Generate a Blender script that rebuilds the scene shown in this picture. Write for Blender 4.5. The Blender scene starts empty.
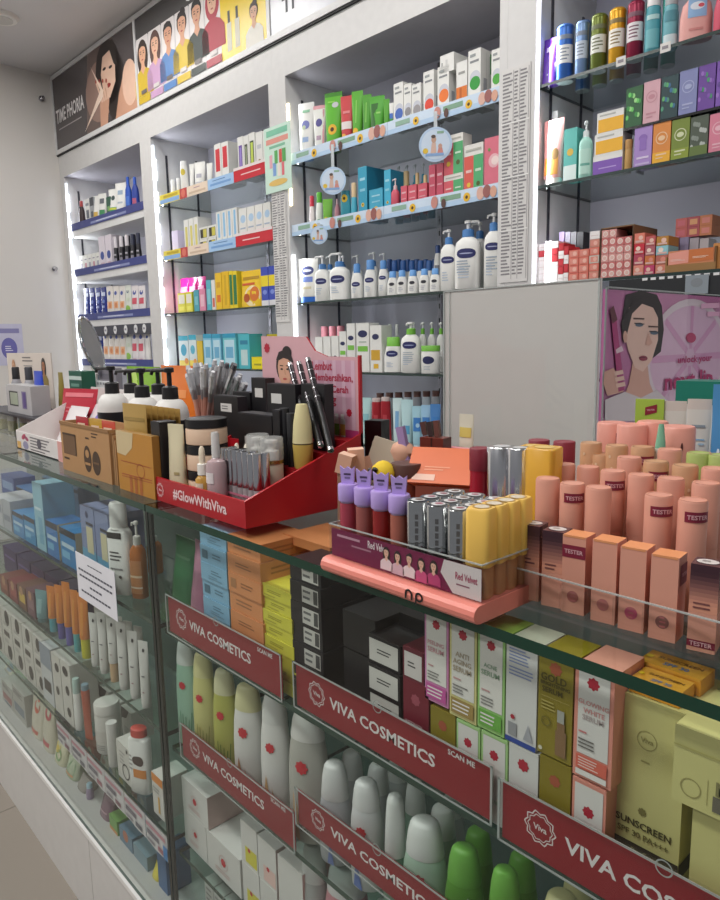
import bpy, bmesh, math, random
from mathutils import Vector, Matrix
rnd = random.Random(7)
SC = bpy.context.scene
COL = SC.collection
PI = math.pi

# ---------------------------------------------------------------- camera
FPX, ZC = 700.0, 1.28
CR = Vector((0.67532186, 0.73728939, -0.01856734))      # right
CU = Vector((-0.10127558, 0.11764158, 0.98787839))      # up
CF = Vector((-0.73053654, 0.66525545, -0.15411534))     # forward
CAM = Vector((0, 0, ZC))
cam_d = bpy.data.cameras.new('camera'); cam = bpy.data.objects.new('camera', cam_d); COL.objects.link(cam)
mw = Matrix.Identity(4)
for i in range(3):
    mw[i][0], mw[i][1], mw[i][2], mw[i][3] = CR[i], CU[i], -CF[i], CAM[i]
cam.matrix_world = mw
cam_d.sensor_fit = 'VERTICAL'; cam_d.sensor_height = 24.0; cam_d.sensor_width = 24.0
cam_d.lens = 24.0*FPX/900.0; cam_d.clip_start = .02; cam_d.clip_end = 60
SC.camera = cam

# ---------------------------------------------------------------- world, lights, exposure
wd = bpy.data.worlds.new('world'); SC.world = wd; wd.use_nodes = True
bg = wd.node_tree.nodes['Background']; bg.inputs[0].default_value = (.95, .96, 1, 1); bg.inputs[1].default_value = .22
def area(name, loc, sx, sy, power, col=(1, .98, .95)):
    l = bpy.data.lights.new(name, 'AREA'); l.shape = 'RECTANGLE'; l.size = sx; l.size_y = sy; l.energy = power; l.color = col
    o = bpy.data.objects.new(name, l); o.location = loc; COL.objects.link(o); return o
for lx, ly, pw in ((-.7, -.5, 28), (-2.6, -.5, 22), (-4.1, -.5, 18), (-1.6, 1.3, 13), (-3.6, 1.3, 14), (.6, .9, 12), (-1.2, -1.9, 30), (-3.4, -1.9, 22)):
    area('ceiling_and_fill_lamp', (lx, ly, 3.03), 1.2, .3, pw)  # rearmost two, behind the camera, are fill added to brighten upright faces
SC.view_settings.view_transform = 'Standard'; SC.view_settings.look = 'None'
SC.view_settings.gamma = 1; SC.view_settings.use_curve_mapping = False
SC.view_settings.exposure = 0.0
cy = SC.cycles
cy.use_denoising = True
cy.max_bounces = 8; cy.diffuse_bounces = 3; cy.glossy_bounces = 4; cy.transmission_bounces = 6; cy.transparent_max_bounces = 24
cy.caustics_reflective = False; cy.caustics_refractive = False; cy.sample_clamp_indirect = 4

# ---------------------------------------------------------------- layout helpers
DW = math.radians(1.488)                                  # the shelf wall is turned a little against the counter
WX = Vector((math.cos(DW), math.sin(DW), 0)); WY = Vector((-math.sin(DW), math.cos(DW), 0))
CX_ = Vector((1, 0, 0)); CY_ = Vector((0, 1, 0))
def U(px, Y, z, W=False):                                 # where along a shelf at depth Y and height z
    ax, ay = (WX, WY) if W else (CX_, CY_)
    A = ay*Y + Vector((0, 0, z)) - CAM; k = (px-360)/FPX
    return (CR.dot(A) - k*CF.dot(A))/(k*CF.dot(ax) - CR.dot(ax))
def V(py, X, Y, W=False):                                 # height of something standing at X, Y
    ax, ay = (WX, WY) if W else (CX_, CY_)
    A = ax*X + ay*Y - CAM; k = (450-py)/FPX; e = Vector((0, 0, 1))
    return (CU.dot(A) - k*CF.dot(A))/(k*CF.dot(e) - CU.dot(e))
def Z2(px, py, z):                                        # a point on a level surface
    r = CF + CR*((px-360)/FPX) + CU*((450-py)/FPX); t = (z-ZC)/r.z
    p = CAM + r*t; return p.x, p.y

# ---------------------------------------------------------------- materials
def s2l(c): c /= 255.; return c/12.92 if c <= .04045 else ((c+.055)/1.055)**2.4
def rgb(h): return tuple(s2l(int(h[i:i+2], 16)) for i in (0, 2, 4))
MC = {}
def m(h, r=.45, me=0., a=1., em=0., n=.05, sc=30., coat=0.):
    key = (h, r, me, a, em, n, sc, coat)
    if key in MC: return MC[key]
    mt = bpy.data.materials.new('mat_'+h); mt.use_nodes = True; nt = mt.node_tree; N = nt.nodes; L = nt.links
    p = N['Principled BSDF']; c = rgb(h)
    p.inputs['Base Color'].default_value = (*c, 1); p.inputs['Roughness'].default_value = r; p.inputs['Metallic'].default_value = me
    if coat: p.inputs['Coat Weight'].default_value = coat; p.inputs['Coat Roughness'].default_value = .08
    if n > 0:
        tc = N.new('ShaderNodeTexCoord'); nz = N.new('ShaderNodeTexNoise'); nz.inputs['Scale'].default_value = sc; nz.inputs['Detail'].default_value = 1
        mx = N.new('ShaderNodeMix'); mx.data_type = 'RGBA'
        mx.inputs[6].default_value = (*[x*(1-n) for x in c], 1); mx.inputs[7].default_value = (*[min(1, x*(1+n)) for x in c], 1)
        L.new(tc.outputs['Object'], nz.inputs['Vector']); L.new(nz.outputs['Fac'], mx.inputs[0]); L.new(mx.outputs[2], p.inputs['Base Color'])
    if em: p.inputs['Emission Color'].default_value = (*c, 1); p.inputs['Emission Strength'].default_value = em
    if a < 1:
        tr = N.new('ShaderNodeBsdfTransparent'); ms = N.new('ShaderNodeMixShader'); ms.inputs[0].default_value = a
        t2 = [min(1, x**.35) for x in c]; tr.inputs[0].default_value = (*t2, 1)
        L.new(tr.outputs[0], ms.inputs[1]); L.new(p.outputs[0], ms.inputs[2]); L.new(ms.outputs[0], N['Material Output'].inputs[0])
    MC[key] = mt; return mt
def mglass(name, tint, ior=1.45, rough=.0):
    if name in MC: return MC[name]
    mt = bpy.data.materials.new(name); mt.use_nodes = True; nt = mt.node_tree; N = nt.nodes; L = nt.links
    N.remove(N['Principled BSDF'])
    tr = N.new('ShaderNodeBsdfTransparent'); tr.inputs[0].default_value = (*tint, 1)
    gl = N.new('ShaderNodeBsdfGlossy'); gl.inputs['Roughness'].default_value = rough
    fr = N.new('ShaderNodeFresnel'); fr.inputs[0].default_value = ior
    geo = N.new('ShaderNodeNewGeometry'); ml = N.new('ShaderNodeMath'); ml.operation = 'SUBTRACT'; ml.inputs[0].default_value = 1
    m2 = N.new('ShaderNodeMath'); m2.operation = 'MULTIPLY'
    L.new(geo.outputs['Backfacing'], ml.inputs[1]); L.new(fr.outputs[0], m2.inputs[0]); L.new(ml.outputs[0], m2.inputs[1])
    ms = N.new('ShaderNodeMixShader')
    L.new(m2.outputs[0], ms.inputs[0]); L.new(tr.outputs[0], ms.inputs[1]); L.new(gl.outputs[0], ms.inputs[2])
    L.new(ms.outputs[0], N['Material Output'].inputs[0]); MC[name] = mt; return mt
GLASS = mglass('pane_glass', (.95, .972, .962), 1.36); GLASSE = mglass('end_pane_glass', (.93, .96, .95), 1.15); ACRYL = mglass('clear_acrylic', (.95, .955, .955)); SHELFG = mglass('shelf_glass', (.86, .92, .90), 1.4)
SHELFW = mglass('cabinet_shelf_glass', (.72, .77, .765), 1.4)
EDGE = m('0c3a2c', .12, n=.1); EDGEK = m('0d1c19', .2); EDGEA = m('c9cfcd', .2, a=.6)
WHITE = m('e6e4e0', .45); LAM = m('d8d7d6', .4); CHROME = m('d5d5d8', .18, 1.); BLACK = m('141416', .35); GREY = m('8d8d90', .5)

# ---------------------------------------------------------------- text outlines
TC = {}
def textmesh(s):
    if s in TC: return TC[s]
    cu = bpy.data.curves.new('t', 'FONT'); cu.body = s; cu.size = 1; cu.resolution_u = 2; cu.align_x = 'CENTER'; cu.align_y = 'CENTER'; cu.offset = .022
    ob = bpy.data.objects.new('t', cu); COL.objects.link(ob)
    dg = bpy.context.evaluated_depsgraph_get(); me = bpy.data.meshes.new_from_object(ob.evaluated_get(dg))
    vs = [(v.co.x, v.co.y) for v in me.vertices]; fs = [tuple(p.vertices) for p in me.polygons]
    bpy.data.objects.remove(ob); bpy.data.curves.remove(cu); bpy.data.meshes.remove(me)
    if vs:
        x0, x1 = min(v[0] for v in vs), max(v[0] for v in vs); y0, y1 = min(v[1] for v in vs), max(v[1] for v in vs)
        w = (x1-x0) or 1
        vs = [((x-(x0+x1)/2)/w, (y-(y0+y1)/2)/w) for x, y in vs]
        TC[s] = (vs, fs, (y1-y0)/w)
    else: TC[s] = ([], [], 0)
    return TC[s]

# ---------------------------------------------------------------- mesh builder
class MB:
    def __init__(s): s.v = []; s.f = []; s.m = []; s.sm = []; s.mats = []
    def mi(s, mt):
        if mt not in s.mats: s.mats.append(mt)
        return s.mats.index(mt)
    def face(s, pts, mt, smooth=False):
        b = len(s.v); s.v += [tuple(p) for p in pts]; s.f.append(tuple(range(b, b+len(pts)))); s.m.append(s.mi(mt)); s.sm.append(smooth)
    def box(s, x0, x1, y0, y1, z0, z1, mt, **fm):       # fm: front/back/left/right/top/bottom overrides
        b = len(s.v)
        s.v += [(x0,y0,z0),(x1,y0,z0),(x1,y1,z0),(x0,y1,z0),(x0,y0,z1),(x1,y0,z1),(x1,y1,z1),(x0,y1,z1)]
        for nm, q in (('bottom',(3,2,1,0)),('top',(4,5,6,7)),('front',(0,1,5,4)),('right',(1,2,6,5)),('back',(2,3,7,6)),('left',(3,0,4,7))):
            s.f.append(tuple(b+i for i in q)); s.m.append(s.mi(fm.get(nm) or mt)); s.sm.append(False)
        return s
    def loft(s, rings, mt, seg=16, caps=(True, True), smooth=True):  # ring = (z, rx, ry[, n, cx, cy])
        b = len(s.v); k = s.mi(mt) if not isinstance(mt, list) else None
        for R in rings:
            z, rx, ry = R[:3]; n = R[3] if len(R) > 3 else 2; cx = R[4] if len(R) > 4 else 0; cyy = R[5] if len(R) > 5 else 0
            for i in range(seg):
                a = 2*PI*(i+.5)/seg; c, q = math.cos(a), math.sin(a); e = 2./n
                s.v.append((cx+rx*math.copysign(abs(c)**e, c), cyy+ry*math.copysign(abs(q)**e, q), z))
        for j in range(len(rings)-1):
            for i in range(seg):
                i2 = (i+1) % seg
                s.f.append((b+j*seg+i, b+j*seg+i2, b+(j+1)*seg+i2, b+(j+1)*seg+i)); s.m.append(s.mi(mt[j]) if k is None else k); s.sm.append(smooth)
        if caps[0]: s.f.append(tuple(b+i for i in reversed(range(seg)))); s.m.append(s.mi(mt[0]) if k is None else k); s.sm.append(False)
        if caps[1]:
            t = b+(len(rings)-1)*seg; s.f.append(tuple(t+i for i in range(seg))); s.m.append(s.mi(mt[-1]) if k is None else k); s.sm.append(False)
        return s
    def rod(s, a, c, r, mt, seg=8, r2=None):
        a, c = Vector(a), Vector(c); d = (c-a).normalized(); u = d.orthogonal().normalized(); w = d.cross(u); b = len(s.v); r2 = r if r2 is None else r2
        for p, q in ((a, r), (c, r2)):
            for i in range(seg):
                t = 2*PI*i/seg; s.v.append(tuple(p+u*q*math.cos(t)+w*q*math.sin(t)))
        k = s.mi(mt)
        for i in range(seg):
            j = (i+1) % seg; s.f.append((b+i, b+j, b+seg+j, b+seg+i)); s.m.append(k); s.sm.append(True)
        s.f.append(tuple(b+i for i in reversed(range(seg)))); s.m.append(k); s.sm.append(False)
        s.f.append(tuple(b+seg+i for i in range(seg))); s.m.append(k); s.sm.append(False)
        return s
    def prism(s, pts, y0, y1, mt, edge=None):             # outline in x,z pushed from y0 (front) to y1
        n = len(pts); b = len(s.v); s.v += [(x, y0, z) for x, z in pts]+[(x, y1, z) for x, z in pts]; k = s.mi(mt); ke = s.mi(edge or mt)
        s.f.append(tuple(range(b, b+n))); s.m.append(k); s.sm.append(False)
        s.f.append(tuple(reversed(range(b+n, b+2*n)))); s.m.append(ke); s.sm.append(False)
        for i in range(n):
            j = (i+1) % n; s.f.append((b+i, b+n+i, b+n+j, b+j)); s.m.append(ke); s.sm.append(False)
        return s
    # printed marks on a surface frame fr(u, v, lift) -> point
    def rect(s, fr, u0, v0, u1, v1, mt, l=1, nu=1):
        for i in range(nu):
            a, c = u0+(u1-u0)*i/nu, u0+(u1-u0)*(i+1)/nu
            s.face([fr(a, v0, l), fr(c, v0, l), fr(c, v1, l), fr(a, v1, l)], mt)
    def poly(s, fr, pts, mt, l=1): s.face([fr(u, v, l) for u, v in pts], mt)
    def ell(s, fr, cu, cv, ru, rv, mt, l=1, n=18, rot=0., p=2.):
        if not rot and p == 2.:                           # in upright slices, so it follows round bottles
            c_ = 10; U_ = [-math.cos(PI*i/c_) for i in range(c_+1)]; H_ = [math.sqrt(max(0, 1-x*x)) for x in U_]
            for i in range(c_):
                a, b, p0, p1 = cu+ru*U_[i], cu+ru*U_[i+1], rv*H_[i], rv*H_[i+1]
                q = [fr(a, cv-p0, l), fr(b, cv-p1, l), fr(b, cv+p1, l), fr(a, cv+p0, l)]
                if i == 0: q = q[:3]
                elif i == c_-1: q = [q[0], q[1], q[3]]
                s.face(q, mt)
            return
        pts = []
        for i in range(n):
            a = 2*PI*i/n; e = 2./p; c, q = math.cos(a), math.sin(a)
            x, y = ru*math.copysign(abs(c)**e, c), rv*math.copysign(abs(q)**e, q)
            pts.append((cu+x*math.cos(rot)-y*math.sin(rot), cv+x*math.sin(rot)+y*math.cos(rot)))
        s.poly(fr, pts, mt, l)
    def ring(s, fr, cu, cv, ru, rv, t, mt, l=1, n=24, lob=0, la=0.):
        P = []
        for i in range(n):
            a = 2*PI*i/n; g = 1+la*math.cos(lob*a)
            P.append(((cu+ru*g*math.cos(a), cv+rv*g*math.sin(a)), (cu+(ru*g-t)*math.cos(a), cv+(rv*g-t)*math.sin(a))))
        for i in range(n):
            a, b = P[i], P[(i+1) % n]; s.face([fr(*a[0], l), fr(*b[0], l), fr(*b[1], l), fr(*a[1], l)], mt)
    def line(s, fr, p, q, t, mt, l=1):
        dx, dy = q[0]-p[0], q[1]-p[1]; d = math.hypot(dx, dy) or 1; nx, ny = -dy/d*t/2, dx/d*t/2
        s.poly(fr, [(p[0]-nx, p[1]-ny), (q[0]-nx, q[1]-ny), (q[0]+nx, q[1]+ny), (p[0]+nx, p[1]+ny)], mt, l)
    def txt(s, fr, u, v, w, st, mt, l=1, h=None, rot=0.):
        vs, fs, asp = textmesh(st); b = len(s.v); ky = w if not h or not asp else h/asp; k = s.mi(mt); c, q = math.cos(rot), math.sin(rot)
        for x, y in vs:
            x *= w; y *= ky; s.v.append(tuple(fr(u+x*c-y*q, v+x*q+y*c, l)))
        for f in fs: s.f.append(tuple(b+i for i in f)); s.m.append(k); s.sm.append(False)
    def xf(s, M, start=0):
        for i in range(start, len(s.v)): s.v[i] = tuple(M @ Vector(s.v[i]))
        return s
    def mesh(s, name):
        me = bpy.data.meshes.new(name); me.from_pydata(s.v, [], s.f); me.update()
        for mt in s.mats: me.materials.append(mt)
        me.polygons.foreach_set('material_index', s.m); me.polygons.foreach_set('use_smooth', s.sm)
        if any(s.sm): me.set_sharp_from_angle(angle=math.radians(42))
        me.update(); return me
LIFT = .0004
def ffront(y, x0=0, z0=0, k=LIFT): return lambda u, v, l: (x0+u, y-k*l, z0+v)
def fback(y, x0=0, z0=0, k=LIFT): return lambda u, v, l: (x0-u, y+k*l, z0+v)
def fside(x, y0=0, z0=0, k=LIFT): return lambda u, v, l: (x+k*l, y0+u, z0+v)
def ftop(z, x0=0, y0=0, k=LIFT): return lambda u, v, l: (x0+u, y0+v, z+k*l)
def fcurv(rx, ry, z0=0, k=LIFT, a0=0., n=2.):
    e = 2./n
    def f(u, v, l):
        a = a0+u/max(rx, 1e-6); c, q = math.sin(a), math.cos(a)
        return ((rx+k*l)*math.copysign(abs(c)**e, c), -(ry+k*l)*math.copysign(abs(q)**e, q), z0+v)
    return f
# marks given in fractions: ('r',u0,v0,u1,v1,c) ('e',u,v,ru,rv,c) ('t',u,v,w,text,c) ('l',u0,v0,u1,v1,t,c) ; u in -.5...5 of w, v in 0..1 of h, radii of w
def paint(b, fr, w, h, deco, l0=1):
    for i, d in enumerate(deco):
        l = l0+i*.35; c = d[-1]; c = m(c, .45) if isinstance(c, str) else c
        if d[0] == 'r': b.rect(fr, d[1]*w, d[2]*h, d[3]*w, d[4]*h, c, l, nu=14 if d[3]-d[1] > .3 else 4)
        elif d[0] == 'e': b.ell(fr, d[1]*w, d[2]*h, d[3]*w, d[4]*w, c, l)
        elif d[0] == 'o': b.ring(fr, d[1]*w, d[2]*h, d[3]*w, d[3]*w, d[4]*w, c, l)
        elif d[0] == 'f': flower(b, fr, d[1]*w, d[2]*h, d[3]*w, c, l)
        elif d[0] == 't': b.txt(fr, d[1]*w, d[2]*h, d[3]*w, d[4], c, l)
        elif d[0] == 'l': b.line(fr, (d[1]*w, d[2]*h), (d[3]*w, d[4]*h), d[5]*w, c, l)
        elif d[0] == 'p': fan(b, fr, [(x*w, y*h) for x, y in d[1]], c, l)
        elif d[0] == 'w': lines(b, fr, d[1]*w, d[2]*h, d[3]*w, d[4]*h, d[5], c, l)
def flower(b, fr, u, v, r, c, l):
    pts = [(u+r*(1+.13*math.cos(8*a))*math.cos(a), v+r*(1+.13*math.cos(8*a))*math.sin(a)) for a in [2*PI*i/32 for i in range(32)]]
    fan(b, fr, pts, c, l)
def fan(b, fr, pts, c, l):
    cx = sum(p[0] for p in pts)/len(pts); cv = sum(p[1] for p in pts)/len(pts)
    for i in range(len(pts)): b.face([fr(cx, cv, l), fr(*pts[i], l), fr(*pts[(i+1) % len(pts)], l)], c)
def lines(b, fr, u0, v0, u1, v1, n, c, l):               # small print too fine to read
    q = random.Random(int(1000*abs(u0+v0*7))+n); dv = (v1-v0)/n
    for i in range(n):
        e = u1-(u1-u0)*q.uniform(0, .35); b.rect(fr, u0, v1-dv*(i+.65), e, v1-dv*(i+.25), c, l, nu=6)

# ---------------------------------------------------------------- scene objects
PENDING = []                                              # labels made once all neighbours are known
def newobj(name, data, parent=None):
    o = bpy.data.objects.new(name, data); COL.objects.link(o)
    if parent: o.parent = parent
    return o
def place(o, x, y, z, rz=0., W=False, rot=None):
    if W: p = WX*x+WY*y; o.location = (p.x, p.y, z); rz += DW
    else: o.location = (x, y, z)
    o.rotation_euler = rot if rot else (0, 0, rz)
    return o
MESHES = {}
def thing(name, label, cat, parts, loc=(0, 0, 0), rz=0., W=False, group=None, rot=None):
    """parts: [(part name, MB or mesh, label or None, [subparts])]; a single part named None makes the thing one mesh"""
    if len(parts) == 1 and parts[0][0] is None:
        me = parts[0][1]; me = me.mesh(name) if isinstance(me, MB) else me; o = newobj(name, me)
    else:
        o = newobj(name, None); o.empty_display_size = .02
        for p in parts:
            me = p[1].mesh(p[0]) if isinstance(p[1], MB) else p[1]
            c = newobj(p[0], me, o)
            if len(p) > 2 and p[2]: c['label'] = p[2]
            for q in (p[3] if len(p) > 3 else []):
                d = newobj(q[0], q[1].mesh(q[0]) if isinstance(q[1], MB) else q[1], c)
                if len(q) > 2 and q[2]: d['label'] = q[2]
    place(o, *loc, rz, W, rot)
    if label: o['label'] = label
    o['category'] = cat
    if group: o['group'] = group
    return o
def struct(name, b, loc=(0, 0, 0), rz=0., W=False):
    o = newobj(name, b.mesh(name)); place(o, *loc, rz, W); o['kind'] = 'structure'; return o
ORD = 'first second third fourth fifth sixth seventh eighth ninth tenth eleventh twelfth thirteenth fourteenth fifteenth sixteenth seventeenth eighteenth nineteenth twentieth'.split()
def pend(o, desc, where, order='x', key=None):
    PENDING.append((o, desc, where, order, key))
def finish_labels():
    gr = {}
    for o, d, w, order, key in PENDING: gr.setdefault((d, w, order), []).append((key if key is not None else (o.location.x if order == 'x' else -o.location.z), o))
    for (d, w, order), L in gr.items():
        L.sort(key=lambda t: t[0])
        for i, (k, o) in enumerate(L):
            if len(L) == 1: o['label'] = f'{d}, {w}'
            elif order == 'x': o['label'] = f'{ORD[i]} {d} from left, {w}'
            elif order == 'y': o['label'] = f'{ORD[i]} {d} from front, {w}'
            else: o['label'] = f'{ORD[i]} {d} from top, {w}'

# ---------------------------------------------------------------- kinds of goods (base centre at the origin, front towards -y)
def cached(fn):
    def g(*a, **k):
        key = (fn.__name__, tuple(round(x, 3) if isinstance(x, float) else repr(x) for x in a), repr(sorted(k.items(), key=lambda t: t[0])))
        if key not in MESHES:
            MESHES[key] = [(p[0], p[1].mesh(p[0] or 'body') if isinstance(p[1], MB) else p[1])+tuple(p[2:]) for p in fn(*a, **k)]
        return MESHES[key]
    g.__name__ = fn.__name__; return g
def M_(c): return m(c) if isinstance(c, str) else c
@cached
def carton(w, h, d, col='e8e8e4', top=None, side=None, deco=(), sdeco=(), tdeco=(), flap=True):
    b = MB(); c = M_(col); x, y = w/2, d/2
    b.box(-x, x, -y, y, 0, h, c, top=M_(top) if top else None, right=M_(side) if side else None, left=M_(side) if side else None)
    paint(b, ffront(-y), w, h, deco); paint(b, fside(x), d, h, sdeco)
    paint(b, ftop(h, 0, 0), w, d, tdeco)
    if flap: b.box(-x*.97, x*.97, -y-.0003, -y*.97, h-.002, h+.0006, M_(top) if top else c)   # tucked lid flap
    return [(None, b)]
@cached
def bottle(w, h, k=1., d=0, col='eeeeea', cap='f2f2f0', capf=.2, capw=.5, sh=.62, n=2.2, deco=(), bulge=0.):
    rx = w/2; ry = rx*k; b = MB(); hb = h*(1-capf); c = M_(col)
    R = [(0, rx*.9, ry*.9, n), (h*.015, rx*(1-bulge*.5), ry*(1-bulge*.5), n), (hb*.35, rx, ry, n), (hb*sh, rx, ry, n), (hb*(sh+(1-sh)*.55), rx*.86, ry*.86, n), (hb*.97, rx*capw*1.08, max(ry*.5, min(ry, rx*capw))*1.04, 2), (hb, rx*capw*.92, min(ry, rx*capw*.92), 2)]
    b.loft(R, c, 20); paint(b, fcurv(rx*1.01, ry*1.01, n=n), w, hb, deco)
    cc = MB(); cr = rx*capw; cry = min(ry, cr)
    cc.loft([(hb, cr, cry), (hb+h*capf*.9, cr*.96, cry*.96), (h, cr*.82, cry*.82)], M_(cap), 16)
    return [('body', b), ('cap', cc)]
@cached
def tonic(w, h, k=.6, d=0, col='e9e9e4', cap='f0f0ec', capf=.22, deco=(), mid=None):   # slim bottle whose cap carries on its taper
    rx = w/2; ry = rx*k; b = MB(); hb = h*(1-capf); c = M_(col); g = M_(mid) if mid else c
    R = [(0, rx*.86, ry*.86), (h*.012, rx*.94, ry*.94), (hb*.3, rx, ry), (hb*.62, rx*.99, ry*.99), (hb*.85, rx*.92, ry*.93), (hb*.985, rx*.82, ry*.86), (hb, rx*.8, ry*.84)]
    b.loft(R, [c, c, c, c, g, g], 20); paint(b, fcurv(rx*1.01, ry*1.01), w, hb, deco)
    cc = MB(); cc.loft([(hb, rx*.82, ry*.87), (hb+h*capf*.12, rx*.82, ry*.87), (hb+h*capf*.6, rx*.73, ry*.79), (hb+h*capf*.88, rx*.62, ry*.69), (hb+h*capf*.97, rx*.5, ry*.56), (h, rx*.3, ry*.34)], M_(cap), 20)
    return [('body', b), ('cap', cc)]
@cached
def pump(w, h, k=.75, d=0, col='f2f2ee', collar='4f86c4', head='ececea', body=.7, n=2.6, deco=(), nz=.45, ang=0., label=None):
    rx = w/2; ry = rx*k; b = MB(); hb = h*body; c = M_(col)
    b.loft([(0, rx*.93, ry*.93, n), (h*.012, rx, ry, n), (hb*.8, rx, ry, n), (hb*.9, rx*.9, ry*.9, n), (hb*.97, rx*.6, ry*.7, 2.2), (hb, rx*.42, min(ry, rx*.42), 2)], c, 20)
    if label: b.loft([(hb*.08, rx*1.006, ry*1.006, n), (hb*.74, rx*1.006, ry*1.006, n)], M_(label), 20, caps=(False, False))
    paint(b, fcurv(rx*1.015, ry*1.015, n=n), w, hb, deco)
    cc = MB(); r = min(rx*.46, ry); cc.loft([(hb-.001, r, r), (hb+h*.1, r*.96, r*.96), (hb+h*.115, r*.6, r*.6)], M_(collar), 16)
    p = MB(); pm = M_(head); hs = h*.022
    p.loft([(hb+h*.11, r*.3, r*.3), (h-hs*2.2, r*.3, r*.3), (h-hs*2, r*.62, r*.62), (h-hs*.4, r*.62, r*.62), (h, r*.45, r*.45)], pm, 12)
    ca, sa = math.cos(ang), math.sin(ang)
    p.rod((0, 0, h-hs*1.1), (-ca*w*nz, -sa*w*nz, h-hs*1.3), r*.24, pm, 8); p.rod((-ca*w*nz, -sa*w*nz, h-hs*1.0), (-ca*w*nz*1.12, -sa*w*nz*1.12, h-hs*3), r*.22, pm, 8)
    return [('body', b), ('collar', cc), ('pump_head', p)]
@cached
def tube(w, h, k=.62, d=0, col='eeeeea', cap='e8e8e4', capf=.13, deco=(), crimp=None, wide=1., up=False):
    rx = w/2; ry = rx*k; b = MB(); z0 = h*capf; c = M_(col); hb = h-z0
    b.loft([(z0, rx*.78*wide, ry*.95), (z0+hb*.03, rx*.84*wide, ry), (z0+hb*.5, rx*.92, ry*.62), (z0+hb*.86, rx, ry*.16), (z0+hb*.92, rx, .0012), (h, rx, .0010)], [c, c, c, c, M_(crimp) if crimp else c], 18)
    def fr(u, v, l):
        t = v/hb; y = ry*(1-.38*t/.5 if t < .5 else .62-.46*(t-.5)/.36) if t < .86 else .001
        a = u/rx; return (rx*.95*math.sin(a), -max(y, .001)*math.cos(a)-.0007*1-LIFT*l, z0+v)
    paint(b, fr, w, hb, deco)
    cc = MB(); cc.loft([(0, rx*.7*wide, ry*.86), (z0*.1, rx*.74*wide, ry*.9), (z0, rx*.72*wide, ry*.88)], M_(cap), 16)
    if up:
        for q in (b, cc): q.v = [(x, y, h-z) for x, y, z in q.v]; q.f = [tuple(reversed(f)) for f in q.f]
    return [('body', b), ('cap', cc)]
@cached
def pouch(w, h, d=.02, col='dddddd', deco=(), back=None, shine=.25):
    b = MB(); rx = w/2; c = m(col, shine) if isinstance(col, str) else col
    b.loft([(0, rx*.94, d*.5, 3), (h*.06, rx, d*.5, 3), (h*.4, rx*.97, d*.42, 2.4), (h*.8, rx*.98, d*.16, 2.4), (h*.9, rx, .0012, 3), (h, rx, .0010, 3)], c, 20)
    def fr(u, v, l):
        t = v/h; y = d*(.5-.2*t) if t < .4 else (d*(.42-.65*(t-.4)) if t < .85 else .0012); q = 1-(abs(u)/rx)**2.4 if abs(u) < rx else 0
        return (u, -max(y*max(q, 0)**.42, .0012)-.0005-LIFT*l, v)
    paint(b, fr, w, h, deco); return [(None, b)]
@cached
def can(w, h, k=1., d=0, col='5577bb', cap=None, deco=(), rim='d0d0d0', metal=.4):
    r = w/2; b = MB(); c = m(col, .28, metal) if isinstance(col, str) else col; e = M_(rim)
    b.loft([(0, r*.94, r*.94), (h*.015, r, r), (h*.93, r, r)], [e, c], 20, caps=(True, False)); paint(b, fcurv(r*1.006, r*1.006), w, h, deco)
    cc = MB(); cm = M_(cap) if cap else c
    cc.loft([(h*.93, r, r), (h*.94, r*1.02, r*1.02), (h*.955, r*1.02, r*1.02), (h*.975, r*.95, r*.95), (h, r*.8, r*.8)], cm, 20)
    return [('body', b), ('lid', cc)]
@cached
def jar(w, h, k=1., d=0, col='eeeeea', lid='222224', lf=.3, deco=(), n=2.):
    r = w/2; b = MB(); hb = h*(1-lf)
    b.loft([(0, r*.95, r*k*.95, n), (h*.03, r, r*k, n), (hb*.9, r, r*k, n), (hb, r*.93, r*k*.93, n)], M_(col), 24); paint(b, fcurv(r*1.004, r*k*1.004), w, hb, deco)
    c = MB(); c.loft([(hb, r*1.0, r*k, n), (h*.98, r*1.0, r*k, n), (h, r*.96, r*k*.96, n)], M_(lid), 24)
    return [('body', b), ('lid', c)]
@cached
def dropper(w, h, k=1., d=0, col='c98a3a', collar='f0efe8', bulb='efe6d6', deco=()):
    r = w/2; b = MB(); hb = h*.52
    b.loft([(0, r*.93, r*.93), (h*.02, r, r), (hb*.85, r, r), (hb*.97, r*.6, r*.6), (hb, r*.5, r*.5)], M_(col), 18); paint(b, fcurv(r*1.01, r*1.01), w, hb, deco)
    c = MB(); c.loft([(hb, r*.66, r*.66), (h*.7, r*.66, r*.66), (h*.71, r*.5, r*.5)], M_(collar), 16)
    u = MB(); u.loft([(h*.7, r*.4, r*.4), (h*.88, r*.4, r*.4), (h*.96, r*.33, r*.33), (h, r*.15, r*.15)], M_(bulb), 14)
    return [('body', b), ('collar', c), ('bulb', u)]
@cached
def stick(w, h, k=1., d=0, col='cccccc', cap='cccccc', cf=.5, n=2., deco=(), top=None, gap=.96):
    r = w/2; b = MB(); hb = h*(1-cf)
    b.loft([(0, r*gap, r*k*gap, n), (hb, r*gap, r*k*gap, n)], M_(col), 18)
    c = MB(); c.loft([(hb, r, r*k, n), (h-.0012, r, r*k, n), (h, r*.94, r*k*.94, n)], M_(cap), 18)
    if top: c.ell(ftop(h), 0, 0, r*.62, r*k*.62, M_(top), 1)
    paint(c, fcurv(r*1.01, r*k*1.01), w, h, deco); return [('body', b), ('cap', c)]
ROUND = {'bottle', 'tonic', 'pump', 'tube', 'can', 'jar', 'dropper', 'stick'}
DK = {'bottle': 1., 'tonic': .6, 'pump': .75, 'tube': .62, 'can': 1., 'jar': 1., 'dropper': 1., 'stick': 1.}
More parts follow.
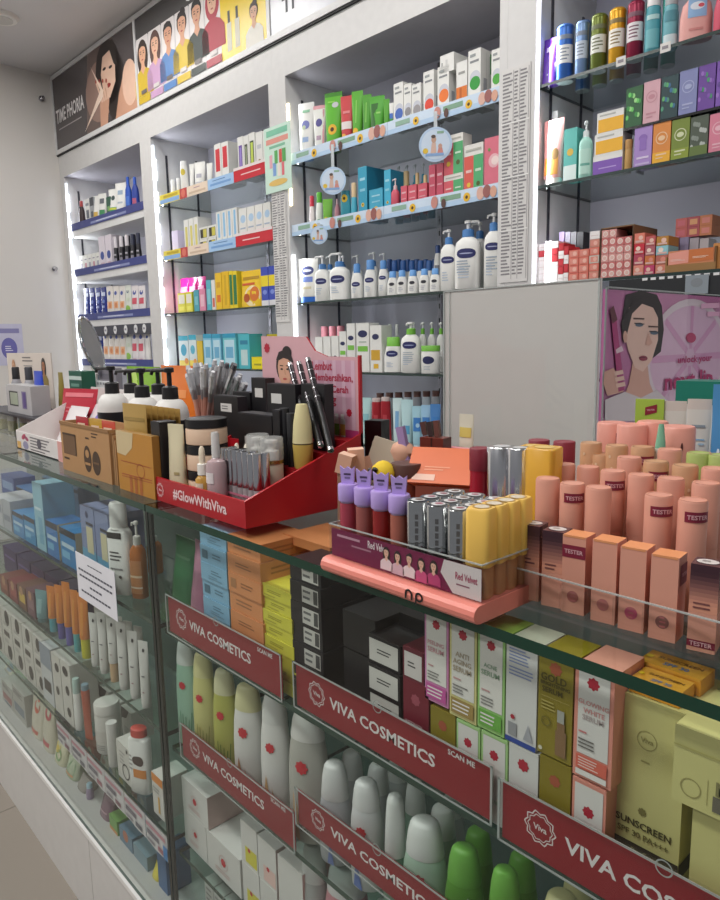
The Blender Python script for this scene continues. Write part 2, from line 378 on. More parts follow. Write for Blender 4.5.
NAMES = {'carton': ('carton', 'carton'), 'bottle': ('bottle', 'bottle'), 'tonic': ('bottle', 'bottle'), 'pump': ('pump_bottle', 'bottle'), 'tube': ('tube', 'tube'), 'pouch': ('pouch', 'pouch'), 'can': ('can', 'can'), 'jar': ('jar', 'jar'), 'dropper': ('dropper_bottle', 'bottle'), 'stick': ('lipstick', 'lipstick')}
def room_above(zb, W):                                    # free height under the shelf or counter top above
    L = (2.395, 2.001, 1.738, 1.438, 1.138) if W else ((1.0175, .8125, .605, .41) if True else ())
    return min([z-zb for z in L if z-zb > .02] or [9])-.002
def put(fn, px0, px1, py, desc, where, zb, Yf, W=False, group=None, name=None, cat=None, rz=None, d=None, order='x', Xr=None, h=None, key=None, tilt=None, **o):
    kind = fn.__name__; zm = zb
    if Xr: X0, X1 = Xr
    else: X0, X1 = U(px0, Yf, zm, W), U(px1, Yf, zm, W)
    xc = (X0+X1)/2
    if kind in ROUND:
        k = o.get('k', DK[kind]); ax, ay = (WX, WY) if W else (CX_, CY_)
        v = ax*xc+ay*Yf-CAM; v.z = 0; v.normalize(); cphi = abs(v.dot(ay)); sphi = math.sqrt(1-cphi**2)
        rx = (X1-X0)/2*cphi/math.sqrt(cphi**2+(k*sphi)**2) if not Xr else (X1-X0)/2
        yc = Yf+rx*k; xc = U((px0+px1)/2, yc, zm, W) if not Xr else xc; w = rx*2*(1.18 if kind == 'tube' else 1.)
        hh = min(h or V(py, xc, yc, W)-zb, room_above(zb, W))
        parts = fn(w, hh, **o)
    else:
        w = (X1-X0)*.985; dd = d or w; yc = Yf+dd/2; hh = min(h or V(py, xc, Yf, W)-zb, room_above(zb, W))
        parts = fn(w, hh, dd, **o)
    nm, ct = NAMES[kind]
    ob = thing(name or nm, None, cat or ct, parts, (xc, yc, zb), rz if rz is not None else (.4 if kind in ROUND else 0.), W, group, rot=tilt)
    pend(ob, desc, where, order, key); return ob
HMAX = {}
def row(where, group, zb, Yf, W, items):
    for it in items:
        fn, a, b, py, desc = it[:5]; o = dict(it[5]) if len(it) > 5 else {}
        put(fn, a, b, py, desc, o.pop('where', where), zb+o.pop('dz', 0.)+.0006, Yf+o.pop('dy', 0.), W, o.pop('group', group), **o)

# ---------------------------------------------------------------- printed people (generic)
def portrait(b, fr, u, v, s, skin, hair, shirt, kind='long', l=2, tilt=0.):
    """s = head height; (u, v) = chin level centre"""
    sk, hr, st = m(skin, .5), m(hair, .5), m(shirt, .5); E = b.ell
    if kind == 'scarf': E(fr, u, v+.42*s, .56*s, .72*s, st, l)
    elif kind == 'long': E(fr, u, v+.3*s, .56*s, .86*s, hr, l)
    elif kind == 'bun': E(fr, u+.12*s, v+1.0*s, .24*s, .2*s, hr, l); E(fr, u, v+.58*s, .45*s, .5*s, hr, l)
    else: E(fr, u, v+.62*s, .43*s, .46*s, hr, l)
    b.poly(fr, [(u-.95*s, v-1.5*s), (u+.95*s, v-1.5*s), (u+.92*s, v-.65*s), (u+.6*s, v-.35*s), (u+.2*s, v-.2*s), (u-.2*s, v-.2*s), (u-.6*s, v-.35*s), (u-.92*s, v-.65*s)], st, l+.4)
    if kind != 'scarf': b.poly(fr, [(u-.17*s, v-.1*s), (u-.26*s, v-.24*s), (u, v-.5*s), (u+.26*s, v-.24*s), (u+.17*s, v-.1*s), (u+.17*s, v+.15*s), (u-.17*s, v+.15*s)], sk, l+.7)
    b.poly(fr, [(u+x*s, v+y*s) for x, y in ((-.16, .03), (0, -.01), (.16, .03), (.29, .2), (.35, .45), (.35, .68), (.26, .88), (0, .96), (-.26, .88), (-.35, .68), (-.35, .45), (-.29, .2))], sk, l+1)
    if kind != 'scarf':
        b.poly(fr, [(u+x*s, v+y*s) for x, y in ((-.37, .55), (-.3, .76), (-.05, .84), (.18, .8), (.33, .7), (.37, .52), (.42, .78), (.28, 1.02), (0, 1.09), (-.28, 1.02), (-.42, .8))], hr, l+1.4)
    dk, lp = m('2a1c18', .5), m('b5554f', .5)
    for q in (-1, 1):
        E(fr, u+q*.15*s, v+.5*s, .065*s, .03*s, dk, l+1.6); b.line(fr, (u+q*.07*s, v+.6*s), (u+q*.24*s, v+.61*s), .028*s, dk, l+1.6)
    b.line(fr, (u, v+.48*s), (u+.03*s, v+.33*s), .03*s, m('b98565', .5), l+1.5); E(fr, u, v+.2*s, .1*s, .035*s, lp, l+1.6)



# ================================================================ the room
b = MB(); b.box(-5.05, 2.6, -2.6, 2.6, -.05, 0, m('8f877d', .4, sc=3))
for i in range(18):
    x = -5.0+i*.6
    if x < 2.6: b.box(x-.002, x+.002, -2.6, .5, 0, .0006, m('7d776e', .6))
for i in range(6): b.box(-5.05, 2.6, -2.4+i*.6-.002, -2.4+i*.6+.002, 0, .0006, m('7d776e', .6))
struct('floor', b)
struct('ceiling', MB().box(-5.6, 2.6, -2.6, 3.0, 3.05, 3.12, m('d3d1d2', .7, sc=2)))
struct('wall_left', MB().box(-5.08, -4.965, -2.6, 2.6, 0, 3.05, m('dcd8d3', .55, sc=2)), W=True)
struct('wall_back', MB().box(-5.1, 2.4, 2.42, 2.5, 0, 3.05, m('c6c5ca', .6, sc=2)), W=True)
b = MB(); b.loft([(3.03, .075, .075), (3.045, .085, .085), (3.05, .085, .085)], WHITE, 24)
g = MB(); g.loft([(3.026, .055, .055), (3.032, .055, .055)], m('c8c6c2', .3), 20)
thing('ceiling_downlight', 'round white downlight set into the ceiling', 'ceiling light', [('trim_ring', b), ('diffuser', g)], (*Z2(2, 20, 3.03), 0))
b = MB(); b.rod((0, 0, 0), (.012, 0, 0), .018, CHROME, 14); b.rod((.012, 0, 0), (.035, 0, 0), .006, CHROME, 10); b.rod((.035, 0, 0), (.04, 0, 0), .011, CHROME, 12)
def wall_pt(px, py):
    r = CF+CR*((px-360)/FPX)+CU*((450-py)/FPX); t = (-4.965-CAM.dot(WX))/r.dot(WX); p = CAM+r*t; return p.dot(WX), p.dot(WY), p.z
for (px, py, lb) in ((41, 99, 'small metal wall stud high on the plain white wall'), (54, 269, 'small metal wall stud halfway up the plain white wall')):
    x, y, z = wall_pt(px, py); thing('wall_stud', lb, 'stud', [(None, b.mesh('wall_stud'))], (-4.9648, y, z), W=True, group='wall studs')
# small sheet on the left wall
x, y, z = wall_pt(4, 344)
b = MB(); b.box(0, .002, -.16, .12, -.14, .13, m('c9c7de', .6)); fr = fside(.002)
b.ell(fr, .03, -.03, .05, .07, m('6f6cb0', .6), 1); lines(b, fr, .005, -.05, .055, -.01, 3, m('e8e6f4'), 2); b.rect(fr, -.13, .07, .1, .1, m('8d8ab8'), 1)
thing('wall_notice', 'pale lilac notice fixed to the plain white wall', 'notice', [(None, b)], (-4.9648, y, z), W=True)

# ================================================================ shelf wall: four cabinets, header and banners
BAYS = [(-4.90, -3.823), (-3.697, -2.623), (-2.504, -1.407), (-1.275, -.17)]
UPR = [(-4.9645, -4.90), (-3.823, -3.697), (-2.623, -2.504), (-1.407, -1.275), (-.17, -.05)]
SH = [2.05, 1.752, 1.452, 1.152, .852]
YS, YB, YR = 2.015, 2.365, 2.03
INN = m('bcb9c5', .45, sc=6)
def LEDM(h, e): return m(h, .5, em=e, n=0)
BAYN = ['white shelf cabinet beside the plain left wall, blue edge strips', 'white shelf cabinet with red and yellow edge strips', 'white shelf cabinet with pale blue edge strips and lotion bottles', 'white shelf cabinet holding coloured cans and sheet mask boxes']
for i, (x0, x1) in enumerate(BAYS):
    P = []
    P.append(('back_panel', MB().box(x0-.01, x1+.01, YB, YB+.02, 0, 2.5, INN)))
    ul, ur = UPR[i], UPR[i+1]
    b = MB().box(ul[0] if i == 0 else ul[0]+.0305, x0, 2.0, YB+.02, 0, 2.54, LAM); P.append(('side_panel', b))
    b = MB().box(x1, ur[0]+.03 if i < 3 else ur[1], 2.0, YB+.02, 0, 2.54, LAM); P.append(('side_panel', b))
    P.append(('top_panel', MB().box(x0, x1, 2.0, YB, 2.40, 2.54, LAM, bottom=m('b4b2ba', .5))))
    P.append(('plinth', MB().box(x0, x1, 2.0, YB, 0, .55, LAM)))
    for z in SH:
        if i == 0: s = MB().box(x0+.002, x1-.002, YS, YB, z-.045, z, m('e4e4e4', .35))
        else: s = MB().box(x0+.002, x1-.002, YS, YB, z-.009, z, SHELFW, front=m('33423f', .2), left=EDGEK, right=EDGEK)
        P.append(('shelf', s))
    s = MB()                                              # slotted uprights that carry the shelves
    for xx, yy in ((x0+.0015, 2.09), (x0+.0015, 2.28)):
        s.box(x0, x0+.003, yy-.006, yy+.006, .6, 2.32, m('55555c', .4, .6))
        for j in range(28): s.box(x0+.003, x0+.0036, yy-.002, yy+.002, .64+j*.06, .66+j*.06, BLACK)
    s.box((x0+x1)/2-.012, (x0+x1)/2+.012, YB-.003, YB, .6, 2.39, m('9b99a2', .4, .5))
    for j in range(30): s.box((x0+x1)/2-.003, (x0+x1)/2+.003, YB-.004, YB-.003, .63+j*.06, .65+j*.06, BLACK)
    P.append(('shelf_standard', s))
    led = MB()
    if i == 2:
        for zz in (2.19, 2.03, 1.87): led.box(x0+.001, x0+.011, 2.004, 2.012, zz, zz+.10, LEDM('fff3cf', 3.5))
        led.box(x0+.001, x0+.016, 2.004, 2.014, .9, 1.66, LEDM('f4f8ff', 3))
    elif i == 3: led.box(x0+.001, x0+.009, 2.004, 2.012, .9, 2.39, LEDM('f4f6ff', 2.2))
    else:
        led.box(x0+.001, x0+.012, 2.004, 2.014, .7, 2.36, LEDM('dde6f2', 2.0))
        for j in range(9): led.box(x0+.0005, x0+.021, 2.003, 2.016, .8+j*.172, .8+j*.172+.11, LEDM('f2f7ff', 4.5))
    P.append(('led_strip', led, 'glowing white light strip'))
    thing('display_cabinet', BAYN[i], 'cabinet', P, W=True)
# real light of the led strips
for i, (x0, x1) in enumerate(BAYS):
    l = bpy.data.lights.new('led_light', 'AREA'); l.shape = 'RECTANGLE'; l.size = .03; l.size_y = 1.5; l.energy = 3.6 if i < 2 else (3.0 if i == 3 else 1.5); l.color = (.93, .96, 1)
    o = bpy.data.objects.new('led_light', l); COL.objects.link(o); p = WX*(x0+.03)+WY*2.03; o.location = (p.x, p.y, 1.6); o.rotation_euler = (PI/2, 0, -PI/2+.5+DW)
b = MB(); b.box(-4.9645, .2, 2.0, 2.39, 2.548, 3.05, m('cfced0', .5)); struct('trim_1', b, W=True)
struct('trim_2', MB().box(-4.9645, .2, 1.99, 2.3, 2.5405, 2.5478, m('1c1c1e', .5)), W=True)
b = MB()
for z0, z1 in ((2.548, 2.575), (3.015, 3.04)): b.box(-4.9645, .2, 1.985, 1.9995, z0, z1, m('dcdcdc', .35))
for xx in (-4.955, -3.782, -2.59): b.box(xx-.009, xx+.012, 1.985, 1.9995, 2.575, 3.015, m('dcdcdc', .35))
struct('trim_3', b, W=True)
# banner 1
def banner(label, x0, x1, col, fn):
    w, h = x1-x0, .44; b = MB(); b.box(-w/2, w/2, 1.99, 1.9995, 0, h, m(col, .25)); fn(b, ffront(1.99, 0, 0, .0008), w, h)
    thing('banner', label, 'banner', [(None, b)], ((x0+x1)/2, 0, 2.575), W=True)
def bn1(b, fr, w, h):
    b.poly(fr, [(-.1, .0), (.1, .0), (.32, .44), (-.02, .44)], m('6b5a55', .4), 1); b.ell(fr, .12, .2, .2, .17, m('9a7d72', .4), 1.3)
    hair = m('2c2422', .4); sk = m('c9997f', .4); sk2 = m('e3bda6', .4)
    b.ell(fr, .24, .27, .16, .18, hair, 1.6, rot=.3); b.ell(fr, .33, .16, .12, .2, hair, 1.6)
    b.poly(fr, [(.3, 0), (.59, 0), (.59, .2), (.52, .26), (.42, .2), (.36, .12)], sk, 2); b.ell(fr, .5, .15, .09, .12, sk2, 2.3)
    b.poly(fr, [(.17, .16), (.25, .13), (.33, .2), (.34, .31), (.28, .4), (.19, .38), (.15, .28)], sk2, 2.6)
    b.poly(fr, [(.13, .36), (.24, .43), (.35, .38), (.37, .26), (.32, .3), (.28, .38), (.2, .37)], hair, 3)
    b.ell(fr, .2, .3, .022, .008, hair, 3.2); b.ell(fr, .28, .29, .022, .008, hair, 3.2); b.ell(fr, .24, .2, .03, .012, m('9c3b35'), 3.2)
    b.poly(fr, [(.1, .0), (.2, .0), (.24, .13), (.2, .2), (.12, .16)], sk, 3.4)
    for k in range(4): b.line(fr, (.15+.025*k, .13), (.08+.045*k, .26-.01*k), .02, sk2, 3.6); b.ell(fr, .08+.045*k, .262-.01*k, .01, .012, m('a23c30'), 3.9)
    b.poly(fr, [(-.12, .02), (.16, .16), (.17, .19), (.02, .36), (.13, .2)], m('f3d9c6', .4), 4)
    b.poly(fr, [(-.08, .06), (.15, .155), (.16, .165)], m('f6e8dc', .4), 4.2)
    b.txt(fr, -.33, .2, .44, 'TIME PHORIA', m('e6e2e2', .4), 2, h=.085); b.rect(fr, -.52, .115, -.16, .122, m('a9a2a2'), 2)
banner('dark beauty banner with white lettering and a woman with raised hand', -4.942, -3.793, '554f50', bn1)
def bn2(b, fr, w, h):
    b.rect(fr, -w/2, .33, w*.2, h, m('4a4848', .4), 1); b.txt(fr, .0, .375, .12, 'CO', m('e5e5e5'), 2, h=.05)
    b.rect(fr, w*.2, 0, w/2, h, m('f0cf00', .3), 1)
    P = [('e0ac8c', '3a2a24', 'd3b437', 'long'), ('e4b598', '5b3a33', 'c9a0c4', 'long'), ('d8a183', '241d1c', '5f8ac4', 'short'), ('dca687', '2c211f', 'dcbf45', 'bun'), ('d9a385', '1d1919', '2f3b36', 'short'), ('e5b79b', 'a23141', 'b33546', 'scarf')]
    for i, (s, hh, st, k) in enumerate(P):
        u = -w/2+.062+i*.138; b.rect(fr, u-.064, .005, u+.064, .335, m('e9e3e2', .4), 1.5)
        portrait(b, fr, u, .2+.006*i, .105, s, hh, st, k, 2.5); b.rect(fr, u-.064, .005, u+.064, .04, m(st, .4), 5.2); b.rect(fr, u-.03, .05, u+.03, .07, m('d8d2d0' if i % 2 else '6f6765', .4), 6)
    b.txt(fr, w*.36, .35, .3, '#Teman', m('3c3a2a'), 2, h=.05); b.rect(fr, w*.23, .26, w*.45, .30, m('f4efdd'), 2)
    for u in (.26, .315): b.rect(fr, w*u-.018, .03, w*u+.018, .15, m('d9d6c4'), 2); b.rect(fr, w*u-.009, .15, w*u+.009, .2, m('33312a'), 2)
    portrait(b, fr, w*.425, .1, .07, 'e4b598', '3a2a24', 'efece2', 'bun', 2.5)
banner('banner with six portraits side by side and a yellow end panel', -3.767, -2.605, 'e2dedf', bn2)
def bn3(b, fr, w, h):
    b.txt(fr, -w/2+.12, .09, .08, 'TI', m('4a4d55'), 1, h=.06); b.rect(fr, -w/2+.06, .12, w/2-.1, .13, m('b9bdc6'), 1); b.rect(fr, w/2-.5, .16, w/2-.1, .4, m('b9c9dc'), 1)
banner('pale grey white banner at the right end of the header', -2.575, -1.35, 'dfe1e8', bn3)

# edge strips of the shelves -------------------------------------------------
def strip(name, label, x0, x1, zi, col, deco, h=.045, W=True, group=None, lo=-.012):
    w = x1-x0; b = MB(); b.box(-w/2, w/2, 0, .004, lo, h+lo, m(col, .4)); paint(b, ffront(0, 0, lo, .0007), w, h, deco)
    thing(name, label, 'shelf strip', [(None, b)], ((x0+x1)/2, 2.0095, SH[zi]), W=W, group=group)
pos = ['top', 'second', 'third', 'fourth']
for zi in range(4):
    x0, x1 = BAYS[0]
    strip('shelf_strip', f'dark blue edge strip on the {pos[zi]} shelf of the far-left cabinet', x0+.03, x1-.005, zi, '3a4488', (('r', -.2, .2, .28, .5, '8f98c6'), ('w', -.12, .25, .2, .48, 1, 'dfe3f4')), .045, group='blue shelf strips', lo=-.004)
for zi in range(2):
    w0 = {0: 'upper', 1: 'lower'}[zi]
    pts = [U(p, 2.01, SH[zi], True) for p in ((160, 180, 187, 208, 234, 272) if zi == 0 else (164, 181, 188, 209, 236, 273))]
    spec = [('yellow and blue', 'f0df5a', (('r', -.48, .05, .48, .48, '8fb7e8'), ('r', -.3, .6, .4, .85, 'c9b030'))), ('small red', 'c84a4a', (('e', 0, .5, .3, .3, 'e07a6a'),)), ('cream', 'efdcc8', (('r', -.4, .2, .4, .4, 'd7bfa6'), ('w', -.15, .6, .15, .78, 1, 'b08a9a'))), ('light blue', 'a9cdf2', (('r', -.4, .3, .4, .5, '7aa6dc'), ('w', -.3, .66, .3, .82, 1, '4d7ab8'))), ('red', 'cf2434', (('w', -.3, .3, .3, .5, 1, 'f2d6d6'), ('r', -.5, .8, .5, 1, 'efe3e3')))]
    for k in range(5):
        strip('shelf_strip', f'{spec[k][0]} edge strip on the {w0} shelf of the second cabinet', pts[k], pts[k+1]-.002, zi, spec[k][1], spec[k][2], .05 if k < 4 else .062, group='coloured shelf strips')
sun = lambda u: (('e', u, .42, .028, .028, 'e9b92c'), ('e', u, .42, .011, .011, '4a3010'))
for zi in range(2):
    w0 = {0: 'top', 1: 'second'}[zi]; x0, x1 = BAYS[2]; xm = U(388 if zi == 0 else 384, 2.01, SH[zi], True)
    for k, (a, c) in enumerate(((x0+.003, xm-.002), (xm, x1-.003))):
        dc = (('r', -.5, .0, .5, .35, 'b4d0ec'), ('r', .03, .45, .2, .8, '7fa58c'), ('r', -.42, .45, -.28, .8, '8fb4a0'))+sun(.25)+sun(-.22)+(('e', .36, .5, .03, .04, 'dcb0a0'), ('e', .41, .55, .03, .04, '9a5d58'), ('e', .46, .45, .025, .035, 'd9a58e'), ('e', -.02, .5, .03, .04, 'c98a80'), ('e', .06, .3, .02, .03, '5a3a35'))
        strip('shelf_strip', f'{"left" if k == 0 else "right"} pale blue sunflower edge strip on the {w0} shelf of the lotion cabinet', a, c, zi, 'cfe0f2', dc, .047, group='pale blue shelf strips')
# round wobblers
def wob(px, py, r_px, zi, lb):
    X = U(px, 1.985, 1.8, True); Zc = V(py, X, 1.985, True); r = r_px/FPX*2.9; X = U(px, 1.985, Zc, True)
    b = MB(); b.prism([(r*math.cos(2*PI*i/28), r*math.sin(2*PI*i/28)) for i in range(28)], -.001, .001, m('bcd4ee', .4), m('e6ebf0'))
    fr = ffront(-.001, k=.0006); b.ell(fr, 0, 0, r*.86, r*.86, m('d2e2f4', .4), 1)
    b.ell(fr, -.1*r, .28*r, .15*r, .2*r, m('caa28c'), 2); b.ell(fr, -.12*r, .45*r, .14*r, .1*r, m('5a4740'), 2.5); b.poly(fr, [(-.3*r, -.5*r), (.05*r, -.5*r), (.02*r, .1*r), (-.22*r, .1*r)], m('d9b7a8'), 2)
    b.ell(fr, .28*r, -.12*r, .12*r, .15*r, m('d0a18c'), 2); b.poly(fr, [(.1*r, -.55*r), (.48*r, -.55*r), (.4*r, -.2*r), (.18*r, -.2*r)], m('d88f86'), 2)
    b.rect(fr, -.6*r, -.66*r, .5*r, -.5*r, m('8aaedb'), 2.6); b.ell(fr, -.6*r, -.35*r, .16*r, .16*r, m('e6c23a'), 2.6); b.rect(fr, .1*r, .6*r, .5*r, .74*r, m('8fb59c'), 2)
    t = MB(); t.box(-.006, .006, .0012, .0028, r*.8, max(SH[zi]-Zc+.01, r+.012), m('dfe6ea', .2, a=.7)); t.rod((.012, .02, max(SH[zi]-Zc, r+.004)), (0, .002, max(SH[zi]-Zc, r+.004)), .003, m('dfe6ea', .2, a=.7), 6)
    thing('shelf_wobbler', lb, 'shelf tag', [('disc', b), ('stem', t)], (X, 1.985, Zc), .62, W=True, group='round shelf wobblers')
wob(333, 181, 13, 0, 'round blue shelf tag hanging above the teal cartons'); wob(435.5, 144.5, 14, 0, 'round blue shelf tag hanging above the pink and green cartons')
wob(319, 235, 9, 1, 'round blue shelf tag hanging above the left end of the lotions')

# papers on the uprights -----------------------------------------------------
def paper(label, name, cat, px0, px1, pt, pb, Y, fn, col='dcdad8', W=True):
    z = 1.8; x0, x1 = U(px0, Y, z, W), U(px1, Y, z, W); xc = (x0+x1)/2; z1 = V(pt, xc, Y, W); z0 = V(pb, xc, Y, W)
    x0, x1 = U(px0, Y, (z0+z1)/2, W), U(px1, Y, (z0+z1)/2, W); xc = (x0+x1)/2
    w, h = x1-x0, z1-z0; b = MB(); b.box(-w/2, w/2, -.0012, .0008, 0, h, m(col, .6)); fn(b, ffront(-.0012, k=.0006), w, h)
    return thing(name, label, cat, [(None, b)], (xc, Y, z0), W=W)
def plist(b, fr, w, h):
    q = random.Random(3); n = int(h/.011); ink = m('8b898c', .7)
    for i in range(n):
        v = h-.02-i*.011
        if v < .02: break
        for u0, u1 in ((-.46, -.1), (-.05, .12), (.16, .42)):
            e = u1-(u1-u0)*q.uniform(0, .5); b.rect(fr, u0*w, v, e*w, v+.005, ink, 1)
    for u in (-.08, .14, .45): b.line(fr, (u*w, .01), (u*w, h-.01), .0015, ink, 1)
    for k in range(1, 4): b.rect(fr, -w/2, h*k/4-.002, w/2, h*k/4+.002, m('efeeec'), 1.5)
paper('long printed price list taped to the wide upright', 'price_list', 'paper', 501, 529, 66, 282, 1.998, plist)
paper('narrow price list taped to the upright below the green leaflet', 'price_list', 'paper', 274, 288, 190, 322, 1.998, plist)
def leaf(b, fr, w, h):
    b.rect(fr, -.4*w, .86*h, .4*w, .95*h, m('7fc7a8'), 1); b.rect(fr, -.42*w, .74*h, .42*w, .82*h, m('e29a8c'), 1); b.rect(fr, -.3*w, .67*h, .3*w, .71*h, m('7fbf9f'), 1)
    for u, v, c, s in ((-.25, .45, 'e7aebb', .09), (-.05, .5, '5dae5f', .1), (.12, .5, 'd95a4e', .09), (.25, .5, '5aa85a', .11), (-.12, .32, '7fa5dd', .1), (.05, .3, 'efe4d8', .09), (.2, .3, 'e2707c', .08)): b.rect(fr, (u-s*.6)*w, v*h-.02, (u+s*.6)*w, v*h+.035, m(c), 1.4)
    b.ell(fr, 0, .14*h, .36*w, .05*h, m('e5c06a'), 1.6)
paper('mint green product leaflet taped to the upright between the cabinets', 'leaflet', 'leaflet', 265, 291, 126, 192, 1.992, leaf, 'cfeadb')

# ================================================================ goods on the shelf wall
# far-left cabinet
A = 'top shelf of the far-left cabinet'
row(A, 'bottles and tubes on the far-left top shelf', SH[0], YR, True, [
 (bottle, 80.5, 86, 201, 'black bottle with red cap and red foot', dict(col='3b2a2c', cap='b53a3a', k=.8, deco=(('r', -.5, 0, .5, .3, 'c24444'),))),
 (carton, 86.5, 91, 199, 'white carton with dark print', dict(d=.05, deco=(('r', -.3, .3, .3, .6, '555a66'), ('r', -.35, .75, .35, .85, '8a8f98')))),
 (carton, 91.2, 95, 197.5, 'grey carton with dark top', dict(d=.05, col='9fa3a8', deco=(('r', -.5, .7, .5, 1, '3e4248'), ('r', -.3, .3, .3, .5, '5a5f66')))),
 (tube, 95, 101, 196, 'white tube with yellow foot', dict(cap='e3b84a', deco=(('r', -.3, .1, .3, .35, 'd8b35a'),))),
 (tube, 101, 107.5, 193.5, 'white tube with dark green base print', dict(cap='3f6f55', deco=(('r', -.4, .0, .4, .35, '3f8f5a'), ('r', -.3, .6, .3, .8, '6a7078')))),
 (carton, 107.5, 111.5, 197, 'dark green carton', dict(d=.05, col='2f5f4c', deco=(('r', -.3, .4, .3, .6, '7fb56a'),))),
 (tube, 111.5, 119, 189, 'white tube with green waves', dict(cap='2f7f5f', deco=(('r', -.45, .0, .45, .3, '3f9a6a'), ('r', -.45, .2, .45, .28, 'cfd24a'), ('e', .05, .65, .2, .2, '4a5a5a')))),
 (tube, 119, 126.5, 183, 'tall white tube', dict(k=.5, deco=(('r', -.25, .3, .25, .36, 'b9c3cc'), ('r', -.25, .6, .25, .75, '9fb3c8')))),
 (bottle, 127, 133, 177, 'tall blue bottle', dict(col='2352b8', cap='2b5cc4', k=.7, capw=.4, deco=(('r', -.3, .3, .3, .6, '4a76cf'),))),
 (bottle, 133.5, 140, 177, 'tall blue bottle', dict(col='24419e', cap='2b5cc4', k=.7, capw=.4, deco=(('r', -.3, .3, .3, .5, 'b55a78'),))),
])
A = 'second shelf of the far-left cabinet'
row(A, 'small cartons on the far-left second shelf', SH[1], YR, True,
 [(carton, 81+4*i, 84.6+4*i, 256-i*.9, 'small white carton', dict(d=.03, deco=(('r', -.25, .3, .25, .6, 'c98f9a' if i % 2 else 'a9a6b4'), ('r', -.3, .75, .3, .8, '9a97a4')))) for i in range(5)]
 +[(carton, 100.5, 106.5, 236.5, 'tall white carton with blue oval', dict(d=.06, col='e2dae4', deco=(('e', 0, .45, .3, .3, '3a4f9a'), ('r', -.3, .15, .3, .25, 'd1b6c4')))), (carton, 107, 113, 235, 'tall white carton with blue oval', dict(d=.06, col='e2dae4', deco=(('e', 0, .45, .3, .3, '3a4f9a'), ('r', -.3, .15, .3, .25, 'd1b6c4'))))]
 +[(bottle, 115+5.6*i, 120+5.6*i, 237-1.0*i, 'dark bottle with white cap' if i < 3 else 'black roller bottle', dict(col='25242c', cap='dcd6dc' if i < 3 else '2d3148', capf=.34, capw=.85, deco=(('r', -.4, .3, .4, .5, '8a8794'), ('r', -.3, .62, .3, .7, 'b9b6c0')))) for i in range(5)]
 +[(bottle, 117+5.6*i, 121.5+5.6*i, 238-1.2*i, 'dark roller bottle', dict(where='back row, second shelf of far-left cabinet', dy=.1, col='1f1e26', cap='33303a', capf=.34, capw=.85)) for i in range(4)])
blue = lambda t: (('r', -.35, .72, .35, .84, 'c3cdea'), ('r', -.25, .35, .25, .42, '8f9fd4'), ('e', .1, .55, .2, .16, '5f78c4'))
org = (('e', 0, .78, .22, .16, '3a4fa0'), ('r', -.4, .3, .4, .52, 'e8b48a'), ('e', .1, .4, .2, .2, 'd98a5a'), ('r', -.4, .08, .4, .14, 'c9a58a'))
grn = (('e', 0, .8, .2, .14, '5a6a7a'), ('e', 0, .25, .4, .3, '8fc24a'), ('r', -.3, .5, .3, .6, 'c9d4c0'))
red = (('e', 0, .78, .25, .17, '33499a'), ('r', -.35, .4, .35, .6, 'd2566a'), ('r', -.3, .12, .3, .2, 'd9b4bc'))
for zi, w0, xs, yt in ((2, 'third', (84.5, 90, 96, 101.3), 288), (3, 'fourth', (93.5, 98), 331)):
    A = f'{w0} shelf of the far-left cabinet'; q = f'sachets on the far-left {w0} shelf'
    L = [(pouch, x, x+5.2, yt-.3*i, 'dark blue sachet', dict(d=.025, col='1f3186', deco=blue(0), cat='sachet', name='sachet')) for i, x in enumerate(xs)]
    if zi == 2: S_ = [(107, 113), (113.3, 119), (119.3, 125)]; G = (125.3, 131); R = [(131.5, 138), (138.3, 145)]
    else: S_ = [(103.5, 108.8), (109, 114.3), (114.5, 120), (120.2, 125.8)]; G = (126, 131.5); R = [(132, 138), (138.2, 144.5)]
    L += [(pouch, a, c, yt-2, 'white sachet with orange fruit print', dict(d=.025, col='e9e4de', deco=org, cat='sachet', name='sachet')) for a, c in S_]
    L += [(pouch, *G, yt-3, 'pale sachet with green leaf print', dict(d=.025, col='dfe4da', deco=grn, cat='sachet', name='sachet'))]
    L += [(pouch, a, c, yt-2.5, 'white sachet with red print', dict(d=.025, col='e8e2e4', deco=red, cat='sachet', name='sachet')) for a, c in R]
    if zi == 3: L += [(pouch, 145, 150, yt-1.5, 'plain white sachet', dict(d=.025, col='e8e6e4', cat='sachet', name='sachet', deco=(('e', 0, .8, .2, .15, '33499a'),)))]
    row(A, q, SH[zi], YR, True, L)
for px in (90, 104, 113.5, 124, 134, 142.5):             # round price discs under the third shelf
    b = MB(); b.prism([(.022*math.cos(2*PI*i/20), .026*math.sin(2*PI*i/20)) for i in range(20)], 0, .002, m('e8e8ea', .5)); b.rect(ffront(0, k=.001), -.012, -.006, .012, .006, m('9a9aa8'), 1)
    X = U(px, 2.0, SH[2]-.05, True)
    ob = thing('price_disc', None, 'price tag', [(None, b)], (X, 2.0082, SH[2]-.075), W=True, group='round price discs'); pend(ob, 'round white price disc', 'below the third shelf of the far-left cabinet')
b = MB(); b.box(BAYS[0][0]+.01, BAYS[0][1]-.01, 2.0105, 2.0145, SH[2]-.11, SH[2]-.0455, m('454650', .5)); thing('price_rail', 'dark rail carrying round price discs below the third shelf', 'price rail', [(None, b)], W=True)

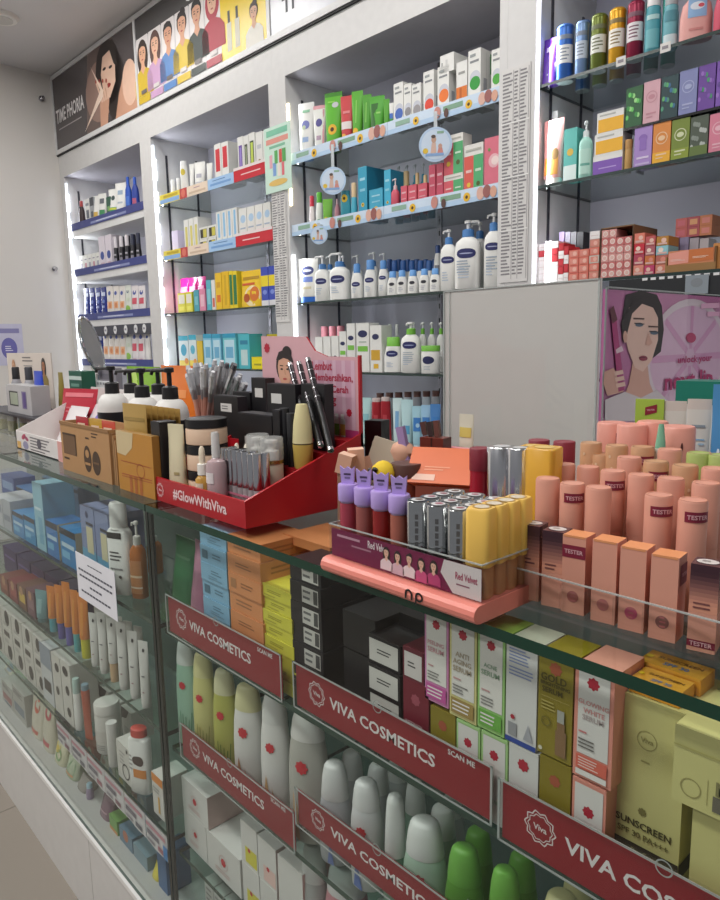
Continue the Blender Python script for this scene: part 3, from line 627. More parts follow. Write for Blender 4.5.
# second cabinet
A = 'upper shelf of the second cabinet'
row(A, 'small packs on the second cabinet upper shelf', SH[0], YR, True, [
 (jar, 172, 177, 180, 'small white jar', dict(lid='efefef')), (jar, 177.5, 182, 178.5, 'small white jar', dict(lid='efefef')),
 (tube, 182.5, 189, 161.5, 'white tube with yellow spot', dict(up=True, cap='e8e8e8', deco=(('e', 0, .2, .3, .3, 'd6c24a'),))),
 (tube, 191, 195.5, 164, 'slim white tube pointing up', dict(k=.9)), (tube, 197, 205.5, 162, 'broad white tube', dict(deco=(('r', -.25, .4, .25, .55, 'b9b9c4'), ('r', -.3, .2, .3, .25, 'c9c9d0')))),
 (tube, 208, 213.5, 163, 'slim white tube pointing up', dict(k=.9)),
 (carton, 215.8, 222.3, 144, 'white carton with red square', dict(d=.1, deco=(('r', -.32, .35, .32, .88, 'd23a44'), ('r', -.3, .1, .3, .2, 'c9c9cc')))), (carton, 222.8, 229.6, 142, 'white carton with red square', dict(d=.1, deco=(('r', -.32, .4, .32, .9, 'd23a44'), ('r', -.3, .1, .3, .2, 'c9c9cc')))),
 (carton, 239, 244.4, 137, 'white carton with purple window', dict(d=.1, deco=(('r', -.3, .25, .3, .8, '6a4fa0'), ('r', -.15, .3, .15, .75, '9a86d0')))), (carton, 244.8, 249.6, 136, 'white carton with dark green window', dict(d=.1, deco=(('r', -.3, .25, .3, .8, '3c4038'), ('r', -.15, .3, .15, .75, '9aa68a')))),
 (carton, 250, 256, 133, 'white carton with lime window', dict(d=.1, deco=(('r', -.32, .25, .32, .82, '3c4a28'), ('r', -.2, .28, .2, .78, 'c3d65a')))), (carton, 257, 263.5, 132, 'white carton with pale print', dict(d=.1, deco=(('e', 0, .3, .2, .2, '8a7a4a'), ('r', -.3, .6, .3, .7, 'c4c8cc')))),
 (carton, 264, 271, 130, 'white carton with pale print', dict(d=.1, deco=(('e', .1, .3, .2, .2, 'c9a55a'), ('r', -.3, .6, .3, .7, 'c4c8cc'))))])
A = 'lower-strip shelf of the second cabinet'
win = (('r', -.4, .12, .4, .85, '2d2a22'), ('r', -.05, .15, .36, .82, 'd3c95a'))
row(A, 'cartons on the second cabinet second shelf', SH[1], YR, True,
 [(carton, 173, 179, 231, 'small lilac carton', dict(d=.05, col='dcd3ee'))]
 +[(carton, 185.5+4.8*i, 189.8+4.8*i, 220-1.5*i, 'slim white carton with yellow bar', dict(d=.08, deco=(('r', -.25, .2, .25, .8, 'd6cc72'),))) for i in range(3)]
 +[(carton, 200+8.6*(i % 2), 208+8.6*(i % 2), 231.5-2.2*(i % 2)-(14 if i > 1 else 0), 'white carton with dark window', dict(d=.08, dz=0 if i < 2 else .062, h=.06, where=('lower layer, ' if i < 2 else 'upper layer, ')+'second shelf of second cabinet', deco=win)) for i in range(4)]
 +[(carton, 217.5+5.3*i, 222.4+5.3*i, 212-1.4*i, 'white carton with light blue stripe', dict(d=.1, deco=(('r', -.2, .3, .2, .95, '8fc1e6'), ('r', -.35, .1, .35, .18, 'a9cdea')))) for i in range(4)]
 +[(carton, 240+8*i, 247.5+8*i, 208.5-2*i, 'white carton with pale blue circle', dict(d=.1, deco=(('e', .05, .7, .33, .3, 'b3d0ea'), ('e', .1, .25, .2, .2, ('d3c95a', '9fbfe0', '8f7fb0', 'd9b58a')[i]), ('r', -.35, .42, .35, .46, 'a9b9cc')))) for i in range(4)])
A = 'third shelf of the second cabinet'
row(A, 'bright cartons on the second cabinet third shelf', SH[2], YR, True, [
 (carton, 178.5, 186, 293, 'yellow and white carton', dict(d=.06, col='e9e24a', deco=(('r', -.4, .45, .4, .9, 'ece8dc'), ('r', -.3, .1, .3, .3, 'f6f06a')))), (carton, 186.4, 192.8, 292, 'yellow and white carton', dict(d=.06, col='e9e24a', deco=(('r', -.4, .45, .4, .9, 'ece8dc'), ('r', -.3, .1, .3, .3, 'f6f06a')))),
 (carton, 194.5, 199.5, 290, 'teal bottle carton', dict(d=.05, col='4aa6b8', deco=(('r', -.3, .3, .3, .7, '7fc4cf'),))), (carton, 200, 206, 289, 'pink carton with pale stripe', dict(d=.05, col='e58fae', deco=(('r', -.3, .2, .3, .75, 'f1c0d0'),))),
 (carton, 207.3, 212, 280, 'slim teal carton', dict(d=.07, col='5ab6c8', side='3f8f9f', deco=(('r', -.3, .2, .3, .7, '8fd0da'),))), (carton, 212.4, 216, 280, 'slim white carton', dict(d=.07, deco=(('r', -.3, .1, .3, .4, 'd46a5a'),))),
 (carton, 216.5, 222.5, 273, 'yellow carton with orange print', dict(d=.08, col='f0c62a', deco=(('r', -.3, .2, .3, .4, 'e2742a'), ('r', -.3, .6, .3, .75, 'd9a01a')))), (carton, 223, 229.8, 271.5, 'plain yellow carton', dict(d=.08, col='edc020', deco=(('r', -.15, .1, .15, .9, 'd8ac18'),))),
 (carton, 230.3, 233.6, 271, 'yellow carton with green panel', dict(d=.08, col='f2d82a', deco=(('r', -.4, .1, .4, .9, '2f7a4a'),))), (carton, 234, 238, 271, 'yellow carton with green panel', dict(d=.08, col='f2d82a', deco=(('r', -.4, .1, .4, .9, '2f7a4a'),))),
 (pouch, 239.5, 261, 270, 'large yellow pouch with fruit picture', dict(d=.035, col='eec62c', deco=(('e', .1, .3, .35, .28, 'f3e0b0'), ('e', .2, .35, .2, .2, 'd9762a'), ('e', -.15, .25, .15, .12, 'b5561e'), ('r', -.38, .75, .38, .83, 'b58a18'), ('r', -.4, .6, .2, .66, 'd25a2a')))),
 (carton, 262, 269, 267, 'blue and yellow carton', dict(d=.08, col='3a4fb8', deco=(('r', -.5, .5, .5, .78, 'f0d82a'), ('e', 0, .35, .3, .2, '7f92dc'), ('r', -.5, .0, .5, .14, 'e6e6ea')))), (carton, 269.5, 276.5, 266, 'blue and yellow carton', dict(d=.08, col='3a4fb8', deco=(('r', -.5, .5, .5, .78, 'f0d82a'), ('e', 0, .35, .3, .2, '7f92dc'), ('r', -.5, .0, .5, .14, 'e6e6ea'))))])
row('behind the yellow cartons, third shelf of second cabinet', 'magenta pouches', SH[2], YR+.08, True,
 [(pouch, 179+8.5*i, 187.5+8.5*i, 278-.8*i, 'shiny magenta pouch', dict(d=.04, col='c92a8a', shine=.15, deco=(('r', -.35, .6, .35, .75, 'e58fc4'),))) for i in range(3)])
A = 'lowest visible shelf of the second cabinet'
aq = lambda c: (('r', -.5, .85, .5, 1, '33aecb'), ('e', 0, .55, .3, .32, c), ('r', -.5, 0, .5, .22, 'f2dc5a'), ('e', .25, .2, .2, .16, 'e59a4a'))
aq2 = (('r', -.38, .1, .38, .82, 'bfe3f2'), ('r', -.28, .3, .28, .62, '6fb4d8'), ('r', -.5, .88, .5, 1, '2f9fc4'))
row(A, 'aqua cartons on the second cabinet low shelf', SH[3], YR, True, [
 (carton, 180, 189.5, 336, 'aqua white carton with yellow foot', dict(d=.08, col='dcebf0', top='4ab4cc', deco=aq('3fa8cc'))), (carton, 190, 197.5, 335, 'aqua white carton with yellow foot', dict(d=.08, col='dcebf0', top='4ab4cc', deco=aq('5fb8d4'))),
 (carton, 198, 203.5, 341, 'slim yellow carton', dict(d=.06, col='e2c23a')), (carton, 204.5, 213, 334, 'light blue carton with framed panel', dict(d=.08, col='7fc6e4', deco=aq2)), (carton, 213.5, 222, 334, 'light blue carton with framed panel', dict(d=.08, col='7fc6e4', deco=aq2)),
 (carton, 224, 237, 333.5, 'wide aqua carton', dict(d=.08, col='6fc9d2', deco=aq2)), (carton, 239.5, 250.5, 334, 'turquoise carton with pale bottle picture', dict(d=.08, col='4fbcc9', deco=(('r', -.3, .1, .3, .55, 'c4dfe0'), ('r', -.35, .7, .35, .82, '2d86a6')))),
 (carton, 252, 264, 357, 'low bright yellow carton', dict(d=.07, col='f2e21a', deco=(('r', -.3, .3, .3, .45, 'a6a020'),)))])
row('behind the yellow carton, low shelf of second cabinet', None, SH[3], YR+.1, True, [(carton, 256, 266, 336, 'green and yellow carton', dict(d=.06, col='3f9a62', deco=(('r', -.5, 0, .5, .5, 'd9d84a'), ('e', 0, .6, .3, .25, '4ab0c4')))), (carton, 268, 280, 334, 'yellow topped carton', dict(d=.06, col='2f8a7a', deco=(('r', -.5, .7, .5, 1, 'e3d02a'),)))])

# lotion cabinet, top shelf
A = 'top shelf of the lotion cabinet'
row(A, 'tubes on the lotion cabinet top shelf', SH[0], YR, True, [
 (tube, 302, 314, 103, 'white tube with blue violet emblem', dict(cap='5a8fd0', deco=(('e', 0, .55, .26, .24, '7f86c4'), ('e', -.1, .5, .12, .12, 'c9d8b8'), ('r', -.2, .2, .2, .3, '9fb6dc'), ('r', -.25, .8, .25, .88, '8fc0a0')))),
 (tube, 316, 325.5, 105.5, 'white tube with violet berry print and pink edge', dict(cap='d8a6b0', crimp='e6aab2', deco=(('e', 0, .6, .28, .28, '5a5596'), ('r', .3, .1, .5, .9, 'd99aa4'), ('r', -.2, .2, .2, .3, 'b9a0b4')))),
 (tube, 328, 341.5, 92.5, 'tall bright green tube', dict(col='5fb82a', cap='4aa024', crimp='3f8a20', deco=(('e', 0, .27, .26, .26, 'e8b428'), ('e', 0, .27, .11, .11, '4a2a10'), ('e', .15, .75, .2, .14, 'c9ccd0'), ('r', -.35, .8, .1, .86, '8fd05a')))),
 (tube, 343, 352.5, 96, 'red and white tube', dict(col='cf4448', cap='b53a40', deco=(('r', -.5, .25, .5, .42, 'e9dcdc'), ('e', -.2, .08, .22, .22, 'e8a838'), ('r', -.3, .6, .3, .66, 'e58a8c')))),
 (tube, 353.5, 363, 91, 'green tube seen nearly edge-on', dict(k=.8, col='5aae2e', cap='4a9a28', deco=(('e', -.1, .12, .26, .26, 'e8b428'), ('r', -.1, .3, 0, .8, '8fce62')))),
 (tube, 364, 371.5, 94.5, 'green tube seen nearly edge-on', dict(k=.8, col='4f9e2c', cap='4a9a28', deco=(('r', -.1, .3, 0, .8, '8fce62'),))), (tube, 372, 383.5, 96, 'green tube with dark flank', dict(col='4fa82e', cap='3f8a24', deco=(('p', ((-.45, 0), (-.1, 0), (.1, .8), (-.45, .8)), '2f6a24'), ('r', 0, .5, .3, .55, '8fce62')))),
 (tube, 384.5, 389.5, 99, 'narrow green tube', dict(k=.8, col='55a42e', cap='3f8a24')),
 (tube, 390, 393.6, 103, 'small white tube with green and blue print', dict(k=.8, deco=(('r', -.5, 0, .5, .4, '3f9a52'), ('r', -.5, .4, .5, .6, '3f6fc0')))),
])
A = 'top shelf of the lotion cabinet'
cc = lambda c, v=.22, q=.17: (('e', .05, v+q+.1, .42, .42, 'c9ccd6'), ('e', .05, v+q, .42, .42, c), ('r', -.35, .78, .35, .82, '8a8d90'), ('r', -.35, .88, .1, .93, '9aa0a0'))
sd = (('r', -.3, .15, -.05, .5, 'a9aab0'), ('r', .05, .2, .35, .9, 'd2d3d0'), ('l', -.1, .1, -.1, .95, .02, 'c2c2c0'), ('l', .2, .1, .2, .95, .02, 'c2c2c0'))
row(A, 'white cartons on the lotion cabinet top shelf', SH[0], YR, True, [
 (carton, 394, 403.5, 83, 'white carton with blue ball print', dict(d=.045, deco=cc('3f66b8', .18), sdeco=sd)), (carton, 404, 411.5, 84, 'white carton with grey oval', dict(d=.045, deco=cc('8f8d90', .2), sdeco=sd)), (carton, 412, 421, 84, 'white carton with grey oval', dict(d=.045, deco=cc('9a9698', .2), sdeco=sd)),
 (carton, 423.5, 434, 71, 'white carton with red ball print', dict(d=.06, deco=cc('e0452f', .16), sdeco=sd)), (carton, 437.5, 449, 66, 'tall white carton with orange ball print', dict(d=.07, deco=cc('ef7a2f', .25), sdeco=sd)),
 (carton, 456.3, 467, 61.5, 'white carton with orange flank', dict(d=.06, deco=(('r', -.5, .08, .5, .5, 'e07a2c'), ('r', -.2, .1, 0, .48, 'c05e1c'), ('r', -.3, .75, .3, .8, 'a0a09c')))), (carton, 468, 480.5, 49.5, 'tall white carton with green ball print', dict(d=.08, deco=cc('2f9a3a', .25), sdeco=sd+(('r', .15, .6, .25, .95, '3f9a4a'),))),
 (carton, 491, 501, 49, 'white carton with green ball print at the upright', dict(d=.06, deco=cc('4aa83a', .25), sdeco=sd)),
 (carton, 440, 453, 42.5, 'white carton lying on top of the orange ball carton', dict(Xr=(U(440, YR, 2.2, True), U(454, YR, 2.2, True)), dz=.142, h=.058, d=.1, where='top shelf of the lotion cabinet', deco=(('r', -.1, .3, .05, .7, 'd2d2d0'), ('r', -.4, .4, -.3, .6, 'a9a9a8'))))])
A = 'second shelf of the lotion cabinet'
tc = (('e', 0, .3, .17, .17, 'e8c23a'), ('e', 0, .3, .07, .07, '4a3a18'), ('r', -.3, .75, .3, .8, '9fd4e4'), ('r', -.3, .55, .3, .6, '8acade'))
pk = (('r', -.35, .72, .35, .78, 'e9b4bc'), ('r', -.35, .5, .35, .54, 'e9a4ae'), ('r', -.3, .2, .3, .26, 'e08a98'))
def twin(c1, c2): return (('r', -.5, 0, 0, .8, c1), ('r', 0, 0, .5, .8, c2), ('e', -.25, .28, .1, .1, 'e8c23a'), ('e', .25, .28, .1, .1, '4a5a20'), ('r', -.4, .5, -.1, .55, 'f0c8c4'), ('r', .1, .5, .4, .55, 'c8e4cc'), ('r', -.4, .88, .4, .92, 'b9b9b0'))
row(A, 'bottles and cartons on the lotion cabinet second shelf', SH[1], YR, True, [
 (bottle, 310, 315.5, 196, 'small white bottle with red cap', dict(col='ece2e0', cap='d6304a', capf=.3, capw=.8, deco=(('r', -.4, 0, .4, .35, 'dc5a66'),))), (bottle, 316.5, 324, 192.5, 'small white bottle with green cap', dict(col='eaeee6', cap='59b52c', capf=.28, capw=.75, deco=(('e', .1, .3, .35, .3, '3f8f4a'),))),
 (tube, 324.5, 332, 199, 'bright green tube', dict(col='6fb82e', cap='5aa024', deco=(('e', -.1, .2, .2, .2, 'd8c23a'),))), (bottle, 335, 341, 199, 'small dusky pink bottle', dict(col='c98a94', cap='d6b0b4')),
 (tube, 342, 350.5, 191, 'teal tube', dict(up=True, col='3a9aac', cap='2f8a9c', deco=(('e', 0, .12, .3, .3, 'e8c23a'), ('e', 0, .12, .12, .12, '4a3a18')))), (bottle, 351.5, 358, 183, 'teal bottle with tan cap', dict(col='4ab0c8', cap='e0c49a', capf=.36, capw=.85)),
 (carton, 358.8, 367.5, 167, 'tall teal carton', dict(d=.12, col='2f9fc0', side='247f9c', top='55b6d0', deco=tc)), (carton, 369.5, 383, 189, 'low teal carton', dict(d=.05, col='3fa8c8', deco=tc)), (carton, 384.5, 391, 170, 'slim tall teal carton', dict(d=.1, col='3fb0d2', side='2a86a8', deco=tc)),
 (pump, 391.8, 399.5, 178.5, 'clear pink bottle with white pump', dict(col='d2566a', collar='e6c9cc', head='f0e6e6', nz=.3, deco=(('e', -.1, .15, .3, .3, 'e8b028'), ('e', -.1, .15, .12, .12, '4a3010')))),
 (carton, 401, 407, 186, 'small pink carton', dict(d=.04, col='d6596c', deco=pk)), (carton, 408.3, 416.5, 185, 'small pink carton', dict(d=.04, col='d6596c', deco=pk)), (carton, 418, 427, 183.5, 'small pink carton', dict(d=.04, col='d6596c', deco=pk)),
 (carton, 429, 435.5, 165, 'tall pink carton', dict(d=.06, col='d2506a', deco=pk)), (carton, 436.5, 443, 163.5, 'tall pink carton', dict(d=.06, col='d2506a', deco=pk)),
 (carton, 443.8, 463, 170, 'pink and green twin carton', dict(d=.05, col='e6e4de', h=.098, where='below another, second shelf of the lotion cabinet', deco=twin('d95a66', '4faa6e'))), (carton, 443.8, 463, 142, 'pink and green twin carton', dict(d=.05, dz=.099, h=.13, col='e6e4de', where='stacked on another, second shelf of the lotion cabinet', deco=twin('d95a66', '4faa6e'))),
 (carton, 464, 483, 144, 'tall coral and green twin carton', dict(d=.05, col='e6e4de', deco=twin('dc5a4e', '4fae72'))),
 (carton, 484, 500.5, 137, 'large pink carton with round window', dict(d=.08, col='dc7084', deco=(('e', .1, .6, .34, .34, 'eab4bc'), ('e', .15, .6, .22, .22, 'f2dcd8'), ('r', -.5, 0, .5, .16, 'd8c8c4'), ('e', -.2, .8, .08, .08, '6f9a4a'))))])
row('behind the pink cartons, second lotion cabinet shelf', 'bottles behind the pink cartons', SH[1], YR+.07, True,
 [(bottle, a, c, t, 'pink bottle with tan cap', dict(col='c9606e', cap='d9c08f', capf=.45, capw=.8)) for a, c, t in ((402.5, 410.5, 171.5), (415, 420, 173), (423, 428, 175))])
row('in the back row, second lotion cabinet shelf', 'teal bottles in the back row', SH[1], YR+.16, True,
 [(pump, 396+8*i, 403+8*i, 166-.8*i, 'teal bottle with grey pump', dict(col='2f93ac', collar='2a86a2', head='b9bfc4', nz=.2)) for i in range(5)])
# lotions
E_ = lambda v=.62, r=.36: (('e', 0, v, r, r*.5, '2b2f66'), ('e', 0, v, r*.6, r*.07, 'aab0d4'), ('w', -.3, .2, .1, .42, 4, 'c4d0de'))
A = 'third shelf of the lotion cabinet'; BC = '5b93d2'
row(A, 'white lotion bottles on the third shelf', SH[2], YR, True,
 [(tube, 302, 317, 258.5, 'large white tube with blue cap', dict(col='eceae2', cap='2f6fd0', capf=.13, wide=1.15, deco=(('e', 0, .68, .36, .2, '2b3570'), ('e', 0, .68, .22, .06, 'cfd2e6'), ('r', -.32, .38, .32, .52, '6f86cc'), ('r', -.25, .2, .25, .26, 'd8cfae')))),
  (pump, 316.5, 330.5, 255.5, 'white pump bottle with blue collar', dict(k=.7, deco=E_())), (pump, 331.5, 349.5, 252.5, 'white pump bottle with blue collar', dict(k=.7, deco=E_())),
  (bottle, 352, 363, 264, 'white bottle with blue flip cap', dict(k=.7, cap=BC, capf=.26, capw=.55, deco=E_(.55))), (bottle, 365, 377, 260, 'white bottle with blue flip cap', dict(k=.7, cap=BC, capf=.26, capw=.6, deco=E_(.62))),
  (bottle, 379, 388.5, 260.5, 'white bottle with blue flip cap', dict(k=.7, cap=BC, capf=.24, capw=.6, deco=E_(.68)))]
 +[(bottle, a, a+10, t, 'small white bottle with light blue cap', dict(k=.7, dy=-.012, cap='6fa8e6', capf=.26, capw=.62, deco=(('e', 0, .62, .24, .14, '33333c'), ('w', -.25, .15, .2, .42, 3, 'b9bcc4')))) for a, t in ((388, 271.5), (397.3, 270.5), (408.2, 270), (419.6, 269), (430.2, 268.5))]
 +[(pump, 441.2, 456.5, 229.5, 'large white pump bottle with blue collar', dict(k=.68, body=.76, deco=E_(.66, .4), nz=.3)), (pump, 456, 480, 220.5, 'large white pump bottle with blue collar', dict(k=.68, dy=-.012, body=.76, deco=E_(.68, .36)+(('w', -.36, .3, .2, .56, 5, 'a9b6c4'),), nz=.4, ang=PI*.95)), (pump, 484.5, 502, 213, 'large white pump bottle with blue collar', dict(k=.68, body=.76, deco=E_(.72, .4)+(('w', -.3, .3, .3, .56, 5, 'a9b6c4'),), nz=.3))])
row('second row, third lotion cabinet shelf', 'white lotion bottles behind the first row', SH[2], YR+.085, True,
 [(pump, 326+i*13, 336+i*13, 255.5, 'white pump bottle with blue collar', dict(k=.8, nz=.35)) for i in range(2)]+[(pump, 353, 363, 255, 'white pump bottle with blue collar', dict(k=.8)), (pump, 369.5, 379, 252, 'white pump bottle with blue collar', dict(k=.8)), (pump, 380, 388.5, 253, 'white pump bottle with blue collar', dict(k=.8))]
 +[(bottle, 391+8.6*i, 399+8.6*i, 260.5, 'white bottle with dark blue cap', dict(k=.8, cap='2f62a8', capf=.3, capw=.7)) for i in range(5)]
 +[(bottle, 434, 441.5, 245.5, 'white bottle with dark blue cap', dict(k=.8, cap='33518c', capf=.16, capw=.6, deco=(('r', -.3, .45, .3, .7, '8a8f98'), ('e', 0, .58, .2, .14, '33333c')))), (pump, 472, 487, 222, 'white pump bottle with blue collar', dict(k=.7, body=.76))])
row('back row, third lotion cabinet shelf', 'white lotion bottles in the back row', SH[2], YR+.17, True, [(bottle, 386+9*i, 394+9*i, 259.5, 'white bottle with navy cap', dict(k=.8, cap='27508f', capf=.32, capw=.7)) for i in range(6)])
A = 'green-capped shelf of the lotion cabinet'; GC = '7cc24a'
row(A, 'white packs on the green-capped shelf', SH[3], YR, True,
 [(carton, 316+8*i, 323+8*i, 337-.5*i, 'small white carton with dark oval', dict(d=.05, deco=(('e', 0, .4, .26, .15, '2b2f5a'),))) for i in range(3)]
 +[(carton, 340, 346.6, 331.5, 'white carton with green band', dict(d=.06, deco=(('e', 0, .7, .36, .2, '2b2f5a'), ('r', -.4, .42, .4, .52, '7cc24a')))), (carton, 347.5, 355.5, 323.5, 'white carton with green band', dict(d=.06, deco=(('e', 0, .7, .36, .2, '2b2f5a'), ('r', -.4, .45, .4, .55, '7cc24a')))),
   (carton, 357, 369.5, 323, 'wide white carton with green label', dict(d=.06, deco=(('e', 0, .78, .38, .2, '2b2f5a'), ('r', -.4, .42, .4, .53, '7cc24a'), ('r', -.3, .6, .3, .63, 'b9c4b9')))), (carton, 370.5, 382, 325.5, 'white carton with gold squares', dict(d=.06, deco=(('e', -.02, .76, .3, .18, '2b2f5a'), ('r', -.42, .26, .36, .48, 'd6a83a'), ('r', -.2, .08, .22, .18, 'e2b432')))),
   (bottle, 385.6, 402, 337, 'white bottle with green cap', dict(k=.6, cap=GC, capf=.26, capw=.72, deco=E_(.72, .32))), (pump, 402.5, 420, 322, 'white pump bottle with green collar', dict(k=.6, collar=GC, body=.76, nz=.2, deco=E_(.72, .34)+(('w', -.3, .3, .2, .56, 5, 'b9c4cc'),))), (jar, 422, 439.5, 345.5, 'white jar with green lid', dict(k=.7, lid=GC, lf=.2, deco=(('e', -.05, .6, .34, .2, '2b2f5a'), ('w', -.3, .15, .2, .35, 3, 'b9c4cc'))))])
row('second row, green-cap shelf, lotion cabinet', 'white packs behind the green-capped row', SH[3], YR+.11, True,
 [(jar, 322+8*i, 329.5+8*i, 326.5-.3*i, 'white jar with pink lid', dict(lid='d98f9a', lf=.4)) for i in range(3)]+[(bottle, 387+7*i, 393.5+7*i, 324+.2*i, 'plain white bottle', dict(cap='e4e6e2', capf=.2)) for i in range(2)]+[(pump, 410+9*i, 418+9*i, 322, 'green-collar white pump bottle', dict(k=.8, collar=GC, body=.76, nz=.2)) for i in range(4)])
A = 'tube shelf of the lotion cabinet'
row(A, 'tubes on the low shelf of the lotion cabinet', SH[4], YR, True,
 [(tube, 363, 371, 397.5, 'mint tube', dict(col='b9dede', cap='d8e8e6', deco=(('r', -.3, .4, .3, .6, '8fc4cc'),)))]+[(tube, 373+9*i, 381.5+9*i, 398-i, 'red tube', dict(up=True, col='a3202c', cap='c9b8b4', capf=.08, deco=(('r', -.2, .3, .2, .6, 'c24a52'),))) for i in range(2)]
 +[(tube, 394, 402, 398, 'pale mint tube with blue print', dict(col='d2e8ea', cap='e6eeee', k=.8, deco=(('r', -.2, .3, .2, .7, '7fb0d8'),))), (tube, 403, 412, 399.5, 'pale mint tube', dict(col='bfe0e4', cap='e6eeee', deco=(('r', -.3, .2, .3, .4, '5fa8d0'),)))]
 +[(tube, 413.5+9*i, 421.5+9*i, 406-i, 'light blue tube', dict(col=('a9d4e2', '9fc9e6', '4f86c4')[i], cap='cfe2ea', deco=(('r', -.4, .35, .4, .7, '3f7fc4'), ('e', .1, .5, .2, .2, 'a9d0e8')))) for i in range(3)])
row('second row, tube shelf of the lotion cabinet', 'capped tubes in the second row', SH[4], YR+.09, True,
 [(tube, 377+9.2*i, 384.5+9.2*i, 393-.4*i, 'grey tube with brown cap', dict(up=True, col='a9b4bc' if i % 2 else '8e9298', cap='5a3a34', capf=.1)) for i in range(7)])

# right cabinet, cans
A = 'top shelf of the right cabinet'
lab = lambda c='e9e9e6', c2='7f8a9a': (('r', -.62, .3, .55, .62, c), ('w', -.4, .34, .3, .58, 4, c2), ('r', -.6, .72, .5, .8, c2))
row(A, 'cans on the top shelf of the right cabinet', SH[0], YR, True, [
 (pouch, 540, 554, 36.5, 'purple and white pouch', dict(d=.04, col='5a2f94', deco=(('p', ((-.45, .04), (.45, .04), (.45, .45), (-.45, .3)), 'e6e2ea'), ('r', -.2, .7, .2, .8, 'd8c4e4')))),
 (can, 555.5, 573.5, 26, 'blue can', dict(col='3f6fbe', deco=lab())), (can, 574.5, 588, 22, 'pale blue can', dict(col='7f9cc8', deco=lab('c4d0e0'))), (can, 589.5, 606.5, 15.5, 'olive green can', dict(col='6f7b35', deco=lab('dfe0d6', '6a7050'))), (can, 607.5, 625, 9.5, 'yellow can', dict(col='e2a82a', deco=lab('eeeae0', '8a7440'))), (can, 625.5, 643, 2.5, 'crimson can', dict(col='8f2342', deco=lab('e6e0e2', '7a5060'))),
 (bottle, 643.5, 660, -6, 'teal bottle with white cap', dict(col='4f9fac', cap='eceaea', capf=.22, capw=.85, sh=.8, deco=(('r', -.45, .1, .45, .5, '6fb4bc'), ('r', -.4, .7, .4, .8, 'b9dcdc')))), (bottle, 661.5, 677.5, -6, 'teal bottle with grey cap', dict(col='6fb0ba', cap='a9aeb2', capf=.22, capw=.85, sh=.8, deco=(('r', -.5, .05, .5, .3, 'cfe0e4'), ('r', -.4, .6, .4, .85, '4f8f9c')))),
 (bottle, 679, 711, -16, 'large peach pink bottle with blue label', dict(k=.5, col='e7a7a0', cap='d88a8a', capf=.2, capw=.4, sh=.55, deco=(('r', -.25, .48, .3, .95, '8fb4dc'), ('e', .02, .72, .2, .12, 'e4e8f2'), ('e', .12, .72, .09, .06, 'd24a5a'), ('r', -.2, .2, .2, .25, 'd88a86')))), (bottle, 713, 740, -20, 'large deep pink bottle', dict(k=.5, col='d8506a', cap='c84a60', capf=.2, sh=.55))])
row('second row on the top shelf of the right cabinet', 'cans behind the first row', SH[0], YR+.12, True, [(can, 575+17*i, 590+17*i, 22-5.5*i, d, dict(col=c)) for i, (c, d) in enumerate((('4f74b0', 'dull blue can'), ('8f9a4a', 'green can'), ('c99a3a', 'gold can'), ('8a2a44', 'wine red can'), ('2f7a6a', 'dark teal can'), ('3a8a80', 'sea green can')))])
for px, py in ((620.5, 60), (665, 44)):
    b = MB(); b.box(-.014, .014, 0, .002, -.012, .012, m('e2e0dc', .5)); b.rect(ffront(0, k=.0008), -.009, -.004, .008, .004, m('8f8a90'), 1)
    X = U(px, 2.01, SH[0], True); ob = thing('price_tag', None, 'price tag', [(None, b)], (X, 2.0125, SH[0]-.004), W=True, group='price tags'); pend(ob, 'small white price tag', 'on the top shelf edge of the right cabinet')
A = 'second shelf of the right cabinet'
mk = lambda c, c2='e0dccb': (('o', 0, .62, .34, .05, c2), ('e', 0, .62, .2, c2 and .14, c2), ('r', -.3, .2, .3, .24, c2), ('r', -.3, .12, .1, .15, c2))
fl = lambda *cs: tuple(('e', ((i*37) % 80-40)/100., ((i*53) % 70+25)/100., .09, .14, cs[i % len(cs)]) for i in range(12))
def sm(a, c, t, desc, col, deco, **k): return (carton, a, c, t, desc, dict(d=.055, col=col, deco=deco, name='mask_box', cat='box', **k))
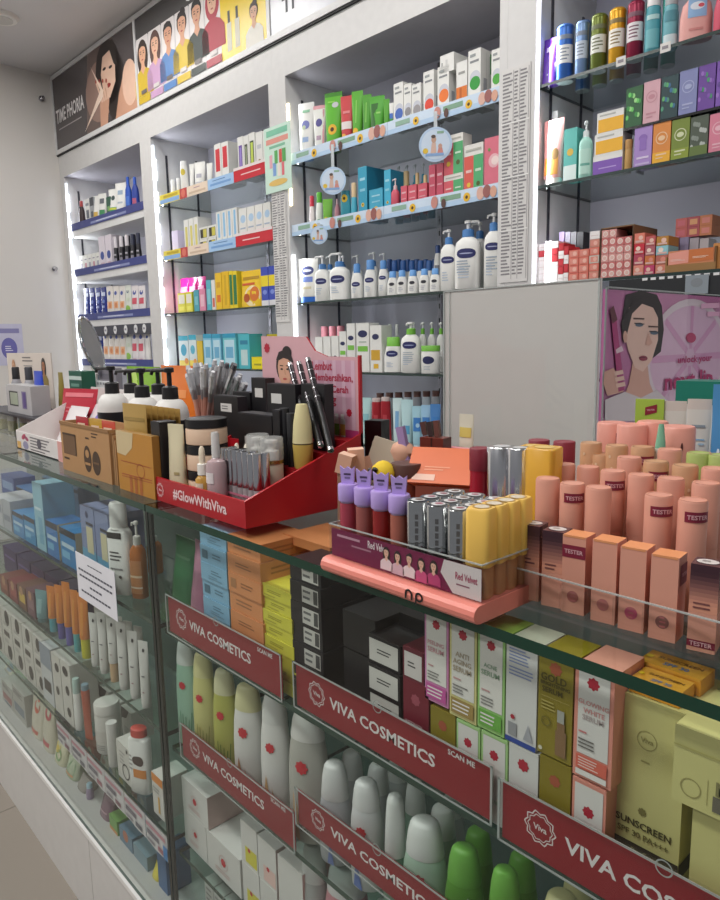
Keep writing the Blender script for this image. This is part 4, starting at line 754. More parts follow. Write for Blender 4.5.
row(A, 'packs on the second shelf of the right cabinet', SH[1], YR, True, [
 (tube, 544, 562, 119.5, 'tilted pink tube with orange foot', dict(rz=0., up=False, col='ecaaa6', cap='e8e2dc', capf=.1, wide=1.1, deco=(('r', -.4, .05, .4, .35, 'e8a04a'), ('e', .2, .4, .2, .25, '8a6a3a'), ('r', -.2, .55, .2, .62, 'f6e4e0')))), (carton, 563, 576, 128.5, 'teal and white carton', dict(d=.05, col='5fb9b0', deco=(('r', -.5, 0, .5, .3, 'd8e8e4'), ('e', 0, .55, .25, .25, 'd8b44a')))),
 (pump, 578, 592, 121, 'mint bottle with clear cap', dict(k=.9, col='a9ddcf', collar='dfe6e6', head='d6dcdc', nz=.1, body=.72, deco=(('r', -.45, .1, .45, .7, 'bfe6d8'), ('r', -.3, .3, .3, .36, '6fb4a4')))),
 (carton, 592.5, 622, 140, 'purple and white carton, bottom of its stack', dict(d=.06, h=.055, deco=(('r', -.5, 0, .5, .72, '7f55b4'), ('r', -.3, .3, .3, .36, 'b79fd8')))), (carton, 594, 622.5, 125, 'yellow and white carton, middle of its stack', dict(d=.06, dz=.056, h=.058, deco=(('r', -.45, .05, .5, .68, 'eeb32a'), ('r', -.4, .82, .2, .9, 'b9b9b4')))), (carton, 596.5, 623.5, 108, 'yellow and white carton, top of its stack', dict(d=.06, dz=.115, h=.058, deco=(('r', -.45, .05, .5, .68, 'eeb32a'), ('r', -.4, .82, .2, .9, 'b9b9b4')))),
 (jar, 624, 632, 140, 'small tan jar', dict(col='c49a5a', lid='b98a4a')),
 sm(633.3, 651, 125.5, 'lavender mask box with sketched figure', 'a98acb', (('e', 0, .7, .25, .2, '8a66b4'), ('r', -.2, .4, .2, .7, '8f6cba'), ('r', -.35, .2, .35, .25, 'd9cbe8'), ('r', -.4, .05, .4, .1, 'c9b6e0'))), sm(651.8, 669.5, 122.5, 'orange mask box with round emblem', 'dd8a3c', (('r', -.5, 0, .5, .28, 'eeb02a'),)+mk('x', 'efc9a0')), sm(670.3, 688.3, 119, 'olive green mask box with round emblem', '76882f', (('r', -.5, 0, .5, .28, '8a9a2f'),)+mk('x', 'd3d8b0')), sm(689, 707, 116, 'dark grey green mask box with white flowers', '4a5546', fl('b9bfb9', '8a948a')+(('r', -.5, 0, .5, .26, '5f7434'),)), sm(708, 727, 113, 'rose pink mask box with round emblem', 'd87f96', mk('x', 'eab8c4')),
 sm(625, 641.5, 98, 'bright green leaf mask box', '2a5f38', fl('6fd06a', 'a3e08f', '3f9a4a'), dz=.115, h=.105, where='upper row, second right-cabinet shelf'), sm(642.5, 659, 91.5, 'pale pink mask box with leaf circle', 'd8aab4', mk('x', 'c48a96'), dz=.115, h=.108, where='upper row, second right-cabinet shelf'), sm(660, 677, 87, 'dark green floral mask box', '1f3f44', fl('4f9a7a', '3a6f9a', '5fae6a'), dz=.115, h=.108, where='upper row, second right-cabinet shelf'), sm(678, 696, 81.5, 'grey violet mask box with round emblem', '8288b8', mk('x', 'a9b0d4'), dz=.115, h=.11, where='upper row, second right-cabinet shelf'), sm(697, 714, 77, 'purple floral mask box', '6a3f9a', fl('9a6fc4', '3f9a6a', '7f4fb0'), dz=.115, h=.11, where='upper row, second right-cabinet shelf'), sm(715, 733, 73, 'violet mask box at the picture edge', '7a4fae', fl('9a6fc4', '5f3f94'), dz=.115, h=.11, where='upper row, second right-cabinet shelf')])
b = MB(); x0, x1 = U(624, YR, 1.85, True), U(735, YR, 1.85, True); b.box(x0, x1, YR-.002, YR+.1, SH[1]+.108, SH[1]+.1145, m('1d1f20', .2), top=m('2a2d2e', .2))
for xx in (x0+.012, x1-.014): b.box(xx, xx+.006, YR+.0585, YR+.1, SH[1]+.0005, SH[1]+.108, m('2a2d2e', .3))
thing('display_riser', 'black riser holding the upper row of mask boxes', 'riser', [(None, b)], W=True)
row('behind the pink tube, second right-cabinet shelf', None, SH[1], YR+.08, True, [(carton, 545, 556, 112, 'white carton', dict(d=.05, deco=(('r', -.3, .4, .3, .6, 'e6c4c4'),)))])
# lip boxes: stacks of small end-on cartons
def lipstack(px0, px1, py_top, n, cols, what, where, kind='plain', dy=0., d=.07):
    X = (U(px0, YR+dy, SH[2], True), U(px1, YR+dy, SH[2], True)); xc = sum(X)/2; H = V(py_top, xc, YR+dy, True)-SH[2]; hh = H/n
    for k in range(n):
        col = cols[k % len(cols)]
        if kind == 'dot': deco = (('e', 0, .5, .36, .36, 'ecd8d0' if k % 3 else 'e9e2da'), ('e', 0, .5, .26, .26, 'e0b8ae'))
        elif kind == 'art': deco = (('r', -.42, .12, .42, .88, col), ('e', (-.1, .12)[k % 2], .55, .22, .2, ('e8c0b0', 'd98a7a', 'f0d8c8')[k % 3]), ('r', -.4, .1, .4, .3, 'd8b0a8'))
        elif col in ('ece6e4', 'e6e0dc'): deco = (('r', -.4, .4, .4, .5, 'd8c8c4'),)
        elif col == 'b5202c': deco = (('r', -.38, .15, .38, .85, 'c42834'),)
        else: deco = (('r', -.38, .15, .38, .85, 'd98a7c'), ('e', .1, .5, .2, .2, 'e6b0a0'))
        put(carton, 0, 0, 0, what, where, SH[2]+k*hh+.0004, YR+dy, True, 'small lip boxes on the right cabinet', name='lip_box', cat='box', d=d, h=hh-.0008, Xr=X, col=col, deco=deco, flap=False, order='z', key=-k)
W_, R_, C_, N_ = 'ece6e4', 'b5202c', 'd9705f', 'c98a78'
for i, (a, c, t, n, cols) in enumerate(((531.5, 537.5, 244, 6, (W_, 'e6e0dc', W_, 'f0ecec')), (538, 544, 244, 6, (W_, W_, 'e6e0dc', W_, R_)), (544.5, 551, 241, 6, (W_, 'e6e0dc', W_)), (551.3, 557.3, 241, 6, (W_, W_, W_, R_, R_)))):
    lipstack(a, c, t, n, cols, 'white and red lip box', f'{ORD[i]} white stack from the cabinet upright')
lipstack(557.8, 563, 243, 5, (W_, R_, R_), 'crimson lip box', 'crimson stack beside the white stacks'); lipstack(563.2, 567.8, 246, 4, (W_, R_), 'crimson lip box', 'crimson stack beside the coral stacks')
lipstack(568.3, 578, 250, 4, (C_, 'd4685c', C_), 'coral lip box', 'left coral stack'); lipstack(578.3, 588, 249, 4, (C_, 'dc7a68'), 'coral lip box', 'right coral stack')
lipstack(588.6, 598.3, 231, 6, (N_, C_, 'cfc6ba', C_, N_, W_), 'mixed coral lip box', 'tall column left of the open carton')
for i, (a, c, n, t) in enumerate(((600.5, 607.5, 6, 230), (607.8, 614.8, 6, 229), (615.1, 622.6, 5, 237), (622.9, 630.4, 5, 236))):
    lipstack(a, c, t, n, ('d48a86', 'c9706e', 'd99a94'), 'round-ended pink lip box', f'{ORD[i]} column inside the open carton', 'dot')
for i, (a, c, t, cols) in enumerate(((633, 643.3, 233, ('dc8a78', 'b04058', 'c8283a', 'e0806a')), (644, 654, 236, ('c2406a', 'c8703a', 'b06068', 'c05a5a')), (655, 667, 236, ('d0806a', 'b86858', '8fc4cc', 'b8802f')))):
    lipstack(a, c, t, 4, cols, 'picture printed lip box', f'{ORD[i]} picture column right of the open carton', 'art')
for i, (a, c) in enumerate(((558, 563), (564, 569), (569.5, 575), (575.5, 582))):
    put(carton, a, c, 232, 'lilac grey carton' if i < 3 else 'black carton', 'upright behind the crimson lip boxes', SH[2]+.0005, YR+.09, True, 'cartons behind the lip boxes', d=.04, col=('b9a4d4', '9a94a4', '6f6f74', '2a2a2d')[i], deco=(('r', -.3, .3, .3, .7, 'd8cbe4'),) if i < 3 else ())
b = MB(); x0, x1 = U(599.3, YR, SH[2], True), U(631.6, YR, SH[2], True); zt = V(225, x1, YR, True); y1 = YR+.16; kb = m('8a6a48', .7); kd = m('57422f', .8)
b.box(x0, x0+.0025, YR, y1, SH[2]+.0005, zt, kd); b.box(x1-.0025, x1, YR, y1, SH[2]+.0005, zt, kd, right=kb); b.box(x0+.0025, x1-.0025, y1-.003, y1, SH[2]+.0005, zt, kd); b.box(x0, x1, YR+.002, y1, zt, zt+.003, kb); thing('open_carton', 'open brown carton lying on its side full of pink lip boxes', 'carton', [(None, b)], W=True)
# brown tray carton with orange and pink front, and boxes on and behind it
x0, x1 = U(664.5, YR-.012, SH[2], True), U(715, YR-.012, SH[2], True); H = V(246, x1, YR, True)-SH[2]; w = x1-x0; b = MB(); kb = m('9a7446', .75)
b.box(-w/2, w/2, 0, .1, 0, H*.32, kb); b.box(-w/2, -w/2+.004, 0, .1, H*.32, H*.7, kb); b.box(w/2-.004, w/2, 0, .1, H*.32, H, kb, front=m('6f5232', .8))
fr = ffront(0, -w/2, 0); b.box(-w/2+.006, w/2-.006, .003, .09, H*.32, H*.95, m('c9825a', .6)); f2 = ffront(.003, -w/2, 0, .0006)
b.poly(f2, [(.008, H*.34), (w*.46, H*.38), (w*.46, H*.95), (.008, H*.86)], m('e59a8a'), 1); b.poly(f2, [(w*.46, H*.38), (w-.008, H*.42), (w-.008, H*.95), (w*.46, H*.95)], m('c9713a'), 1); lines(b, f2, w*.1, H*.48, w*.42, H*.58, 2, m('f0d0c4'), 2); lines(b, f2, w*.54, H*.54, w*.9, H*.64, 2, m('f0d8c4'), 2)
thing('tray_carton', 'brown tray carton with pink and orange front panel', 'carton', [(None, b)], ((x0+x1)/2, YR-.01, SH[2]+.0005), W=True)
put(carton, 712, 726, 243, 'orange sided carton', 'at the picture edge beside the brown tray carton', SH[2]+.0005, YR+.0, True, d=.06, col='c98a4a')
row('behind the brown tray carton', 'packs behind the brown tray carton', SH[2], YR+.1, True, [(carton, 668+10*i, 677+10*i, 237+.5*i, ('lilac pink carton', 'grey violet carton', 'pale grey carton', 'pale grey carton')[i], dict(d=.06, col=('c98aa4', '8f86a4', 'a9a4ac', 'b4b0b4')[i], deco=(('r', -.3, .3, .3, .6, 'd8c4d0'),))) for i in range(4)])
X0 = U(684, YR+.13, SH[2]+.1, True); zb = SH[2]+.105
b = MB()
for k in range(6):
    xx = -.05+.034*(k % 3); z = .028*(k//3); b.box(xx, xx+.033, -.03, .04, z, z+.0275, m(('c96a64', 'b85a60', 'c98058')[k % 3], .5)); b.rect(ffront(-.03, xx, z), .006, .006, .027, .021, m(('d88a80', 'd0707a', 'e0a878')[(k+1) % 3]), 1)
thing('lip_box_bundle', 'shrink-wrapped bundle of small pink boxes on the cartons behind', 'box', [(None, b)], (X0+.03, YR+.145, SH[2]+.107), W=True)
b = MB(); x0, x1 = U(612, 2.02, 1.41, True), BAYS[3][1]; b.box(x0, x1, 2.0, 2.012, 1.36, 1.441, m('26282b', .35)); [b.rect(ffront(2.0, k=.001), x0+.1+.024*k, 1.434, x0+.115+.024*k, 1.441, m('e2e2e2'), 1) for k in range(10)]
thing('shelf_sign', 'black sign with white capitals below the lip boxes', 'sign', [(None, b)], W=True)
X = U(700, 2.02, 1.4, True)
b = MB(); b.box(-.03, .03, -.004, 0, -.0, .05, m('9aa4ac', .3, a=.8)); b.ell(ffront(-.004), 0, .03, .016, .012, m('7f858a'), 1); thing('hook_tag', 'grey plastic hook tag hanging in front of the black sign', 'price tag', [(None, b)], (X, 1.9985, 1.388), W=True)

# ================================================================ counters
Y0, YBK, ZT = .4803, .985, 1.03
def counter(label, x0, x1, shelves, ends):
    P = []
    b = MB(); b.box(x0, x1, Y0, YBK, 0, .236, m('d3d1ce', .35)); b.box(x0, x1, Y0-.006, Y0, .225, .236, m('eceae8', .3))
    n = int((x1-x0)/.4)
    for i in range(1, n+1, 2): b.box(x1-.4*i-.0006, x1-.4*i+.0006, Y0-.0006, Y0, .0, .224, m('c3c0bc', .6))
    P.append(('plinth', b))
    P.append(('base_deck', MB().box(x0+.006, x1-.006, Y0+.012, YBK-.012, .2365, .246, m('b9b8b6', .4))))
    P.append(('glass_top', MB().box(x0, x1, Y0-.004, YBK, ZT-.011, ZT, GLASS, front=EDGE, left=EDGEK, right=EDGEK, back=EDGE)))
    P.append(('front_glass', MB().box(x0+.008, x1-.008, Y0, Y0+.005, .2365, ZT-.0115, GLASS, left=EDGEK, right=EDGEK, top=EDGE, bottom=EDGE)))
    for e in ends: P.append(('end_glass', MB().box(x0 if e < 0 else x1-.009, x0+.009 if e < 0 else x1, Y0, YBK-.01, .2365, ZT-.0115, GLASSE, front=EDGEK, back=EDGEK, top=EDGEK)))
    P.append(('back_panel', MB().box(x0+.008, x1-.008, YBK-.01, YBK, .2365, ZT-.0115, m('96989a', .4))))
    for z in shelves: P.append(('shelf', MB().box(x0+.0095, x1-.0095, Y0+.0108, YBK-.012, z-.008, z, SHELFG, front=m('27453b', .15), left=EDGEK, right=EDGEK)))
    for xx in ([x0+.02] if -1 in ends else [])+([x1-.02] if 1 in ends else []):
        P.append(('shelf_post', MB().box(xx-.005, xx+.005, Y0+.11, Y0+.12, .246, ZT-.0115, m('b4b8b8', .3, .9)), 'aluminium post'))
    return thing('display_counter', label, 'counter', P)
counter('long glass display counter at the left with a white base', -3.3, -1.0335, (.822, .628, .43), (1,))
counter('glass display counter with red brand strips at the right', -1.0305, .55, (.8225, .615, .42), (-1, 1))
b = MB(); b.box(-.53, .55, .99, 1.75, 0, 1.018, m('d8d6d3', .4)); t = MB(); t.box(-.53, .55, .99, 1.75, 1.0185, ZT, m('dcdcda', .2), front=EDGE, left=EDGE)
thing('return_counter', 'white return counter behind the peach lip products', 'counter', [('body', b), ('worktop', t)])

# red brand strips in clear holders
LOGO = m('ecdcdc', .5); WTXT = m('f1e8e8', .5)
def viva(fr, b, u, v, s, c):
    b.ring(fr, u, v, s, s, s*.09, c, 2, 40, 10, .09); b.ring(fr, u, v, s*.8, s*.8, s*.06, c, 2, 40, 10, .07); b.txt(fr, u, v, s*.9, 'Viva', c, 2)
def brand(label, x0, x1, z0, z1, col, wide=True):
    w, h = x1-x0, z1-z0; h0 = MB(); h0.box(-w/2, w/2, -.0015, .0015, 0, h, ACRYL, front=ACRYL)
    for a, c, d, e in ((-w/2, -w/2+.0025, 0, h), (w/2-.0025, w/2, 0, h), (-w/2, w/2, h-.002, h), (-w/2, w/2, 0, .0018)): h0.box(a, c, -.0022, -.0015, d, e, EDGEA)
    c = MB(); c.box(-w/2+.003, w/2-.003, .0016, .0022, .0025, h-.003, m(col, .5)); fr = ffront(.0016, 0, 0, .0001)
    viva(fr, c, -w*.36, h*.52, h*.24, LOGO); c.txt(fr, -w*.01, h*.5, w*.54, 'VIVA COSMETICS', WTXT, 2, h=h*.23); c.txt(fr, w*.37, h*.82, w*.11, 'SCAN ME', WTXT, 2)
    k = MB(); k.ring(ffront(-.0023), 0, h-.001, .007, .007, .0012, EDGEA, 1, 20)
    thing('brand_strip', label, 'sign', [('holder', h0), ('insert', c), ('hook_disc', k)], ((x0+x1)/2, Y0+.0078, z0), group='red brand strips')
RED1, RED2 = 'a00c22', 'a00c22'
YG = Y0+.0078
def brand_px(label, p0, p1, pt, pb, col):
    x0, x1 = U(p0, YG, .86), U(p1, YG, .86); x1 = x0+.308 if p1 > 700 else x1; brand(label, x0, x1, V(pb, x0, YG), V(pt, x0, YG), col)
brand_px('red brand strip below the blue and orange boxes, top row', 167, 282.5, 593, 632, RED1)
brand_px('red brand strip below the black boxes, top row', 294, 493.5, 660, 706, RED1)
brand_px('red brand strip below the serum boxes, top row', 499, 722, 776, 838, RED1)
def brand_px2(label, p0, p1, pt, pb, col):
    x0, x1 = U(p0, YG, .65), U(p1, YG, .65); x1 = x0+.308 if p1 > 400 else x1; brand(label, x0, x1, V(pb, x0, YG), V(pt, x0, YG), col)
brand_px2('red brand strip below the tall toner bottles, second row', 180.5, 295.5, 721, 756, RED2)
brand_px2('red brand strip below the white-capped bottles, second row', 297, 470, 786, 824, RED2)
brand_px2('red brand strip below the bright green bottles, second row', 468, 700, 898, 940, RED2)

# ================================================================ goods inside the right counter
YI = .497
ZA, ZB, ZC_, ZD = .8225, .615, .42, .246
def stackbox(desc, where, group, px0, px1, zb, ztop_py, n, Yf, d, col, deco, sdeco=(), side=None, jit=.003, **k):
    X0, X1 = U(px0, Yf, zb+.1), U(px1, Yf, zb+.1); xc = (X0+X1)/2; H = V(ztop_py, xc, Yf)-zb; hh = H/n; q = random.Random(n)
    for i in range(n):
        j = q.uniform(-jit, jit); dc = deco[i % len(deco)] if deco and isinstance(deco[0], list) else deco
        put(carton, 0, 0, 0, desc, where, zb+.0005+i*hh, Yf+abs(j)*1.5, False, group, d=d, h=hh-.0008, Xr=(X0+j, X1+j), col=col, side=side, deco=tuple(dc), sdeco=sdeco, order='z', key=-i, **k)
row('at the left end of the right counter', None, ZA, YI+.06, False, [(pouch, 167, 190, 541, 'dark green standing pouch', dict(d=.05, col='3f7a52', shine=.35, deco=(('r', -.3, .7, .3, .74, '6f9a7a'),))), (pouch, 186, 203, 545, 'mauve pink standing pouch', dict(d=.05, col='b0788f', shine=.35, dy=-.03))])
bl = [[('w', -.1, .45, .3, .75, 2, '5a7f94'), ('w', -.2, .15, .3, .4, 2, '6f93a8')], [('r', -.42, .25, -.2, .75, '4f7488'), ('w', -.02, .35, .33, .7, 2, '5a7f94')]]
stackbox('light blue carton', 'blue stack inside the right counter', 'light blue cartons', 201.5, 228, ZA, 530, 7, YI+.005, .075, '86b4d0', bl, jit=.002)
og = [[('w', -.3, .3, .3, .7, 2, 'a5704a')], [('r', -.42, .25, -.25, .75, 'b07a50'), ('w', -.1, .35, .3, .7, 2, 'a06a44')], [('w', -.25, .35, .25, .65, 2, 'a06a44')]]
stackbox('orange carton', 'front orange stack inside the right counter', 'orange cartons', 229, 262, ZA, 538, 7, YI+.003, .085, 'd98f5c', og, sdeco=(('w', -.3, .25, .3, .75, 2, 'b0754c'),), jit=.002)
put(carton, 253, 286, 0, 'orange carton', 'lying crosswise at the top of the front orange stack', ZA+.182, YI+.06, d=.08, h=.012, Xr=(-.775, -.672), col='d98f5c', tdeco=(('w', -.3, .3, .3, .7, 3, 'b0754c'),))
yl = [[('w', -.2, .4, .3, .7, 2, 'a59a30'), ('w', -.3, .1, .1, .3, 1, 'b5aa3a')]]
stackbox('yellow carton', 'yellow stack inside the right counter', 'yellow cartons', 257.5, 291.5, ZA, 588, 8, YI+.004, .1, 'd9d24a', yl, jit=.003)
wl = [('r', -.1, .1, .42, .88, 'c9c6c0'), ('r', .27, .18, .4, .82, '4a4a4a'), ('w', -.06, .2, .24, .8, 2, '6a6a6a')]
stackbox('black carton with white sticker', 'first black stack inside the right counter', 'black cartons', 291, 322, ZA, 563, 7, YI+.006, .12, '222024', wl, side='1d1c20', jit=.002)
wl2 = [('r', -.44, .1, .44, .9, 'cfccc6'), ('w', -.2, .4, .25, .62, 2, '3a3a3a')]
stackbox('black carton with large white sticker', 'low black stack beside the maroon cartons', 'black cartons', 367, 400, ZA, 641, 4, YI+.006, .09, '1d1b1e', wl2, jit=.003)
put(carton, 322, 0, 0, 'long plain black carton', 'between the two black stacks, upper', ZA+.098, YI+.018, d=.1, h=.046, Xr=(-.602, -.545), col='161518', side='1a191c'); put(carton, 322, 0, 0, 'long plain black carton', 'between the two black stacks, lower', ZA+.0005, YI+.018, d=.1, h=.095, Xr=(-.602, -.545), col='19181b', side='141316')
put(carton, 0, 0, 0, 'broad black carton', 'on top behind the low black stack', ZA+.088, YI+.05, d=.1, h=.06, Xr=(-.54, -.47), col='1a191c', deco=())
# maroon, then serum cartons (each stands on the lower row)
def sx(a, c): return (U(a, YI, .95)+.0004, U(c, YI, .95)-.0004)
XM = sx(402.5, 424); zm1 = V(682, sum(XM)/2, YI); zm2 = V(650, sum(XM)/2, YI)
put(carton, 403, 426, 648, 'maroon carton with white sticker', 'above another, left of the serum cartons', zm1+.0005, YI, Xr=XM, d=.05, h=zm2-zm1, col='6a1f30', deco=(('r', -.42, .1, .42, .88, 'd2cbc8'), ('w', -.25, .4, .2, .62, 2, '4a4a4a')))
put(carton, 403, 426, 648, 'maroon retinol carton', 'standing low left of the serum cartons', ZA+.0005, YI, Xr=sx(402.5, 429), d=.05, h=zm1-ZA-.0005, col='75182c', deco=(('f', 0, .82, .17, 'a04a5a'), ('t', -.05, .55, .7, 'RETINOL', 'd8b4b8'), ('t', -.1, .43, .55, 'SERUM', 'd8b4b8'), ('w', -.38, .2, .2, .34, 2, 'b08088')))
def hb(px, py): return V(py, U(px, YI, .9), YI)-ZA
VR = 'b3243a'
def serum(name, h, px0, px1, frame, foot, desc, tcol, lines_, top=None, rows=()):
    X = sx(px0, px1); zt = 1.013; zb = ZA+h; hh = zt-zb
    dc = (('r', -.42, .22, .42, .97, 'e6e2dc'), ('f', 0, .87, .15, VR))
    for i, s in enumerate(lines_): dc += (('t', -.02, .66-.075*i, .68 if len(s) > 4 else .5, s, tcol),)
    dc += (('w', -.34, .385, -.02, .425, 1, 'c99a9a'), ('w', -.36, .25, .2, .35, 3, '8a8784'), ('r', -.42, .04, .42, .2, foot), ('w', -.36, .06, .3, .18, 3, 'f0e8e6'))
    return put(carton, 0, 0, 0, desc, 'upper row behind the counter front glass', zb, YI, Xr=X, d=.045, h=hh, col=frame, top=top or frame, deco=dc, name='serum_carton', group='serum cartons, upper row')
serum('peeling', hb(436, 703), 424.5, 449, 'd58ab8', 'c85aa0', 'white carton with pink frame and foot', 'd8a0a8', ['PEELING', 'SERUM'])
serum('aging', hb(462, 719), 449.3, 477, 'd9cf8f', 'a58a4f', 'white carton with cream frame and brown foot', 'b5a590', ['ANTI', 'AGING', 'SERUM'], top='cfc98a')
serum('acne', hb(491, 732), 477.3, 505, '9fce7c', '6fb04a', 'white carton with green frame and foot', '8fa88f', ['ACNE', 'SERUM'], top='9fbf5a')
put(carton, 0, 0, 0, 'white carton back with blue print and blue foot', 'upper row behind the counter front glass', ZA+hb(521, 746), YI, Xr=sx(505.3, 537), d=.045, h=1.013-ZA-hb(521, 746), col='dcdad8', top='c6ccb8', name='serum_carton', group='serum cartons, upper row', deco=(('w', -.4, .78, .4, .97, 6, '8f9ac4'), ('w', -.4, .66, .4, .76, 3, '8f9ac4'), ('r', -.5, 0, .5, .05, '2f4a9a'), ('r', -.4, .07, -.12, .2, '9a9a9e'), ('p', ((.1, .08), (.42, .08), (.26, .24)), 'a9a9b0'), ('f', -.25, .26, .07, VR)))
put(carton, 0, 0, 0, 'dull gold carton with dropper bottle picture', 'upper row behind the counter front glass', ZA+hb(555, 759), YI, Xr=sx(537.3, 572.5), d=.045, h=1.013-ZA-hb(555, 759), col='8f7f26', top='8f861e', name='serum_carton', group='serum cartons, upper row', deco=(('f', 0, .87, .17, 'a8553a'), ('t', -.05, .77, .75, 'GOLD', '5a4f18'), ('t', 0, .71, .85, 'BRIGHTENING', '4f4614'), ('t', -.08, .65, .6, 'SERUM', '5a4f18'), ('r', -.42, .58, .42, .585, 'b5a55a'), ('w', -.4, .45, .05, .55, 3, 'b5a55a'), ('o', -.24, .34, .14, .03, '6f651c'), ('r', .05, .05, .36, .3, '8a6a4a'), ('r', .1, .3, .32, .38, '8a6a4a'), ('r', .1, .38, .3, .5, 'a9a9a0'), ('e', -.38, .06, .06, .06, 'd8d4c0')))
X = sx(573, 613)
put(carton, 0, 0, 0, 'white carton with salmon frame and foot', 'upper row behind the counter front glass', ZA+hb(589, 781), YI, Xr=X, d=.05, h=1.013-ZA-hb(589, 781), col='e29484', top='e0a08c', name='serum_carton', group='serum cartons, upper row', deco=(('r', -.4, .22, .4, .97, 'e0dcd8'), ('f', -.02, .87, .15, VR), ('t', 0, .69, .78, 'GLOWING', 'd99a98'), ('t', .02, .62, .55, 'WHITE', 'd99a98'), ('t', 0, .56, .55, 'SERUM', 'b9a9a8'), ('w', -.36, .4, -.04, .44, 1, 'd08080'), ('w', -.36, .27, .25, .37, 3, '6f6a68'), ('r', -.4, .09, .4, .21, 'dc6a58'), ('w', -.34, .1, .25, .2, 4, 'f0d0c8'), ('r', -.4, .03, .4, .08, 'e9e4e0')))
low = 'lower row behind the counter front glass'
def lowbox(px0, px1, h, desc, col, deco, top=None): put(carton, 0, 0, 0, desc, low, ZA+.0005, YI, Xr=sx(px0, px1), d=.045, h=h, col=col, top=top, deco=deco, name='serum_carton', group='serum cartons, lower row')
lowbox(430, 456, hb(444, 711)-.001, 'small dull gold carton', '8a7a22', (('f', 0, .82, .16, 'a8553a'), ('t', -.05, .5, .7, 'GOLD', '3f3812'), ('t', 0, .3, .75, 'BRIGHTENING', '3f3812')))
lowbox(456.3, 481, hb(466, 722)-.0015, 'white carton with green frame', 'a9d08a', (('r', -.42, .0, .42, .97, 'dedad6'), ('f', 0, .78, .16, VR), ('t', 0, .25, .45, 'ACNE', '8fb08f')))
lowbox(481.3, 509, hb(494, 735)-.0015, 'white carton with green frame', 'a9d08a', (('r', -.42, .0, .42, .97, 'dedad6'), ('f', 0, .78, .16, VR), ('t', 0, .25, .45, 'ACNE', '8fb08f')))
lowbox(509.3, 540, hb(524, 748)-.0015, 'white carton with blue lettering', 'd9d7d4', (('f', 0, .82, .18, VR), ('t', -.1, .5, .4, 'VIT C', '3f4f9a'), ('t', 0, .34, .75, 'COLLAGEN', '3f4f9a'), ('t', -.05, .18, .55, 'SERUM', '3f4f9a')))
lowbox(540.3, 573, hb(556, 761)-.0015, 'dull gold carton with dark lettering', '8a7a22', (('f', 0, .8, .17, 'a8553a'), ('t', -.1, .5, .4, 'GOLD', '3f3812'), ('t', 0, .36, .75, 'BRIGHTENING', '3f3812'), ('t', -.05, .22, .5, 'SERUM', '3f3812')))
lowbox(573.5, 609, hb(590, 783)-.0015, 'white carton with salmon frame', 'e29484', (('r', -.42, .0, .42, .96, 'dedad6'), ('f', 0, .7, .16, VR), ('t', 0, .2, .75, 'GLOWING', 'd99a98')))
# further serum cartons behind (tops seen through the counter top)
# sunscreen and yellow cartons
YSN = YI+.018; X = (U(612.5, YSN, .97), U(686, YSN, .97)); cr = 'ccc583'; hs_ = V(688, X[0], YSN)-ZA-.0005
put(carton, 0, 0, 0, 'large pale yellow sunscreen carton', 'right of the serum cartons behind the glass', ZA+.0005, YSN, Xr=X, d=.075, h=hs_, col=cr, name='sunscreen_carton', deco=(('o', .0, .8, .14, .012, 'a39a60'), ('t', 0, .8, .18, 'Viva', 'a39a60'), ('w', -.07, .68, .07, .7, 1, 'a39a60'), ('f', -.02, .43, .055, '7a7342'), ('t', 0, .355, .78, 'SUNSCREEN', '4a4528'), ('t', 0, .30, .72, 'SPF 30 PA+++', '6f693c'), ('r', -.5, .17, .5, .25, '3a352a'), ('t', .05, .21, .4, 'Day Cream', 'b0a880')), sdeco=(('r', -.5, .17, .5, .25, '3a352a'), ('w', -.2, .4, .2, .6, 3, '8f8850')))
Xu = U(672, YI, .93); zu1 = V(722, Xu, YI); zu0 = V(796, Xu, YI)
put(carton, 0, 0, 0, 'pale yellow carton', 'below another at the right picture edge', ZA+.0005, YI+.004, Xr=(U(688, YI+.004, .87), U(688, YI+.004, .87)+.07), d=.07, h=zu0-ZA-.001, col=cr, deco=(('o', .05, .65, .14, .012, 'a39a60'), ('r', -.5, .0, .5, .04, '8f8850')))
put(carton, 0, 0, 0, 'pale yellow carton with grey lettering', 'stacked on another at the right picture edge', zu0, YI-.003, Xr=(Xu, Xu+.085), d=.02 and .075, h=zu1-zu0, col='d2cb88', deco=(('o', -.34, .25, .09, .01, 'a39a60'), ('r', -.2, .12, -.195, .45, 'a39a60'), ('t', .12, .38, .5, 'MULTI', '8a8358'), ('r', -.15, .08, .5, .28, '6f6a5c'), ('w', -.05, .13, .45, .23, 1, 'c9c296'), ('r', -.5, .75, .5, .77, 'b5ad6a')))
for i, (yy, zz, hh) in enumerate(((YSN+.034, .0005, .014), (YSN+.004, .0005, .0115))):
    put(carton, 0, 0, 0, 'flat orange sunscreen box', 'lying on the large sunscreen carton', ZA+.0005+hs_+zz, yy, Xr=(X[0]+.003+.008*i, X[1]-.004-.004*i), d=.028, h=hh, col='e09a2a', top='e2a83a', key=i, deco=(('t', 0, .5, .7, 'SUNSCREEN', '6a4a1a'),), tdeco=(('t', .05, .14, .7, 'SUNSCREEN', '6a4a1a'), ('t', .05, -.2, .4, 'SPF 30', '4f7fb0'), ('e', -.42, 0, .06, .06, 'f0d02a')))

